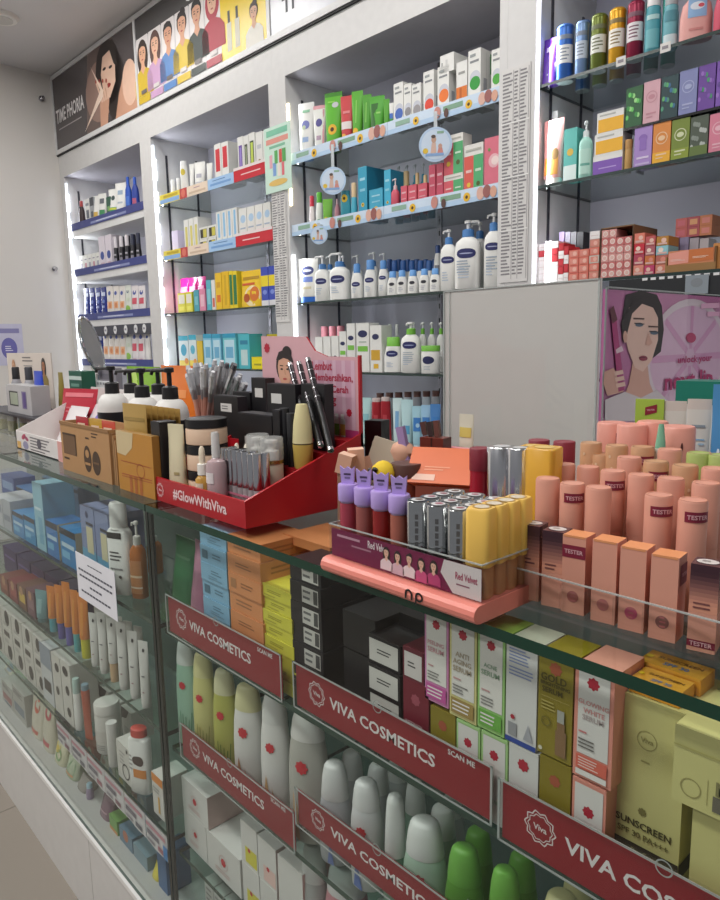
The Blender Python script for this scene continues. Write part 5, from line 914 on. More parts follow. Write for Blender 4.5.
# second shelf: toner bottles
A = 'toner shelf of the right counter'
lg = (('f', -.02, .76, .15, 'd0303c'),)
def swirl(c): return lg+(('p', ((-.3, .05), (-.05, .02), (-.12, .3), (-.2, .45), (-.28, .3)), c), ('p', ((.05, .08), (.3, .05), (.1, .18), (.0, .35)), c))
grass = lambda c: lg+tuple(('l', -.25+.1*i, .02, -.3+.13*i, .35+.03*((i*3) % 4), .03, c) for i in range(6))
row(A, 'toner bottles in the front row', ZB, YI+.008, False, [
 (tonic, 181, 201, 640, 'mint green bottle with white cap', dict(col='9fc8b0', cap='d8e0da', deco=grass('4f8f6a'))), (tonic, 197.5, 218.5, 652, 'pale yellow bottle', dict(col='d3cf86', cap='d8d49a', deco=grass('9aa04a'))), (tonic, 217.5, 240, 669, 'yellow green clear bottle with pale cap', dict(col='b5b55a', cap='d2d0a8', deco=grass('5f7f2a'))),
 (tonic, 238, 266, 684, 'white bottle with cream cap and brown swirl', dict(col='dfddd8', cap='d6d2a2', deco=swirl('b5835a'))), (tonic, 265, 292, 694, 'white bottle with white cap and tan swirl', dict(col='e2e0dc', cap='dcdcd8', deco=swirl('cfa877'))),
 (tonic, 293, 329, 711, 'clear tonic bottle with white cap', dict(col='b4b2aa', cap='d9d7d2', capf=.2, deco=lg+(('p', ((-.3, .05), (-.1, .02), (-.15, .35), (-.28, .5)), 'cda880'), ('t', .12, .25, .5, 'Face', '6f6a66'), ('t', .12, .16, .5, 'Tonic', '6f6a66')))),
 (tonic, 321, 353, 762, 'short clear bottle with white cap', dict(k=.75, col='b9bcc0', cap='dbdcda', capf=.34, deco=lg+(('p', ((-.1, .05), (.1, .02), (0, .45)), '7f8fc4'),))), (tonic, 352, 384, 780, 'short white bottle with blue swirl', dict(k=.75, col='dcdedd', cap='dfe0de', capf=.24, deco=lg+(('p', ((-.3, .05), (.0, .02), (-.2, .45)), '6f86c4'),))),
 (tonic, 383.5, 409, 794, 'slim green bottle with tall white cap', dict(k=.9, col='6f9a82', cap='dde0dc', capf=.5)), (tonic, 404, 447, 819, 'mint bottle with white cap', dict(k=.7, col='b0cdb9', cap='dfe2de', capf=.3, deco=grass('6fa886'))),
 (tonic, 445, 483, 846, 'bright green bottle', dict(k=.7, col='5f9a3a', cap='6fae4a', capf=.28, deco=lg)), (tonic, 486, 521, 868, 'bright green bottle', dict(k=.7, col='64a03c', cap='74b44c', capf=.28, deco=lg)), (tonic, 536, 580, 893, 'pale yellow bottle with cream cap', dict(k=.7, col='c9c58a', cap='cfcb96'))])
row('second row on the toner shelf', 'toner bottles in the second row', ZB, YI+.06, False, [(tonic, a, c, t, d, dict(k=.8, col=col, cap=cap, capf=.3)) for a, c, t, d, col, cap in ((340, 366, 751, 'white-capped clear bottle', 'b4b6b8', 'd2d4d2'), (366, 392, 764, 'white-capped clear bottle', 'b4b6b8', 'd2d4d2'), (404, 428, 781, 'white-capped green bottle', '7fa08e', 'cdd2ce'), (427, 458, 806, 'white-capped mint bottle', 'a9c4b2', 'd2d6d2'), (461, 494, 829, 'bright green bottle', '5a9236', '68a644'), (503, 537, 853, 'bright green bottle', '5a9236', '68a644'), (556, 592, 872, 'pale yellow bottle', 'c2be84', 'c8c490'))])
row('third row on the toner shelf', 'toner bottles in the third row', ZB, YI+.12, False, [(tonic, a, a+24, t, d, dict(k=.8, col='aeb2b2', cap='c9ccca', capf=.3)) for a, t, d in ((386, 760, 'grey white bottle'), (440, 795, 'grey white bottle'))])
row('behind the mint and yellow bottles on the toner shelf', 'tall bottles in the second row', ZB, YI+.07, False, [(tonic, a, a+20, t, 'pale bottle', dict(k=.8, col='c9cac4', cap='c9cac4')) for a, t in ((217, 672), (262, 700), (300, 728))])
# third shelf: white cartons
vb = lambda c='c8323c': (('f', 0, .5, .07, c), ('o', 0, .5, .13, .015, 'd8c0bc'), ('w', -.25, .15, .25, .28, 2, 'c9a9a4'))
yb = (('r', -.25, .08, .45, .45, 'd9d04a'), ('f', .0, .4, .08, 'c8323c'))
kb_ = (('r', -.2, .06, .45, .42, 'e6c4bc'), ('f', .05, .38, .08, 'c8323c'))
A = 'carton shelf of the right counter'; g = 'white cartons on the third shelf'
def wc(px0, px1, zb, h, desc, deco, d=.06, Yf=YI+.012, **k): put(carton, 0, 0, 0, desc, A, zb, Yf, False, g, Xr=(U(px0, Yf, zb+h/2), U(px1, Yf, zb+h/2)), d=d, h=h, col='dad8d4', top='dedcd8', deco=deco, **k)
wc(182, 208, ZC_+.0685, .058, 'white carton with pink flank lying above two others', vb(), .075, side='c9aca6'); wc(184.5, 207, ZC_+.0005, .067, 'white carton with red emblem below the pink-flanked one', vb(), .075); wc(207, 241, ZC_+.0005, .067, 'large white carton with red emblem', vb(), .085)
wc(243, 260, ZC_+.0005, .072, 'slim carton with yellow corner, lower one', yb, .045); wc(241, 257.5, ZC_+.0735, .071, 'slim carton with yellow corner, upper one', yb, .045)
wc(260.5, 278, ZC_+.0005, .072, 'slim carton with pale pink corner, lower one', kb_, .045); wc(258, 276.5, ZC_+.0735, .069, 'slim carton with pale pink corner, upper one', kb_, .045)
wc(279, 304, ZC_+.0005, .14, 'tall white carton with pink flank', vb(), .05, side='d2a9a4')
row(A, None, ZC_, YI+.015, False, [(tonic, 303, 331, 842, 'clear bottle with white cap beside the tall carton', dict(k=.7, col='aeb0ae', cap='d2d3d0', capf=.3)), (tonic, 327, 371, 858, 'pink bottle with white cap', dict(k=.7, col='cf8f98', cap='d8d4d4', capf=.22)), (tonic, 372, 410, 882, 'rose bottle with white cap', dict(k=.7, col='c98a92', cap='d8d4d4', capf=.22))])
for i in range(3): put(carton, 0, 0, 0, 'flat white carton', 'lowest deck of the right counter', ZD+.058+.0005, YI+.03, False, 'flat cartons on the lowest deck', Xr=(-1.005+.031*i, -.976+.031*i), d=.09, h=.05, col='c9c8c4', deco=(('w', -.35, .2, .35, .8, 3, '8f8f8c'),), tdeco=(('r', -.4, -.1, .4, 0, 'a9a9a5'),))
put(carton, 0, 0, 0, 'broad white carton', 'under the flat cartons on the lowest deck', ZD+.0005, YI+.03, False, None, Xr=(-1.008, -.91), d=.09, h=.0575, col='c4c3bf', deco=(('w', -.3, .2, .3, .8, 3, '9a9a96'),))

# ================================================================ goods inside the left counter
LA, LB, LC, LD = .822, .628, .43, .246
A = 'top shelf inside the left counter'
bx = (('r', -.5, .82, .5, 1, '23262e'), ('r', -.4, .5, .4, .62, 'b9d2e2'), ('r', -.4, .2, .1, .4, '6fb0d4'))
row(A, 'blue packs inside the left counter', LA, .50, False, [
 (carton, -6, 4, 497, 'grey white carton', dict(d=.08, col='b9bcc2', deco=(('r', -.4, .5, .4, .8, '8f96a4'),))), (carton, 4.5, 12.5, 500, 'grey white carton', dict(d=.08, col='a9aeb6', deco=(('r', -.4, .3, .4, .5, '7f8694'),))),
 (carton, 14, 25, 513, 'small blue carton with dark top', dict(d=.06, col='3f86bc', deco=bx)), (carton, 25.5, 36.5, 517, 'small blue carton with dark top', dict(d=.06, col='3f8fc0', deco=bx)),
 (carton, 37.5, 47, 483, 'tall light blue carton', dict(d=.07, col='8fbfd0', side='5f9ab8', deco=(('r', -.1, .1, .3, .5, '6fa8c4'), ('r', -.4, .6, .3, .64, 'd0e2ea')))),
 (carton, 48, 60, 522, 'blue carton with cream side label', dict(d=.06, col='2f74b4', side='b9b29a', deco=bx)), (carton, 62, 78, 530, 'blue carton with cream side label', dict(d=.06, col='2f7fb8', side='b9b29a', deco=bx)),
 (carton, 85, 99, 507, 'grey lilac carton with cream label', dict(d=.07, col='7f8cb0', deco=(('r', -.5, 0, .5, .42, '5f9fc0'), ('r', -.1, .38, .35, .74, 'd0c8a4'), ('r', -.1, .76, .4, .8, '3a3a44'), ('e', 0, .9, .1, .1, '3f4668')))), (carton, 99.5, 113, 513, 'grey lilac carton with cream label', dict(d=.07, col='7f8cb0', deco=(('r', -.5, 0, .5, .4, '5f9fc0'), ('r', -.1, .38, .35, .74, 'd0c8a4'), ('r', -.1, .76, .4, .8, '3a3a44')))),
 (bottle, 114, 133.5, 502, 'tall white bottle with white cap and black label', dict(k=.55, cap='dcdcd8', capf=.26, capw=.7, sh=.9, n=3, deco=(('r', -.4, .84, .25, .93, '2a2a2c'), ('w', -.2, .5, .2, .66, 3, '4a4a4c'), ('e', .1, .28, .06, .06, '4a4a4c'), ('w', -.2, .36, .3, .42, 1, '8a8a8c'))))])
row('beside the white bottle, top shelf inside the left counter', 'amber pump bottles', LA, .515, False, [(pump, 133, 148.5, 521, 'amber pump bottle with white head', dict(k=.8, dy=.0, col=m('b5692a', .15, a=.88), collar='dcdad4', head='dedcd6', body=.7, nz=.3, deco=(('r', -.5, .1, .5, .72, 'b5794a'), ('r', -.5, .4, .5, .44, 'd8c0a0'), ('r', -.5, .2, .5, .23, 'd8c8b0'))))])
put(pump, 149, 163, 527, 'second amber pump bottle deeper in the left corner', 'top shelf inside the left counter', LA+.0006, .60, k=.8, col=m('c4741e', .12, a=.85), collar='d2d0ca', head='d6d4ce', nz=.3)
row('second row on the top shelf inside the left counter', 'blue packs in the second row', LA, .60, False, [
 (carton, 3, 16, 476, 'dark blue carton', dict(d=.06, col='2f4f94', deco=(('r', -.4, .5, .4, .8, '7f9ac4'),))), (carton, 18, 40, 490, 'blue carton with black upper edge', dict(d=.06, col='2f6fae', deco=(('r', -.5, .8, .5, .95, '22252c'), ('r', -.3, .55, .3, .7, '5a8fc4')))), (carton, 46, 82, 482, 'broad slate blue carton', dict(d=.05, col='5a7fa0', deco=(('r', -.5, .9, .5, .97, '2c3a48'), ('r', -.4, .3, .4, .6, '7f9cb8')))), (carton, 84, 112, 512, 'broad blue carton', dict(d=.05, col='4f86a8'))])
A = 'middle shelf inside the left counter'
oc = ('4fa0ac', '5a55a0', '6460ae', '4fa8ae', 'c9c41e')
row(A, 'tubes inside the left counter', LB, .50, False,
 [(carton, 1+9*i, 9+9*i, 577+4.5*i, ('brown red carton', 'wine red carton', 'brown carton with yellow patch', 'plum carton')[i], dict(d=.06, col=('7a3f34', '7f2f34', '6f4a3a', '6a4450')[i], deco=(('r', -.3, .3, .4, .7, ('9a5a44', 'a04a44', 'd2b04a', '8a6a70')[i]), ('e', 0, .8, .2, .2, 'b58a6a')))) for i in range(4)]
 +[(tube, 38, 49, 590, 'grey teal tube', dict(col='6f9a9e', cap='5f868a', deco=(('r', -.2, .2, .2, .7, '8fb4b6'),)))]
 +[(tube, a, c, t, f'orange tube with {w} cap', dict(col='d9802f', cap=oc[i], capf=.3, k=.7, deco=(('r', -.1, .1, .15, .8, 'e0943f'),))) for i, (a, c, t, w) in enumerate(((50, 58.5, 586, 'teal'), (58.5, 66.5, 585, 'violet'), (66.5, 74.5, 582, 'violet'), (74.5, 82, 590, 'teal'), (82, 92, 593, 'yellow')))]
 +[(tube, a, c, t, 'white squeeze tube with dark hole mark' if i != 2 else 'beige footed white squeeze tube', dict(col='d9d8d3', cap='d2d1cc' if i != 2 else 'd0b08a', capf=.05 if i != 2 else .3, k=.8, deco=(('e', .1, .86, .12, .16, '3a3a3c'), ('r', -.1, .45, .25, .47, '7a7a7c'), ('r', .0, .2, .2, .22, 'a9898c')))) for i, (a, c, t) in enumerate(((92, 101, 613), (100.5, 110, 612), (110.5, 120.5, 618), (120, 130.5, 621), (131, 141.5, 631), (142, 152, 641)))])
row('back row on the middle shelf inside the left counter', 'dark purple cartons', LB, .565, False, [(carton, 5+14*i, 18+14*i, 571+2*i, 'dark purple carton', dict(d=.08, h=.075, col='3f2c5f', deco=(('r', -.4, .6, .4, .7, '6a558f'),))) for i in range(5)])
A = 'lower shelf inside the left counter'
blt = [[('e', .1, .62, .22, .25, '2c2a28'), ('w', -.3, .1, .2, .3, 2, '9a9a96')], [('r', -.3, .5, .25, .8, '35322f'), ('w', -.3, .1, .2, .3, 2, '9a9a96')]]
for i, (a, c, t, n, w0) in enumerate(((-9, 1, 602, 3, 'first'), (1.5, 11.5, 611, 3, 'second'), (12, 22, 619, 3, 'third'), (22.5, 32.5, 628, 3, 'fourth'), (33, 42.5, 637, 3, 'fifth'))):
    stackbox('white carton with black mark', f'{w0} stack, lower shelf in left counter', 'white and black cartons', a, c, LC, t, n, .50, .06, 'cfccc5', blt, jit=.002)
row(A, 'packs on the lower shelf inside the left counter', LC, .50, False, [
 (carton, 44, 55, 645, 'grey blue topped white carton', dict(d=.06, col='cdd0d2', deco=(('r', -.5, .62, .5, 1, '8f9aa8'), ('r', -.3, .2, .35, .4, '3a3836')))), (carton, 56, 64.5, 655, 'white carton with black blotch', dict(d=.06, col='d2cfc8', deco=(('e', .1, .8, .25, .2, '33302e'), ('e', 0, .4, .2, .2, '4a4744')))), (carton, 65, 74.5, 662, 'white carton with black blotch', dict(d=.06, col='d2cfc8', deco=(('e', .0, .85, .3, .2, '33302e'), ('e', .1, .55, .2, .2, '3a3735'), ('e', .1, .2, .2, .2, '3a3735')))),
 (bottle, 75.5, 84.5, 678, 'white bottle with mint cap', dict(k=.8, cap='b5cfc8', capf=.28, capw=.8)), (tube, 85, 93.5, 684, 'brick red tube with blue head', dict(up=True, k=.8, col='b5583f', cap='7f9aa8', capf=.1)),
 (jar, 95, 125, 701, 'large white tub with red print', dict(col='d9d6d0', lid='dddad4', lf=.2, deco=(('r', -.5, .3, .4, .6, 'cfcac4'), ('o', -.3, .5, .12, .02, 'c4a09a'), ('w', -.3, .1, .3, .25, 3, 'a9a6a2')))),
 (carton, 118.5, 133, 745, 'white carton with dark handle print', dict(d=.035, dy=.0, col='d6d3cc', deco=(('w', -.3, .4, .1, .8, 4, 'a9a6a2'), ('o', .1, .3, .25, .05, '4a4846'), ('r', .2, .85, .3, .95, '3a3836')))),
 (bottle, 134, 152, 727, 'white bottle with red cap', dict(k=.55, n=3, cap='c9493f', capf=.12, capw=.75, sh=.92, deco=(('e', .1, .6, .22, .22, '4a3c38'), ('r', -.1, .3, .45, .45, 'dc8a3a'), ('w', -.4, .4, -.1, .7, 4, 'a9a6a2')))),
 (carton, 154, 165, 776, 'white carton with orange top and dropper picture', dict(d=.05, col='d8d5cf', deco=(('r', -.5, .8, .5, 1, 'dc862f'), ('r', .0, .1, .15, .5, 'd2a03a'), ('w', -.4, .55, .3, .7, 2, '8a8784'))))])
row('before the large white tub', None, LC, .497, False, [(jar, 108, 121, 722, 'small white jar with domed lid', dict(col='d6d4cf', lid='dcdad6', lf=.35))])
A = 'bottom deck inside the left counter'
row(A, 'packs on the bottom deck inside the left counter', LD, .515, False, [
 (carton, 3, 14, 684, 'grey printed carton', dict(d=.05, col='b9b8b2', deco=(('w', -.4, .7, .4, .9, 3, '4a4a4a'), ('r', -.4, .2, .4, .5, 'a06a6a'), ('r', -.3, .05, .3, .15, '6a7a84')))), (carton, 14.5, 27, 690, 'grey printed carton', dict(d=.05, col='b5b4ae', deco=(('w', -.4, .75, .4, .92, 3, '5a5a5a'), ('r', -.4, .2, .4, .5, '7f8a94')))),
 (pouch, 29, 40, 697, 'cream pouch with red print', dict(d=.04, col='cfc9b8', deco=(('e', .1, .75, .2, .2, 'c9644f'), ('r', -.3, .1, .3, .2, 'c4604f')))), (pouch, 40.5, 51, 703, 'cream pouch with red print', dict(d=.04, col='cdc7b4', deco=(('e', .1, .75, .25, .2, 'c0505a'), ('r', -.3, .1, .3, .2, 'c05058')))), (pouch, 52, 62, 742, 'cream pouch with yellow and green print', dict(d=.04, col='c9c6a9', deco=(('e', -.1, .7, .2, .2, 'c9b04a'), ('e', .1, .4, .2, .2, '7f9f6a')))), (pouch, 63, 74, 760, 'green grey pouch', dict(d=.04, col='a9b49a', deco=(('e', .1, .5, .25, .25, '7f9f7a'), ('r', -.3, .15, .3, .25, 'c98a5a')))),
 (pouch, 75, 84, 780, 'brown grey pouch', dict(d=.04, col='8f8a84')), (bottle, 86, 95, 783, 'mauve bottle with blue cap', dict(col='9a8aa4', cap='a9c9d8', capf=.3, capw=.8)), (pouch, 97, 108, 800, 'plum pouch', dict(d=.04, col='7f6470', deco=(('r', -.3, .3, .3, .4, 'a98a94'),))), (carton, 110, 118, 818, 'slim green carton', dict(d=.03, col='6fa04f', deco=(('r', -.5, .0, .5, .25, 'c98a4a'),))), (carton, 120, 133, 832, 'slate blue carton', dict(d=.05, col='5f7f94', deco=(('e', 0, .7, .2, .2, 'b56a4a'),))), (carton, 134, 148, 850, 'grey blue carton', dict(d=.05, col='7a94a0')), (pouch, 150, 158, 868, 'yellow sachet', dict(d=.03, col='cfc04a')), (carton, 159, 168, 850, 'deep blue carton in the corner', dict(d=.05, col='2f5f8f'))])
mixc = ('c9c4b4', 'a9b49a', 'b58f84', '8f9aa8', 'c4b45a', '7f6a80', 'b9b8b2', '6f8f9a', 'a5604f', 'd0ccc2')
row('second row, bottom deck inside the left counter', 'packs in the second row of the bottom deck', LD, .575, False, [((pouch if k % 3 == 0 else carton), 2+10.5*k, 11.5+10.5*k, 668+9.6*k, f'{("cream", "sage", "dusty pink", "grey blue", "mustard", "plum", "pale grey", "teal grey", "brick", "ivory")[k % 10]} {"pouch" if k % 3 == 0 else "carton"}', dict(d=.035, col=mixc[k % 10], deco=(('e', .05, .72, .2, .18, mixc[(k+3) % 10]), ('w', -.3, .12, .3, .45, 4, '8a8680')))) for k in range(14)])
row('second row, lower shelf inside the left counter', 'packs in the second row of the lower shelf', LC, .57, False, [(carton, 46+11*k, 56+11*k, 636+10.5*k, 'white carton with dark corner', dict(d=.05, col='cbc8c2', deco=(('p', ((-.5, .6), (0, .7), (.3, 1), (-.5, 1)), '3a3633'), ('w', -.3, .15, .3, .4, 3, '9a9690')))) for k in range(8)])
row('second row, middle shelf inside the left counter', 'tubes in the second row of the middle shelf', LB, .56, False, [(tube, 96+10*k, 105+10*k, 606+5*k, 'pale squeeze tube', dict(col='cfcdc6', cap='c9c7c0', k=.8, capf=.06)) for k in range(5)])
# price labels along the lower shelf, and the notice on the glass
for i in range(6):
    x0 = -1.60+.0915*i; w = .088; b = MB(); q = random.Random(i)
    for k in range(6):
        u0, u1 = w*k/6-w/2, w*(k+1)/6-w/2; f = lambda u: .0008*math.sin(u*90+i)
        b.face([(u0, f(u0), 0), (u1, f(u1), 0), (u1, 0, .05), (u0, 0, .05)], m('dcd8da', .5)); b.face([(u1, f(u1)+.0006, 0), (u0, f(u0)+.0006, 0), (u0, .0006, .05), (u1, .0006, .05)], m('cfcbcd', .5))
    fr = ffront(-.0012, k=.0004); b.rect(fr, -w*.45, .036, w*.4, .044, m('c9909c', .5), 1); b.rect(fr, -w*.42, .02, w*.1, .03, m('7a7480', .5), 1); b.rect(fr, w*.05, .006, w*.35, .016, m(('8f6a74', '6a6a74', 'a9707c')[i % 3], .5), 1); b.rect(fr, -w*.42, .006, -w*.1, .012, m('9a949c'), 1)
    if i == 5: b.rect(fr, w*.3, .004, w*.48, .03, m('3f86c8'), 2)
    ob = thing('price_label', None, 'price label', [(None, b)], (x0+w/2, Y0+.0072, .374), group='price labels along the lower shelf'); pend(ob, 'white and pink price label', 'along the lower shelf of left counter')
x0, x1 = U(77.5, Y0, .84), U(116.5, Y0, .84); w = x1-x0; h = .093; b = MB(); b.box(-w/2, w/2, -.0008, 0, 0, h, m('e2e2e8', .5)); fr = ffront(-.0008, k=.0004)
for v, a, c, t in ((.83, -.18, .2, .028), (.66, -.44, .44, .05), (.53, -.42, .43, .05), (.36, -.16, .16, .05), (.2, -.4, .36, .05)):
    n = max(2, int((c-a)*14))
    for k in range(n): u0 = a+(c-a)*k/n; b.rect(fr, u0*w, v*h-t*h*.5, (u0+(c-a)/n*.8)*w, v*h+t*h*.35, m('4a4a58', .6), 1)
thing('paper_notice', 'white paper notice with printed lines stuck on the left counter glass', 'notice', [(None, b)], ((x0+x1)/2, Y0-.0003, .7895))

# ================================================================ things standing on the left counter
def rotz(b, a, c=(0, 0, 0)): return b.xf(Matrix.Translation(c) @ Matrix.Rotation(a, 4, 'Z'))
# clear bin with the small tester stand
x0, x1 = -2.42, -1.872
b = MB(); yb0, yb1 = .60, .74
for q in ((x0, x1, yb0, yb0+.002, 0, .058), (x0, x1, yb1-.002, yb1, 0, .058), (x0, x0+.002, yb0, yb1, 0, .058), (x1-.002, x1, yb0, yb1, 0, .058), (x0, x1, yb0, yb1, .0005, .003)): b.box(*q, ACRYL)
for xx in (x0, -2.06, x1-.003): b.box(xx, xx+.003, yb0-.001, yb0+.0025, 0, .058, EDGEA)
b.box(x0, x1, yb0, yb1, .0585, .064, m('33343a', .4)); thing('clear_bin', 'clear plastic bin with a dark lid at the far left of the counter', 'bin', [(None, b)], (0, 0, ZT))
for i in range(5): thing('jar', f'{ORD[i]} small pale yellow jar from left inside the clear bin', 'jar', jar(.04, .045, col='cfc99a', lid='d6d3c4'), (-2.32+.09*i, .64, ZT+.0035), group='jars in the clear bin')
zt = ZT+.0645
b = MB(); X0, X1 = U(7, .62, 1.13), U(31.5, .62, 1.13); w = X1-X0; b.box(0, w, 0, .05, 0, .08, m('b3b2b4', .3)); fr = ffront(0)
b.rect(fr, w*.12, .02, w*.48, .062, m('2a2e2c'), 1); b.rect(fr, w*.17, .024, w*.48, .058, m('a3ad98'), 2); b.rect(fr, w*.64, .016, w*.82, .064, m('7a6f96'), 1); b.rect(fr, w*.69, .02, w*.79, .06, m('5a4a86'), 2)
thing('tester_stand', 'grey tester stand with two little windows on the clear bin', 'stand', [(None, b)], (X0, .62, zt))
for px, n in ((14, 'black-capped bottle behind the left window of the grey tester stand'), (27, 'dark-capped bottle behind the right window of the grey tester stand')):
    X = U(px, .685, 1.2); thing('bottle', n, 'bottle', bottle(.038, V(367, X, .685)-zt, col='8f8e94', cap='222326' if px < 20 else '3c3d44', capf=.3, capw=.6), (X, .69, zt), group='bottles behind the tester stand')
X = U(1, .60, 1.13); thing('bottle', 'rose pink bottle with black foot at the left picture edge', 'bottle', [('body', MB().loft([(.03, .026, .026), (.14, .028, .028), (.16, .02, .02), (.2, .012, .012)], m('c99aa0', .2, a=.9), 18)), ('foot', MB().loft([(0, .027, .027), (.03, .027, .027)], BLACK, 18)), ('cap', MB().loft([(.2, .013, .013), (.235, .011, .011)], m('d8c8ca', .2), 14))], (X, .545, ZT))
X0, X1 = U(7, .735, 1.24), U(51, .735, 1.24); z1 = V(353, (X0+X1)/2, .735); w = X1-X0; h = z1-zt; b = MB(); b.box(0, w, 0, .003, 0, h, m('d2c6bc', .5)); fr = ffront(0, k=.0005)
portrait(b, fr, w*.16, h*.62, h*.22, 'c99a7a', 'b5835f', 'cbb8aa', 'long', 1); portrait(b, fr, w*.84, h*.66, h*.22, 'a06a4a', '2a2320', '8f7a3a', 'long', 1); lines(b, fr, w*.38, h*.82, w*.62, h*.94, 2, m('6f6a68'), 1); lines(b, fr, w*.4, h*.68, w*.62, h*.78, 2, m('8f8a88'), 1)
thing('backing_card', 'pale card with two small women portraits behind the tester stand', 'card', [(None, b)], (X0, .735, zt))
X = U(38, .66, 1.15); thing('tube', 'royal blue tube beside the grey tester stand', 'tube', tube(.07, V(371, X, .66)-zt, col='2040b0', cap='6a3038', capf=.08, k=.5), (X, .665, zt))
X = U(47, .66, 1.15); thing('tube', 'slim gold tube between the blue tube and green carton', 'tube', tube(.035, V(373, X, .66)-zt, col='8a7a34', cap='6a5f2a'), (X, .70, zt))
X0, X1 = U(49, .70, 1.15), U(61, .70, 1.15); thing('carton', 'dark green carton with pale bars behind the sachet tray', 'carton', carton(X1-X0, V(372, (X0+X1)/2, .7)-ZT, .04, '1f5a48', deco=(('r', -.5, .86, .5, .92, 'c9d8d0'), ('r', -.5, .62, .5, .66, 'a9c4b8'), ('r', -.35, .75, .3, .8, '6f9a88'))), ((X0+X1)/2, .78, ZT))
# sachet tray with raised back
b = MB(); tw = m('dcd6d3', .45); x0, x1, y0, y1 = -1.865, -1.512, .535, .735; TB = .138; pr = None
for xx in (x0, x1-.003):
    b.face([(xx, y0, 0), (xx+.003, y0, 0), (xx+.003, y0, .045), (xx, y0, .045)], tw)
    for q in (xx, xx+.003): b.face([(q, y0, 0), (q, y1, 0), (q, y1, TB), (q, y0, .045)], tw)
    b.face([(xx, y0, .045), (xx+.003, y0, .045), (xx+.003, y1, TB), (xx, y1, TB)], tw)
b.box(x0, x1, y0, y0+.003, 0, .045, tw); b.box(x0, x1, y1-.003, y1, 0, TB+.004, tw); b.box(x0, x1, y0, y1, 0, .003, tw); fr = ffront(y0, x0, 0); w = x1-x0
b.rect(fr, w*.02, .003, w*.1, .02, m('d8a85a'), 1); b.ell(fr, w*.17, .034, .016, .006, m('b5405f'), 1, rot=.3); b.ell(fr, w*.23, .031, .014, .005, m('a5486a'), 1, rot=-.2); b.ell(fr, w*.2, .014, .02, .01, m('8f8aa8'), 1); lines(b, fr, w*.3, .004, w*.7, .04, 5, m('6a6468'), 1); b.rect(fr, w*.82, 0, w, .045, m('dca09a'), 1); b.ell(fr, w*.48, .026, .014, .012, m('55505a'), 1.5); fl_ = fside(x1, y0, 0); b.poly(fl_, [(.0, 0), (.2, 0), (.2, TB), (.0, .045)], m('d8a8a2'), 1)
thing('sachet_tray', 'white and pink counter tray with sloping sides holding sachets', 'tray', [(None, b)], (0, 0, ZT))
def leaning(label, X, Y, z, w, h, col, tilt, rz=0., deco=(), d=.02, **k):
    return thing('sachet', label, 'sachet', pouch(w, h, d, col=col, deco=deco, **k), (X, Y, z), rot=(tilt, 0, rz), group='sachets in the counter tray')
tr = (('r', -.4, .84, .4, .92, 'd8707a'), ('w', -.3, .52, .25, .66, 2, 'c2606a'), ('r', -.3, .4, .3, .44, '9a2a38'))
leaning('bright red sachet leaning at the back of the counter tray', U(73, .66, 1.1), .66, ZT+.008, .135, V(389, U(73, .70, 1.15), .70)-ZT, 'b5303f', -.22, .3, tr); leaning('dull red sachet behind the bright red one', U(74, .70, 1.1), .70, ZT+.008, .12, V(391, U(74, .74, 1.15), .74)-ZT, 'a83a48', -.12, .25, tr)
leaning('white sachet with small violet mark in the counter tray', -1.70, .64, ZT+.008, .12, .11, 'd3ccd0', -.5, -.1, (('e', .1, .7, .1, .08, '6a5aa8'), ('r', -.3, .3, .2, .34, 'b5a8b0'))); leaning('pale pink sachet low in the counter tray', -1.60, .58, ZT+.008, .1, .085, 'd8a09a', -.45, .05, (('r', -.3, .3, .3, .5, 'c98a86'),)); leaning('plain white sachet at the left of the counter tray', -1.79, .63, ZT+.008, .1, .1, 'd8d3d4', -.45, .1)
# loose red and white pack between tray and kraft carton
thing('gift_pack', 'small red and white pack squeezed beside the kraft carton', 'pack', pouch(.075, .07, .03, col='c9404c', deco=(('p', ((-.4, .5), (.3, .95), (.4, .6), (-.1, .4)), 'e6dcd8'),)), (-1.415, .60, ZT+.0005), rz=.2)
# kraft carton, open on top
KR = m('b0865a', .75, sc=60); KD = m('8f6a44', .8)
x0, x1 = -1.463, -1.222; w = x1-x0; b = MB()
for q in ((0, w, 0, .003, 0, .1), (0, w, .067, .07, 0, .1), (0, .003, .003, .067, 0, .1), (w-.003, w, .003, .067, 0, .1), (.003, w-.003, .003, .067, 0, .003)): b.box(*q, KR)
for k in range(4): b.box(w+.0006+.0042*k, w+.004+.0042*k, .004, .066, 0, .094-.004*k, KR if k % 2 else KD)
b.box(0, w, -.0012, -.0002, .094, .1005, KD); fr = ffront(0); pk_ = m('4a3626', .7); sp = m('6f5238', .7)
b.rect(fr, .012, .035, .078, .078, sp, 1); b.rect(fr, .012, .074, .08, .078, pk_, 2); b.rect(fr, .077, .035, .081, .078, pk_, 2); b.rect(fr, .012, .024, .04, .028, pk_, 1)
b.ell(fr, .135, .036, .018, .026, pk_, 1); b.ell(fr, .135, .046, .009, .008, KR, 2); b.rect(fr, .122, .024, .148, .029, KR, 2); b.ell(fr, .176, .032, .019, .023, pk_, 1); b.rect(fr, .163, .03, .189, .034, sp, 2); lines(b, fr, .13, .072, .15, .08, 1, pk_, 1); lines(b, fr, .16, .078, .192, .09, 2, pk_, 1)
thing('kraft_carton', 'brown kraft carton with dark print standing before the black pumps', 'carton', [(None, b)], (x0, .505, ZT+.0004))
for k, (dx, c, n) in enumerate(((-.20, 'b5404a', 'red'), (-.13, 'c9a24a', 'gold'), (-.07, 'cf5a4a', 'coral'))):
    thing('sachet', f'{n} sachet poking out of the kraft carton', 'sachet', pouch(.05, .105, .012, col=c, deco=(('r', -.3, .8, .3, .88, 'e0c8b0'),)), (x1+dx, .535, ZT+.004), rz=.1, group='sachets in the kraft carton')
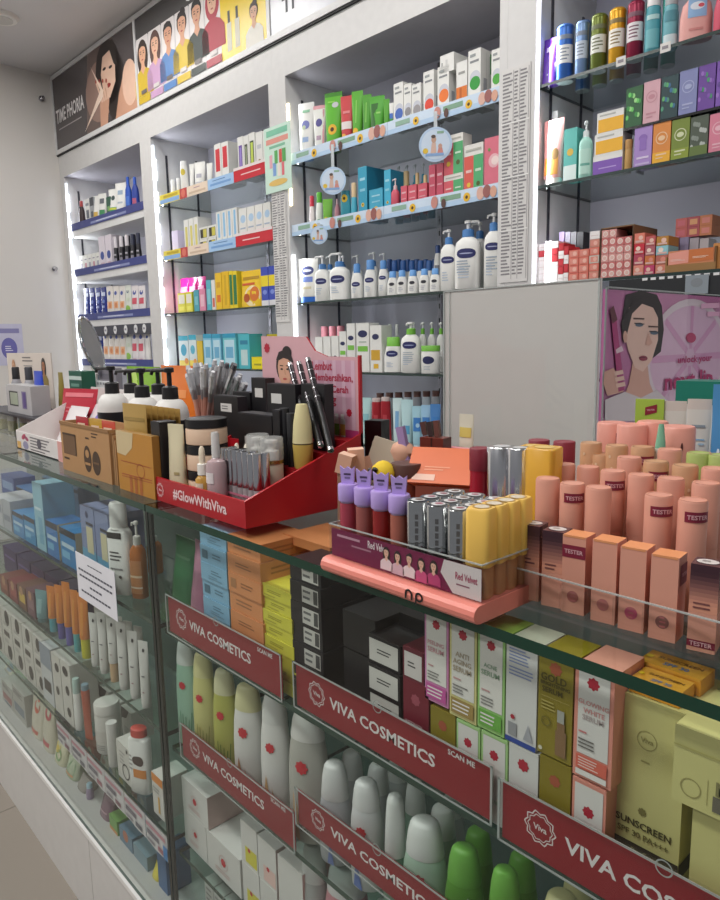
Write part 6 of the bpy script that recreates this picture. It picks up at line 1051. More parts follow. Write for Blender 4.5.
# golden carton with foil sachets behind
X0, X1 = U(120, .505, 1.07), U(154, .502, 1.07); w = X1-X0; b = MB(); gc = m('b8802f', .5); h = .104
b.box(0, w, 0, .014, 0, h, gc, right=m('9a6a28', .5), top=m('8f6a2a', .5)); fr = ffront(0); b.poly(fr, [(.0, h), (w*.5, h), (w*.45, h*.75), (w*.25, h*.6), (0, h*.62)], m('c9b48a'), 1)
rl = m('a03a24'); b.line(fr, (w*.1, h*.5), (w*.95, h*.5), .001, rl, 1); b.line(fr, (w*.1, h*.28), (w*.95, h*.3), .0012, rl, 1); b.line(fr, (w*.1, h*.24), (w*.95, h*.26), .001, rl, 1)
for k in range(3): b.rect(fr, w*(.32+.14*k), .0, w*(.4+.14*k), h*.28, m('a8602a'), 1)
b.ring(fr, w*.65, h*.4, .015, .012, .0012, rl, 1)
thing('gold_carton', 'ochre gold carton with red line drawing beside the kraft carton', 'carton', [(None, b)], (X0, .502, ZT+.0004))
GF = m('c2a05c', .3, .25)
for k in range(7):
    a = 120+5.5*k; Y = .53+.012*k; X = U(a+17, Y, 1.1)
    ob = thing('foil_sachet', None, 'sachet', pouch(.075, V(404+.7*k, X, Y)-ZT, .012, col=GF, deco=(('r', -.42, .8, .42, .84, '9a7f42'),)), (X, Y, ZT+.0004), rz=.12, group='gold foil sachets'); pend(ob, 'gold foil sachet', 'behind the ochre carton')
# black pump bottles
for k, (px, Y, top, lb) in enumerate(((114, .62, 366, 'nearest the counter front at the left'), (144, .62, 368, 'in the middle of the front row'), (172, .62, 367.5, 'at the right end beside the pencils'), (132, .70, 369, 'in the second row, left'), (160, .70, 368, 'in the second row, right'))):
    X = U(px, Y, 1.13); z = V(top, X, Y)-ZT
    thing('pump_bottle', f'white bottle with tall black pump, {lb}', 'bottle', pump(.066, z, k=1., col='dedcd8', collar='1b1b1d', head='161618', body=.72, n=2, nz=.6, ang=.35, label=m('1e1e22', .4), deco=(('w', -.3, .3, .3, .6, 4, '8a8a8c'),)), (X, Y, ZT+.0004), group='black pump bottles')
# behind them
def behind(px0, px1, top, Y, label, col, deco=(), kind='pouch', d=.05):
    X0, X1 = U(px0, Y, 1.18), U(px1, Y, 1.18); xc = (X0+X1)/2; h = V(top, xc, Y)-ZT
    return thing('pouch' if kind == 'pouch' else 'carton', label, kind, pouch(X1-X0, h, d, col=col, deco=deco) if kind == 'pouch' else carton(X1-X0, h, d, col, deco=deco), (xc, Y+d/2, ZT+.0004))
behind(119, 152, 367, .83, 'bright green pouch behind the black pumps', '7fb02a', (('p', ((-.35, .95), (-.2, .95), (.1, .5), (-.05, .5)), 'b5d06a'), ('r', -.1, .55, .3, .62, '5f8a1f')))
behind(153, 188, 366, .83, 'orange pouch behind the black pumps', 'e0762a', (('r', -.3, .6, .3, .7, 'ef9a5a'),))
behind(77, 114, 381, .80, 'white spiral notepad standing behind the sachet tray', 'd5d6d8', tuple(('r', -.46+.077*i, .94, -.43+.077*i, .98, '8f9296') for i in range(13)), 'carton', .012)
behind(91, 109, 390, .76, 'cream carton with green mark before the notepad', 'd8d2c6', (('w', -.25, .74, .25, .86, 2, '8f8a80'), ('e', .35, .3, .12, .15, '7fb52a'), ('r', -.3, .62, .3, .66, 'a9a49a')), 'carton', .02)
behind(97, 116, 368, .90, 'grey card box behind the notepad', '8a8790', (('r', -.4, .8, .4, .9, '6f6c78'),), 'carton', .02)
# make-up mirror
Y = .86; X = U(85, Y, 1.1); zc = V(345, U(79, Y, 1.25), Y); xc = U(79, Y, zc); up = V(319, xc, Y)-zc
b = MB(); n = 36; fc = []; 
R_m = Matrix.Translation((xc-X, 0, zc-ZT)) @ Matrix.Rotation(-.42, 4, 'Y') @ Matrix.Rotation(-.78, 4, 'Z')
for i in range(n):
    a, c = 2*PI*i/n, 2*PI*(i+1)/n; ra, rb = .072, up*1.12
    b.rod((ra*math.cos(a), 0, rb*math.sin(a)), (ra*math.cos(c), 0, rb*math.sin(c)), .0055, CHROME, 8)
b.xf(R_m); g = MB(); MIR = m('c9bab6', .22, .75, n=0); g.prism([(.07*math.cos(2*PI*i/n), up*1.09*math.sin(2*PI*i/n)) for i in range(n)], -.002, .002, MIR, GREY); g.xf(R_m)
s = MB(); bt = R_m @ Vector((0, 0, -up*1.12)); s.rod(bt, (bt.x+.01, 0, .03), .008, CHROME, 12); s.rod(bt+Vector((-.02, 0, .01)), bt+Vector((.03, 0, -.005)), .014, CHROME, 12)
f = MB(); f.loft([(0, .06, .05), (.012, .058, .048), (.03, .02, .018), (.04, .01, .01)], CHROME, 24, ); f.xf(Matrix.Translation((bt.x+.01, 0, 0)))
thing('makeup_mirror', 'oval silver make-up mirror on a stand turned edge-on', 'mirror', [('rim', b), ('mirror_glass', g), ('stem', s), ('foot', f)], (X, Y+.04, ZT+.0004))
# pencils in a cup
Yc = .73; Xc = U(209, Yc, 1.12); b = MB(); b.loft([(0, .045, .045), (.1, .05, .05), (.1, .047, .047), (.01, .043, .043)], m('a8708a', .25, a=.75), 24, caps=(True, False))
thing('pencil_cup', 'plum tinted cup holding a thick bunch of pencils', 'cup', [(None, b)], (Xc, Yc, ZT+.0004))
q = random.Random(11); PCOL = [('d9a08c', 'rose'), ('c48a78', 'brown pink'), ('a88078', 'taupe'), ('3a3436', 'dark'), ('e0b4a4', 'blush')]
def pencil_mesh(L, col):
    key = ('pencil', round(L, 3), col)
    if key not in MESHES:
        a = MB(); a.rod((0, 0, 0), (0, 0, L*.68), .0046, m(col, .35), 8); c = MB(); c.rod((0, 0, L*.68), (0, 0, L*.78), .005, m('8f8a8c', .3, .6), 8); c.rod((0, 0, L*.78), (0, 0, L*.96), .0054, m('d5d5d8', .2, .6), 8); c.rod((0, 0, L*.96), (0, 0, L), .0054, m('55555a' if col == '3a3436' else 'c9c9cc', .3), 8, .004)
        MESHES[key] = [('shaft', a.mesh('shaft')), ('cap', c.mesh('cap'), 'silver cap')]
    return MESHES[key]
cnt = {}
for k in range(34):
    tx = rnd.uniform(-1, 1)
    col, nm = PCOL[k % 5]; px = 186+60*((k*7) % 34)/33.; top = 357+20*q.random()**1.4+abs(px-214)*.35; Y = Yc+q.uniform(-.04, .04); X = U(px, Y, 1.24); z = V(top, X, Y)
    base = Vector((Xc-(X-Xc)*.1, Yc+(Y-Yc)*.3, ZT+.013)); tip = Vector((X, Y, z)); dv = tip-base; L = dv.length
    e = dv.to_track_quat('Z', 'Y').to_euler(); ob = thing('cosmetic_pencil', None, 'pencil', pencil_mesh(round(L, 2), col), base, rot=e, group='pencils in the cup')
    PENDING.append((ob, f'{nm} silver-capped pencil', 'in the plum cup', 'x', X))
# ================================================================ red counter display
x0, x1, y0, y1 = -1.066, -.787, .505, .724; W_d = x1-x0; RD = m('b01824', .3); RI = m('a01622', .35)
b = MB(); hf, hb_ = .038, .11
sd_ = [(y0, 0), (y1, 0), (y1, hb_), (y0, hf)]
for xx, o in ((x0, 1), (x1-.004, 1)):
    n0 = len(b.v)
    b.face([(xx, y, z) for y, z in reversed(sd_)], RD); b.face([(xx+.004, y, z) for y, z in sd_], RD); b.face([(xx, y0, hf), (xx+.004, y0, hf), (xx+.004, y1, hb_), (xx, y1, hb_)], RD); b.face([(xx, y0, 0), (xx+.004, y0, 0), (xx+.004, y0, hf), (xx, y0, hf)], RD); b.face([(xx+.004, y1, 0), (xx, y1, 0), (xx, y1, hb_), (xx+.004, y1, hb_)], RD)
b.box(x0+.004, x1-.004, y0, y0+.004, 0, hf, RD); b.box(x0+.004, x1-.004, y0+.004, y1-.004, 0, .008, RI)
ST = [(.620, .062), (.655, .084), (.692, .1)]
b.box(x0+.004, x1-.004, ST[0][0], ST[1][0], .008, ST[0][1], RI); b.box(x0+.004, x1-.004, ST[1][0], ST[2][0], .008, ST[1][1], RI); b.box(x0+.004, x1-.004, ST[2][0], y1-.004, .008, ST[2][1], RI)
fr = ffront(y0, x0, 0); fm = MB(); wt = m('ecd0d0', .5); fm.txt(fr, W_d*.55, hf*.5, W_d*.56, '#GlowWithViva', wt, 1, h=.018); fe = MB(); viva(fr, fe, W_d*.12, hf*.5, .011, wt)
hd = MB(); RE = m('b5202c', .4); PKP = m('d9a9b0', .4); pts = [(x0+.02, .05), (x1-.004, .05), (x1-.004, .225), (x0+.2, .226), (x0+.17, .235), (x0+.148, .258), (x0+.02, .261)]
hd.prism([(x, z) for x, z in pts], y1-.0035, y1, PKP, RE); hd.prism([(x1-.004, .05), (x1, .05), (x1, .228), (x1-.004, .228)], y1-.005, y1, RE)
pr_ = MB(); f2 = ffront(y1-.0035, 0, 0, .0003)
pr_.rect(f2, x0+.165, .09, x1-.012, .22, m('cfa0b4', .4), 1); 
for k in range(5): pr_.rect(f2, x0+.17+.022*k, .09, x0+.178+.022*k, .22, m('d9b4c4', .4), 1.3)
pr_.rect(f2, x0+.02, .051, x1-.006, .112, m('b8407a', .4), 1.6)
portrait(pr_, f2, x0+.088, .176, .056, 'd9a58a', '2c2424', 'e3d8d8', 'bun', 2.2); flower(pr_, f2, x0+.037, .24, .008, m('b5203a'), 2)
tr_ = m('b5304a', .4); pr_.txt(f2, x0+.188, .211, .05, 'Lembut', tr_, 2.5, h=.014); pr_.txt(f2, x0+.213, .192, .098, 'Membersihkan,', tr_, 2.5, h=.014); pr_.txt(f2, x0+.207, .173, .088, 'Wajah Cerah', tr_, 2.5, h=.015); pr_.txt(f2, x0+.209, .154, .026, 'ng', tr_, 2.5, h=.014)
for k, c in enumerate(('c9b48a', '6fa83f', 'c9a24a')): u = x0+.208+.014*k; pr_.rect(f2, u-.006, .095, u+.006, .128, m('d8d4d0'), 2.2); pr_.rect(f2, u-.006, .102, u+.006, .12, m(c), 2.6); pr_.rect(f2, u-.004, .128, u+.004, .136, m('e6e2e0'), 2.2)
flower(pr_, f2, x0+.252, .139, .006, m('b5203a'), 2.2)
thing('counter_display', 'glossy red stepped counter display with pink header card', 'display stand', [('tray', b, None, [('front_lettering', fm, 'white lettering'), ('emblem', fe, 'white flower emblem')]), ('header_card', hd, None, [('print', pr_, 'pink print with a smiling woman')])], (0, 0, ZT+.0004))
DZ = ZT+.0004
def din(fn, px, Y, top, zb, wpx, label, name, cat, w=None, **o):
    rz = o.pop('rz', 0.); rot = o.pop('rot', None); grp = o.pop('group', None); d = o.pop('d', None); h = o.pop('h', None)
    X = U(px, Y, zb+.03); h = h or V(top, X, Y)-zb; dist = (Vector((X, Y, zb))-CAM).dot(CF); w = w or wpx/FPX*dist
    parts = fn(w, h, d, **o) if fn in (carton, pouch) else fn(w, h, **o)
    return thing(name, label, cat, parts, (X, Y, zb), rz=rz, rot=rot, group=grp)
FLR = DZ+.0085
din(carton, 166.5, .53, 421, FLR, 15, 'narrow black carton with white patch, left in the red display', 'carton', 'carton', w=.03, d=.03, col='1b1a1e', deco=(('r', -.3, .05, .25, .22, 'd2d0d0'), ('w', -.1, .35, .1, .8, 9, '9a9a9c')))
din(pouch, 178.5, .53, 424, FLR, 15, 'cream sachet between the black carton and the stacked jars', 'sachet', 'sachet', w=.034, d=.02, col='d9cfae', rz=.3, deco=(('r', .0, .3, .3, .34, 'a9986a'),))
Xj = U(208.5, .568, 1.08); hj = (V(417.5, Xj, .568)-FLR-.002)/3
for k in range(3): thing('jar', ('bottom', 'middle', 'top')[k]+' cream jar with black lid in the stack of three', 'jar', jar(.066, hj, col='d2b49a', lid='1d1c1e', lf=.34), (Xj, .568, FLR+.0006+(hj+.0006)*k), group='stacked cream jars')
din(dropper, 203.5, .522, 446, FLR, 14, 'small amber dropper bottle in the red display', 'dropper_bottle', 'bottle', w=.0235, col=m('c99a4a', .15, a=.85), bulb='e6d8c0', collar='ece8e0', deco=(('r', -.5, .1, .5, .75, 'd8cfb8'), ('r', -.5, .1, .5, .25, 'c98a3a')))
din(bottle, 217.5, .532, 432, FLR, 18, 'clear spray bottle with frosted cap in the red display', 'spray_bottle', 'bottle', w=.030, col=m('cdb4b8', .15, a=.75), cap=m('dcdad8', .2, a=.85), capf=.34, capw=.42, sh=.85, deco=(('r', -.45, .5, .35, .72, 'ded8d8'),))
for k, (px, t) in enumerate(((238, 443), (247.5, 444))): din(dropper, px, .588, t, FLR, 10, ('left', 'right')[k]+' cream dropper bulb bottle behind the silver sticks', 'dropper_bottle', 'bottle', w=.02, col='c9b48a', group='droppers behind the silver sticks')
Y = .552; Xa, Xb = U(224, Y, 1.07), U(261, Y, 1.07)
for k in range(14):
    r_, c_ = divmod(k, 7); X = Xa+(Xb-Xa)*(c_+.5)/7+.002*r_; ob = thing('silver_stick', None, 'lip pencil', stick((Xb-Xa)/7.4, V(452, -.85, .55)-FLR-.002*(c_ % 2), col='a9a4a6', cap=CHROME, cf=.62), (X, Y+.0125*r_, FLR+.0003), group='banded silver sticks'); pend(ob, 'slim silver stick', 'front row of the banded bunch' if r_ == 0 else 'back row of the banded bunch')
b = MB(); pb = m('c2748a', .4); z0 = FLR+.02
b.box(Xa-.003, Xb+.003, Y-.009, Y-.0082, z0, z0+.003, pb); b.box(Xa-.003, Xb+.003, Y+.0198, Y+.0206, z0, z0+.003, pb); b.box(Xa-.004, Xa-.003, Y-.009, Y+.0206, z0, z0+.003, pb); b.box(Xb+.004, Xb+.005, Y-.009, Y+.0206, z0, z0+.003, pb)
thing('rubber_band', 'pink rubber band around the bunch of silver sticks', 'rubber band', [(None, b)])
for k, (px, Y, t, zb) in enumerate(((259.5, .596, 434, FLR), (273, .5995, 437, FLR))):
    X = U(px, Y, zb+.03); h = V(t, X, Y)-zb; bb = MB(); bb.loft([(0, .0158, .0158), (.001, .0167, .0167), (h*.62, .0167, .0167)], m('ddd6bf', .3), 22); bb.loft([(h*.62, .0178, .0178), (h*.67, .0178, .0178)], m('b0935a', .25, .8), 22); paint(bb, fcurv(.0176, .0176), .035, h, (('o', 0, .4, .14, .015, 'b9a87a'), ('w', -.3, .12, .3, .25, 2, 'b9a87a')))
    cp = MB(); cp.loft([(h*.67, .0178, .0178), (h*.98, .0178, .0178), (h, .0165, .0165)], m('e6e6e4', .1, a=.35), 22); ph = MB(); ph.loft([(h*.67, .011, .011), (h*.8, .011, .011), (h*.82, .006, .006), (h*.9, .006, .006), (h*.92, .01, .01), (h*.955, .01, .01)], m('ecebe6', .3), 16)
    thing('pump_bottle', ('cream pump bottle with clear cap behind another, red display', 'cream pump bottle with clear cap at the front right of the red display')[k], 'bottle', [('body', bb), ('pump_head', ph), ('clear_cap', cp, 'clear cap')], (X, Y, zb), group='cream pump bottles')
S1, S2, S3 = [DZ+s[1]+.0004 for s in ST]
blk = dict(col='19181b', side='222125'); wl_ = (('r', -.2, .62, .25, .82, 'd4d2ce'), ('w', -.15, .66, .2, .78, 2, '6a6a6c'))
def bc(px0, px1, top, Y, zb, label, d=.03, deco=(), rz=0., name='carton'):
    X0, X1 = U(px0, Y, zb+.05), U(px1, Y, zb+.05); thing(name, label, 'carton', carton(X1-X0, V(top, (X0+X1)/2, Y)-zb, d, '19181b', side='242328', top='2c2b30', deco=deco), ((X0+X1)/2, Y+d/2, zb), rz=rz, group='black cartons in the red display')
bc(214, 238, 396, .66, S2, 'black carton with white sticker, leftmost in the red display', .02, wl_); bc(233, 250, 392, .695, S3, 'black carton at the back left of the red display', .02, (('r', -.3, .5, .1, .7, 'a9a7a4'),))
bc(252, 266, 378, .695, S3, 'tall slim black carton with white sticker, back of the red display', .02, (('r', -.25, .62, .3, .8, 'd4d2ce'),)); bc(268, 296, 384, .665, S2, 'wide black carton with white sticker before the header card', .02, (('r', -.35, .68, .02, .84, 'd4d2ce'),)); bc(238, 272, 414, .624, S1, 'low black compact box at the centre of the red display', .03, (('r', -.3, .15, -.05, .5, 'b9b7b4'),)); bc(273, 280, 410, .624, S1, 'very slim black carton beside the black mascara', .012)
bc(302, 325, 384, .67, S2, 'black carton half hidden by the slanting pens', .018)
for k, (px, t, Y) in enumerate(((285.5, 408, .636), (292.5, 413, .634))): din(stick, px, Y, t, S1, 8, ('left', 'right')[k]+' black mascara tube before the wide black carton', 'mascara', 'mascara', w=.0155, col='1a1a1d', cap='232326', cf=.45, group='black mascaras')
X = U(303.5, .634, 1.1); zb = S1; mm = MB(); hm = V(404, X, .634)-zb
mm.loft([(0, .0125, .0125), (hm*.04, .014, .014), (hm*.38, .0155, .0155)], m('cfb35a', .35), 18); nn = MB(); nn.loft([(hm*.4, .0155, .0155), (hm*.7, .0135, .0135), (hm*.97, .009, .009), (hm, .008, .008)], m('ddd3a0', .35), 18); oo = MB(); oo.loft([(hm*.38, .0152, .0152), (hm*.4, .0152, .0152)], m('4a3a20', .3), 18)
thing('mascara', 'cream and gold tapered mascara standing before the slanting pens', 'mascara', [('tube', mm), ('ring', oo), ('cap', nn)], (X, .634, zb))
for k, (pa, pb2) in enumerate((((290, 364), (311, 440)), ((299, 363), (321, 446)), ((308, 359), (331, 451)))):
    Ya, Yb = .70-.004*k, .645-.006*k; A_ = Vector((U(pb2[0], Yb, 1.1), Yb, 0)); A_.z = max(V(pb2[1], A_.x, Yb), S1+.006); A_.x = U(pb2[0], Yb, A_.z); B_ = Vector((U(pa[0], Ya, 1.25), Ya, 0)); B_.z = V(pa[1], B_.x, Ya); dv = B_-A_; L = dv.length
    s1 = MB(); s1.rod((0, 0, 0), (0, 0, .006), .0048, CHROME, 12); s1.rod((0, 0, .006), (0, 0, L*.5), .0046, BLACK, 12); s2 = MB(); s2.rod((0, 0, L*.5), (0, 0, L*.96), .005, m('4c484c', .15, .7), 12); s2.rod((0, 0, L*.96), (0, 0, L), .0046, CHROME, 12)
    for j in range(4): s2.rod((0, 0, L*(.55+.1*j)), (0, 0, L*(.56+.1*j)), .0052, CHROME, 12)
    ob = thing('eyeliner_pen', None, 'pen', [('barrel', s1), ('cap', s2, 'silver patterned cap')], A_, rot=dv.to_track_quat('Z', 'Y').to_euler(), group='slanting pens'); PENDING.append((ob, 'black and silver pen', 'slanting before the pink header', 'x', pa[0]))

# ================================================================ lip tint tray with coral base
x0, x1, y0 = U(322.5, .466, 1.04), U(476, .466, 1.04), .4655; y1 = Z2(512, 591, ZT)[1]; w = x1-x0; CO = m('e98a7c', .35); zf = .017
b = MB(); b.box(x0, x1, y0+.006, y1, 0, zf, CO)
for k in range(6):                                        # rounded front nose
    a0, a1 = PI*(k/6-.5), PI*((k+1)/6-.5); p = lambda a: (y0+.006-.0085*math.cos(a), zf/2+zf/2*math.sin(a))
    (ya, za), (yb_, zb_) = p(a0), p(a1); b.face([(x0, ya, za), (x1, ya, za), (x1, yb_, zb_), (x0, yb_, zb_)], CO, True)
b.poly(lambda u, v, l: (x1, u, v), [(y0+.006-.0085*math.cos(PI*(k/6-.5)), zf/2+zf/2*math.sin(PI*(k/6-.5))) for k in range(7)], CO); b.poly(lambda u, v, l: (x0, u, v), [(y0+.006-.0085*math.cos(PI*(.5-k/6)), zf/2+zf/2*math.sin(PI*(.5-k/6))) for k in range(7)], CO)
lt = MB(); nf = ffront(y0-.0026, 0, 0, .0004)             # two-letter mark
un, up_, rm = x0+w*.63, x0+w*.63+.0135, .005           # an arch letter and a bowl letter
for k in range(14):
    a0_, a1_ = PI*k/14, PI*(k+1)/14
    lt.poly(nf, [(un+rm*math.cos(a0_), zf*.58+rm*math.sin(a0_)), (un+rm*math.cos(a1_), zf*.58+rm*math.sin(a1_)), (un+(rm-.0022)*math.cos(a1_), zf*.58+(rm-.0022)*math.sin(a1_)), (un+(rm-.0022)*math.cos(a0_), zf*.58+(rm-.0022)*math.sin(a0_))], BLACK, 1)
for u in (un-rm, un+rm-.0022): lt.rect(nf, u, zf*.28, u+.0022, zf*.6, BLACK, 1)
lt.ring(nf, up_, zf*.58, rm, rm*.95, .0021, BLACK, 1, 24); lt.rect(nf, up_-rm, zf*.08, up_-rm+.0021, zf*.6, BLACK, 1.1)
cardf = MB(); yc_ = .4775; zt_ = .048; mb_ = m('7a1248', .4); cardf.box(x0+.003, x1-.0035, yc_, yc_+.001, zf+.0005, zt_, mb_); fr = ffront(yc_, x0, 0, .0002); h0 = zf
cardf.poly(fr, [(w*.83, h0+.001), (w*.985, h0+.001), (w*.985, zt_), (w*.78, zt_), (w*.76, h0+.018)], m('e3dcda'), 1)
lines(cardf, fr, w*.06, .038, w*.26, .0445, 1, m('c99aae'), 1); cardf.txt(fr, w*.36, .041, w*.14, 'Red Velvet', m('efe3e6'), 1, h=.008); lines(cardf, fr, w*.17, .0315, w*.33, .036, 1, m('b07f94'), 1)
cardf.txt(fr, w*.905, .036, w*.12, 'Red Velvet', m('a03a5a'), 2, h=.007); lines(cardf, fr, w*.85, .026, w*.95, .0295, 1, m('8a5a6a'), 2)
for k in range(5): portrait(cardf, fr, w*(.42+.075*k), h0+.0165-.001*(k % 2), .0092, 'e0b49c', '2a1a1c', ('e6d2d6', 'd8b4c0', 'ead6d8', 'c94f80', 'b03a70')[k], 'long' if k % 3 != 2 else 'bun', 2)
ac = MB(); zw = .052
for q in ((x0+.001, x1-.001, .4755, .4772, zf, zw), (x0+.001, x0+.0025, .4775, y1-.002, zf, zw), (x1-.0025, x1-.001, .4775, y1-.002, zf, zw), (x0+.001, x1-.001, y1-.0035, y1-.002, zf, zw)): ac.box(*q, ACRYL)
ac.box(x0+.001, x1-.001, .4755, .4772, zw, zw+.0012, EDGEA)
for xx in (x0+.001, x1-.0025): ac.box(xx, xx+.0015, .4772, y1-.002, zw, zw+.0012, EDGEA)
dv_ = MB()
for k in range(1, 8): xx = x0+.002+(w-.004)*k/8; dv_.box(xx, xx+.001, .479, y1-.004, zf, zf+.03, ACRYL)
thing('lip_tint_tray', 'clear lip tint tray with coral base and five-portrait front strip', 'tray', [('base', b, 'coral base', [('lettering', lt, 'black lettering')]), ('front_card', cardf, 'maroon card with portraits'), ('clear_walls', ac), ('dividers', dv_)], (0, 0, ZT+.0004))
TZ = ZT+zf+.0008
HY = V(507, x1-w/16, .4925)-TZ; HS = V(508.5, x1-w*3/16, .4925)-TZ; HL = V(494, x0+w*7/16, .4925)-TZ; HT = V(475, x0+w*7/16, .4925)-TZ
def tint(kind, col=None):
    key = ('tint', kind, col)
    if key in MESHES: return MESHES[key]
    a, c, P = MB(), MB(), []
    if kind == 'lav':
        hb_ = HL-.0185; a.loft([(0, .0085, .0085), (.001, .0095, .0095), (hb_-.002, .0095, .0095)], m(col, .12, a=.85), 18); a.loft([(hb_-.0019, .0085, .0085), (hb_, .0085, .0085)], m('d8c8e8', .2), 16); lv = m('b79ede', .35)
        c.loft([(hb_, .0105, .0105), (hb_+.0015, .0112, .0112), (HL-.0015, .0112, .0112), (HL, .0104, .0104)], lv, 18); q = HT-HL
        t = MB(); t.prism([(-.007, 0), (.007, 0), (.0085, q), (.004, q*.82), (0, q*.97), (-.004, q*.82), (-.0085, q)], -.0015, .0015, lv); f = ffront(-.0015)
        t.rect(f, -.004, q*.5, .004, q*.6, m('4a3a5a'), 1); t.rect(f, -.003, q*.3, .003, q*.4, m('7a6a94'), 1); t.v = [(x, y, z+HL) for x, y, z in t.v]; P = [('tab', t)]
    elif kind == 'sil':
        hb_ = HS*.3; a.loft([(0, .0095, .0095, 2.6), (hb_, .0095, .0095, 2.6)], m('6a3a44', .2, a=.85), 18); sv = m('c4c6c6', .12, 1., n=.1, sc=60)
        c.loft([(hb_, .0112, .0112, 2.5), (HS-.001, .0112, .0112, 2.5), (HS, .0106, .0106, 2.5)], sv, 24); c.ring(ftop(HS), 0, 0, .0085, .0085, .0012, m('6a6a6c', .3), 1); c.ell(ftop(HS), 0, 0, .0068, .0068, m('d9d8d8', .3), 1); c.ell(ftop(HS), .001, 0, .004, .003, m(col or '8a4a54', .4), 2); [c.rect(fcurv(.0116, .0116), -.0016, HS*(.42+.09*k), .0016, HS*(.485+.09*k), m('5a5a5c', .4), 1) for k in range(5)]
    else:
        hb_ = HY*.36; ye = m('f6c962', .3, a=.94); a.loft([(0, .0100, .0100, 4), (hb_, .0100, .0100, 4)], m('dba070', .2, a=.8), 20)
        c.loft([(hb_, .0116, .0116, 5), (hb_+.002, .0122, .0122, 5), (HY-.0025, .0118, .0118, 5), (HY, .0106, .0106, 4)], ye, 24); c.ring(ftop(HY), 0, 0, .0085, .0085, .0012, m('b58a3a', .3), 1); c.ell(ftop(HY), 0, 0, .0068, .0068, m('d2c6b0', .3), 1)
    MESHES[key] = [('tube', a.mesh('tube')), ('cap', c.mesh('cap'))]+[(p, q.mesh(p)) for p, q in P]; return MESHES[key]
LC_ = ('b5485a', 'a8605a', '9a2a2a', 'b56a5a')
pw_ = (w-.004)/8
for r in range(4):
    for k in range(8):
        Y = .4925+(y1-.4925-.014)/3*r; X = x0+.002+pw_*(k+.5)
        rw = ('front row', 'second row', 'third row', 'back row')[r]
        if k < 4:
            if r > 0: continue
            ob = thing('lip_tint', None, 'lip tint', tint('lav', LC_[(k+r) % 4]), (X, Y, TZ), rz=.5, group='lavender-capped lip tints'); pend(ob, 'lavender-capped lip tint', f'{rw} of the coral-based tray')
        elif k < 7: ob = thing('lip_tint', None, 'lip tint', tint('sil', ('8a4a54', '6a4a3a', 'a05a6a')[(k+r) % 3]), (X, Y, TZ), rz=.6, group='silver-capped lip tints'); pend(ob, 'silver-capped lip tint', f'{rw} of the coral-based tray')
        else: ob = thing('lip_tint', f'translucent yellow lip tint at the right end, {rw} of the coral-based tray', 'lip tint', tint('yel'), (X, Y, TZ), rz=.2, group='yellow lip tints')
# ================================================================ loose things behind the lip tint tray
def bk(py0, px, zb=ZT): return Z2(px, py0, zb)
def onp(px, Y, z): return U(px, Y, z)
# black pouch-like sharpener box by the red display
X = onp(371, .80, 1.1); thing('carton', 'small black carton with white drawing right of the red display', 'carton', carton(.032, V(421, X, .8)-ZT, .03, '17171a', deco=(('p', ((-.2, .1), (.1, .15), (.3, .8), (-.05, .7)), 'c9c4b8'),)), (X, .815, ZT+.0004), rz=.3)
X = onp(372, .70, 1.08); b = MB(); b.prism([(-.045, 0), (.05, 0), (.045, V(444, X, .7)-ZT), (-.02, V(441, X, .7)-ZT+.004), (-.045, .03)], 0, .004, m('b9ac98', .6)); thing('card_sheet', 'beige card sheet standing behind the sponge wedges', 'card', [(None, b)], (X, .71, ZT+.0004), rot=(-.15, 0, 0))
sp = m('d9a88f', .8); sp2 = m('cf9a80', .8)
for k, (px, py, Y, s, rz, n) in enumerate(((344, 463, .615, .020, .5, 'tilted peach sponge cube left of the yellow puff'), (357, 459, .64, .022, .9, 'peach sponge cube leaning behind the yellow puff'), (366, 466, .655, .018, .2, 'peach sponge piece beside the white puff'))):
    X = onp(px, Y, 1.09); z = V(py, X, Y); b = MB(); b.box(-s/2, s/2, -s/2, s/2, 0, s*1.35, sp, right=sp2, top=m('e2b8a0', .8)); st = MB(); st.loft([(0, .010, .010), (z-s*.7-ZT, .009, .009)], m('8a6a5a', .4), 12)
    thing('sponge_stick', n, 'applicator', [('sponge', b.xf(Matrix.Translation((0, 0, z-s*.7-ZT)) @ Matrix.Rotation(.25-.3*k, 4, 'Y'))), ('stick', st)], (X, Y, ZT+.0004), rz=rz, group='sponge applicators')
def puff(px, py, Y, r, col, label, extra=None):
    X = onp(px, Y, 1.08); z = V(py, X, Y); b = MB(); b.loft([(z-r, r*.2, r*.2), (z-r*.8, r*.7, r*.65), (z-r*.3, r*.98, r*.9), (z+r*.2, r, r*.92), (z+r*.6, r*.78, r*.75), (z+r*.9, r*.4, r*.4), (z+r, r*.1, r*.1)], m(col, .75), 20); b.v = [(x, y, q-ZT) for x, y, q in b.v]
    P = [('puff', b)]; t = MB(); t.loft([(0, .014, .014), (.003, .015, .015), (z-r*.85-ZT, .012, .012)], m('c9b8a8', .4), 16); P.append(('stand', t))
    if extra: e = MB(); e.rod((-r*.2, -r*.97, z-ZT-r*.3), (r*.15, -r*.97, z-ZT+r*.55), .0035, BLACK, 8); e.rod((-r*.6, -r*.85, z-ZT+r*.35), (r*.1, -r*.98, z-ZT+r*.15), .003, BLACK, 8); P.append(('strap', e, 'black strap'))
    thing('powder_puff', label, 'puff', P, (X, Y, ZT+.0004))
puff(383.5, 474, .63, .0175, 'e2c02e', 'bright yellow puff with black strap behind the lavender caps', True); puff(368, 477, .66, .013, 'dcd8d4', 'small white puff beside the yellow one')
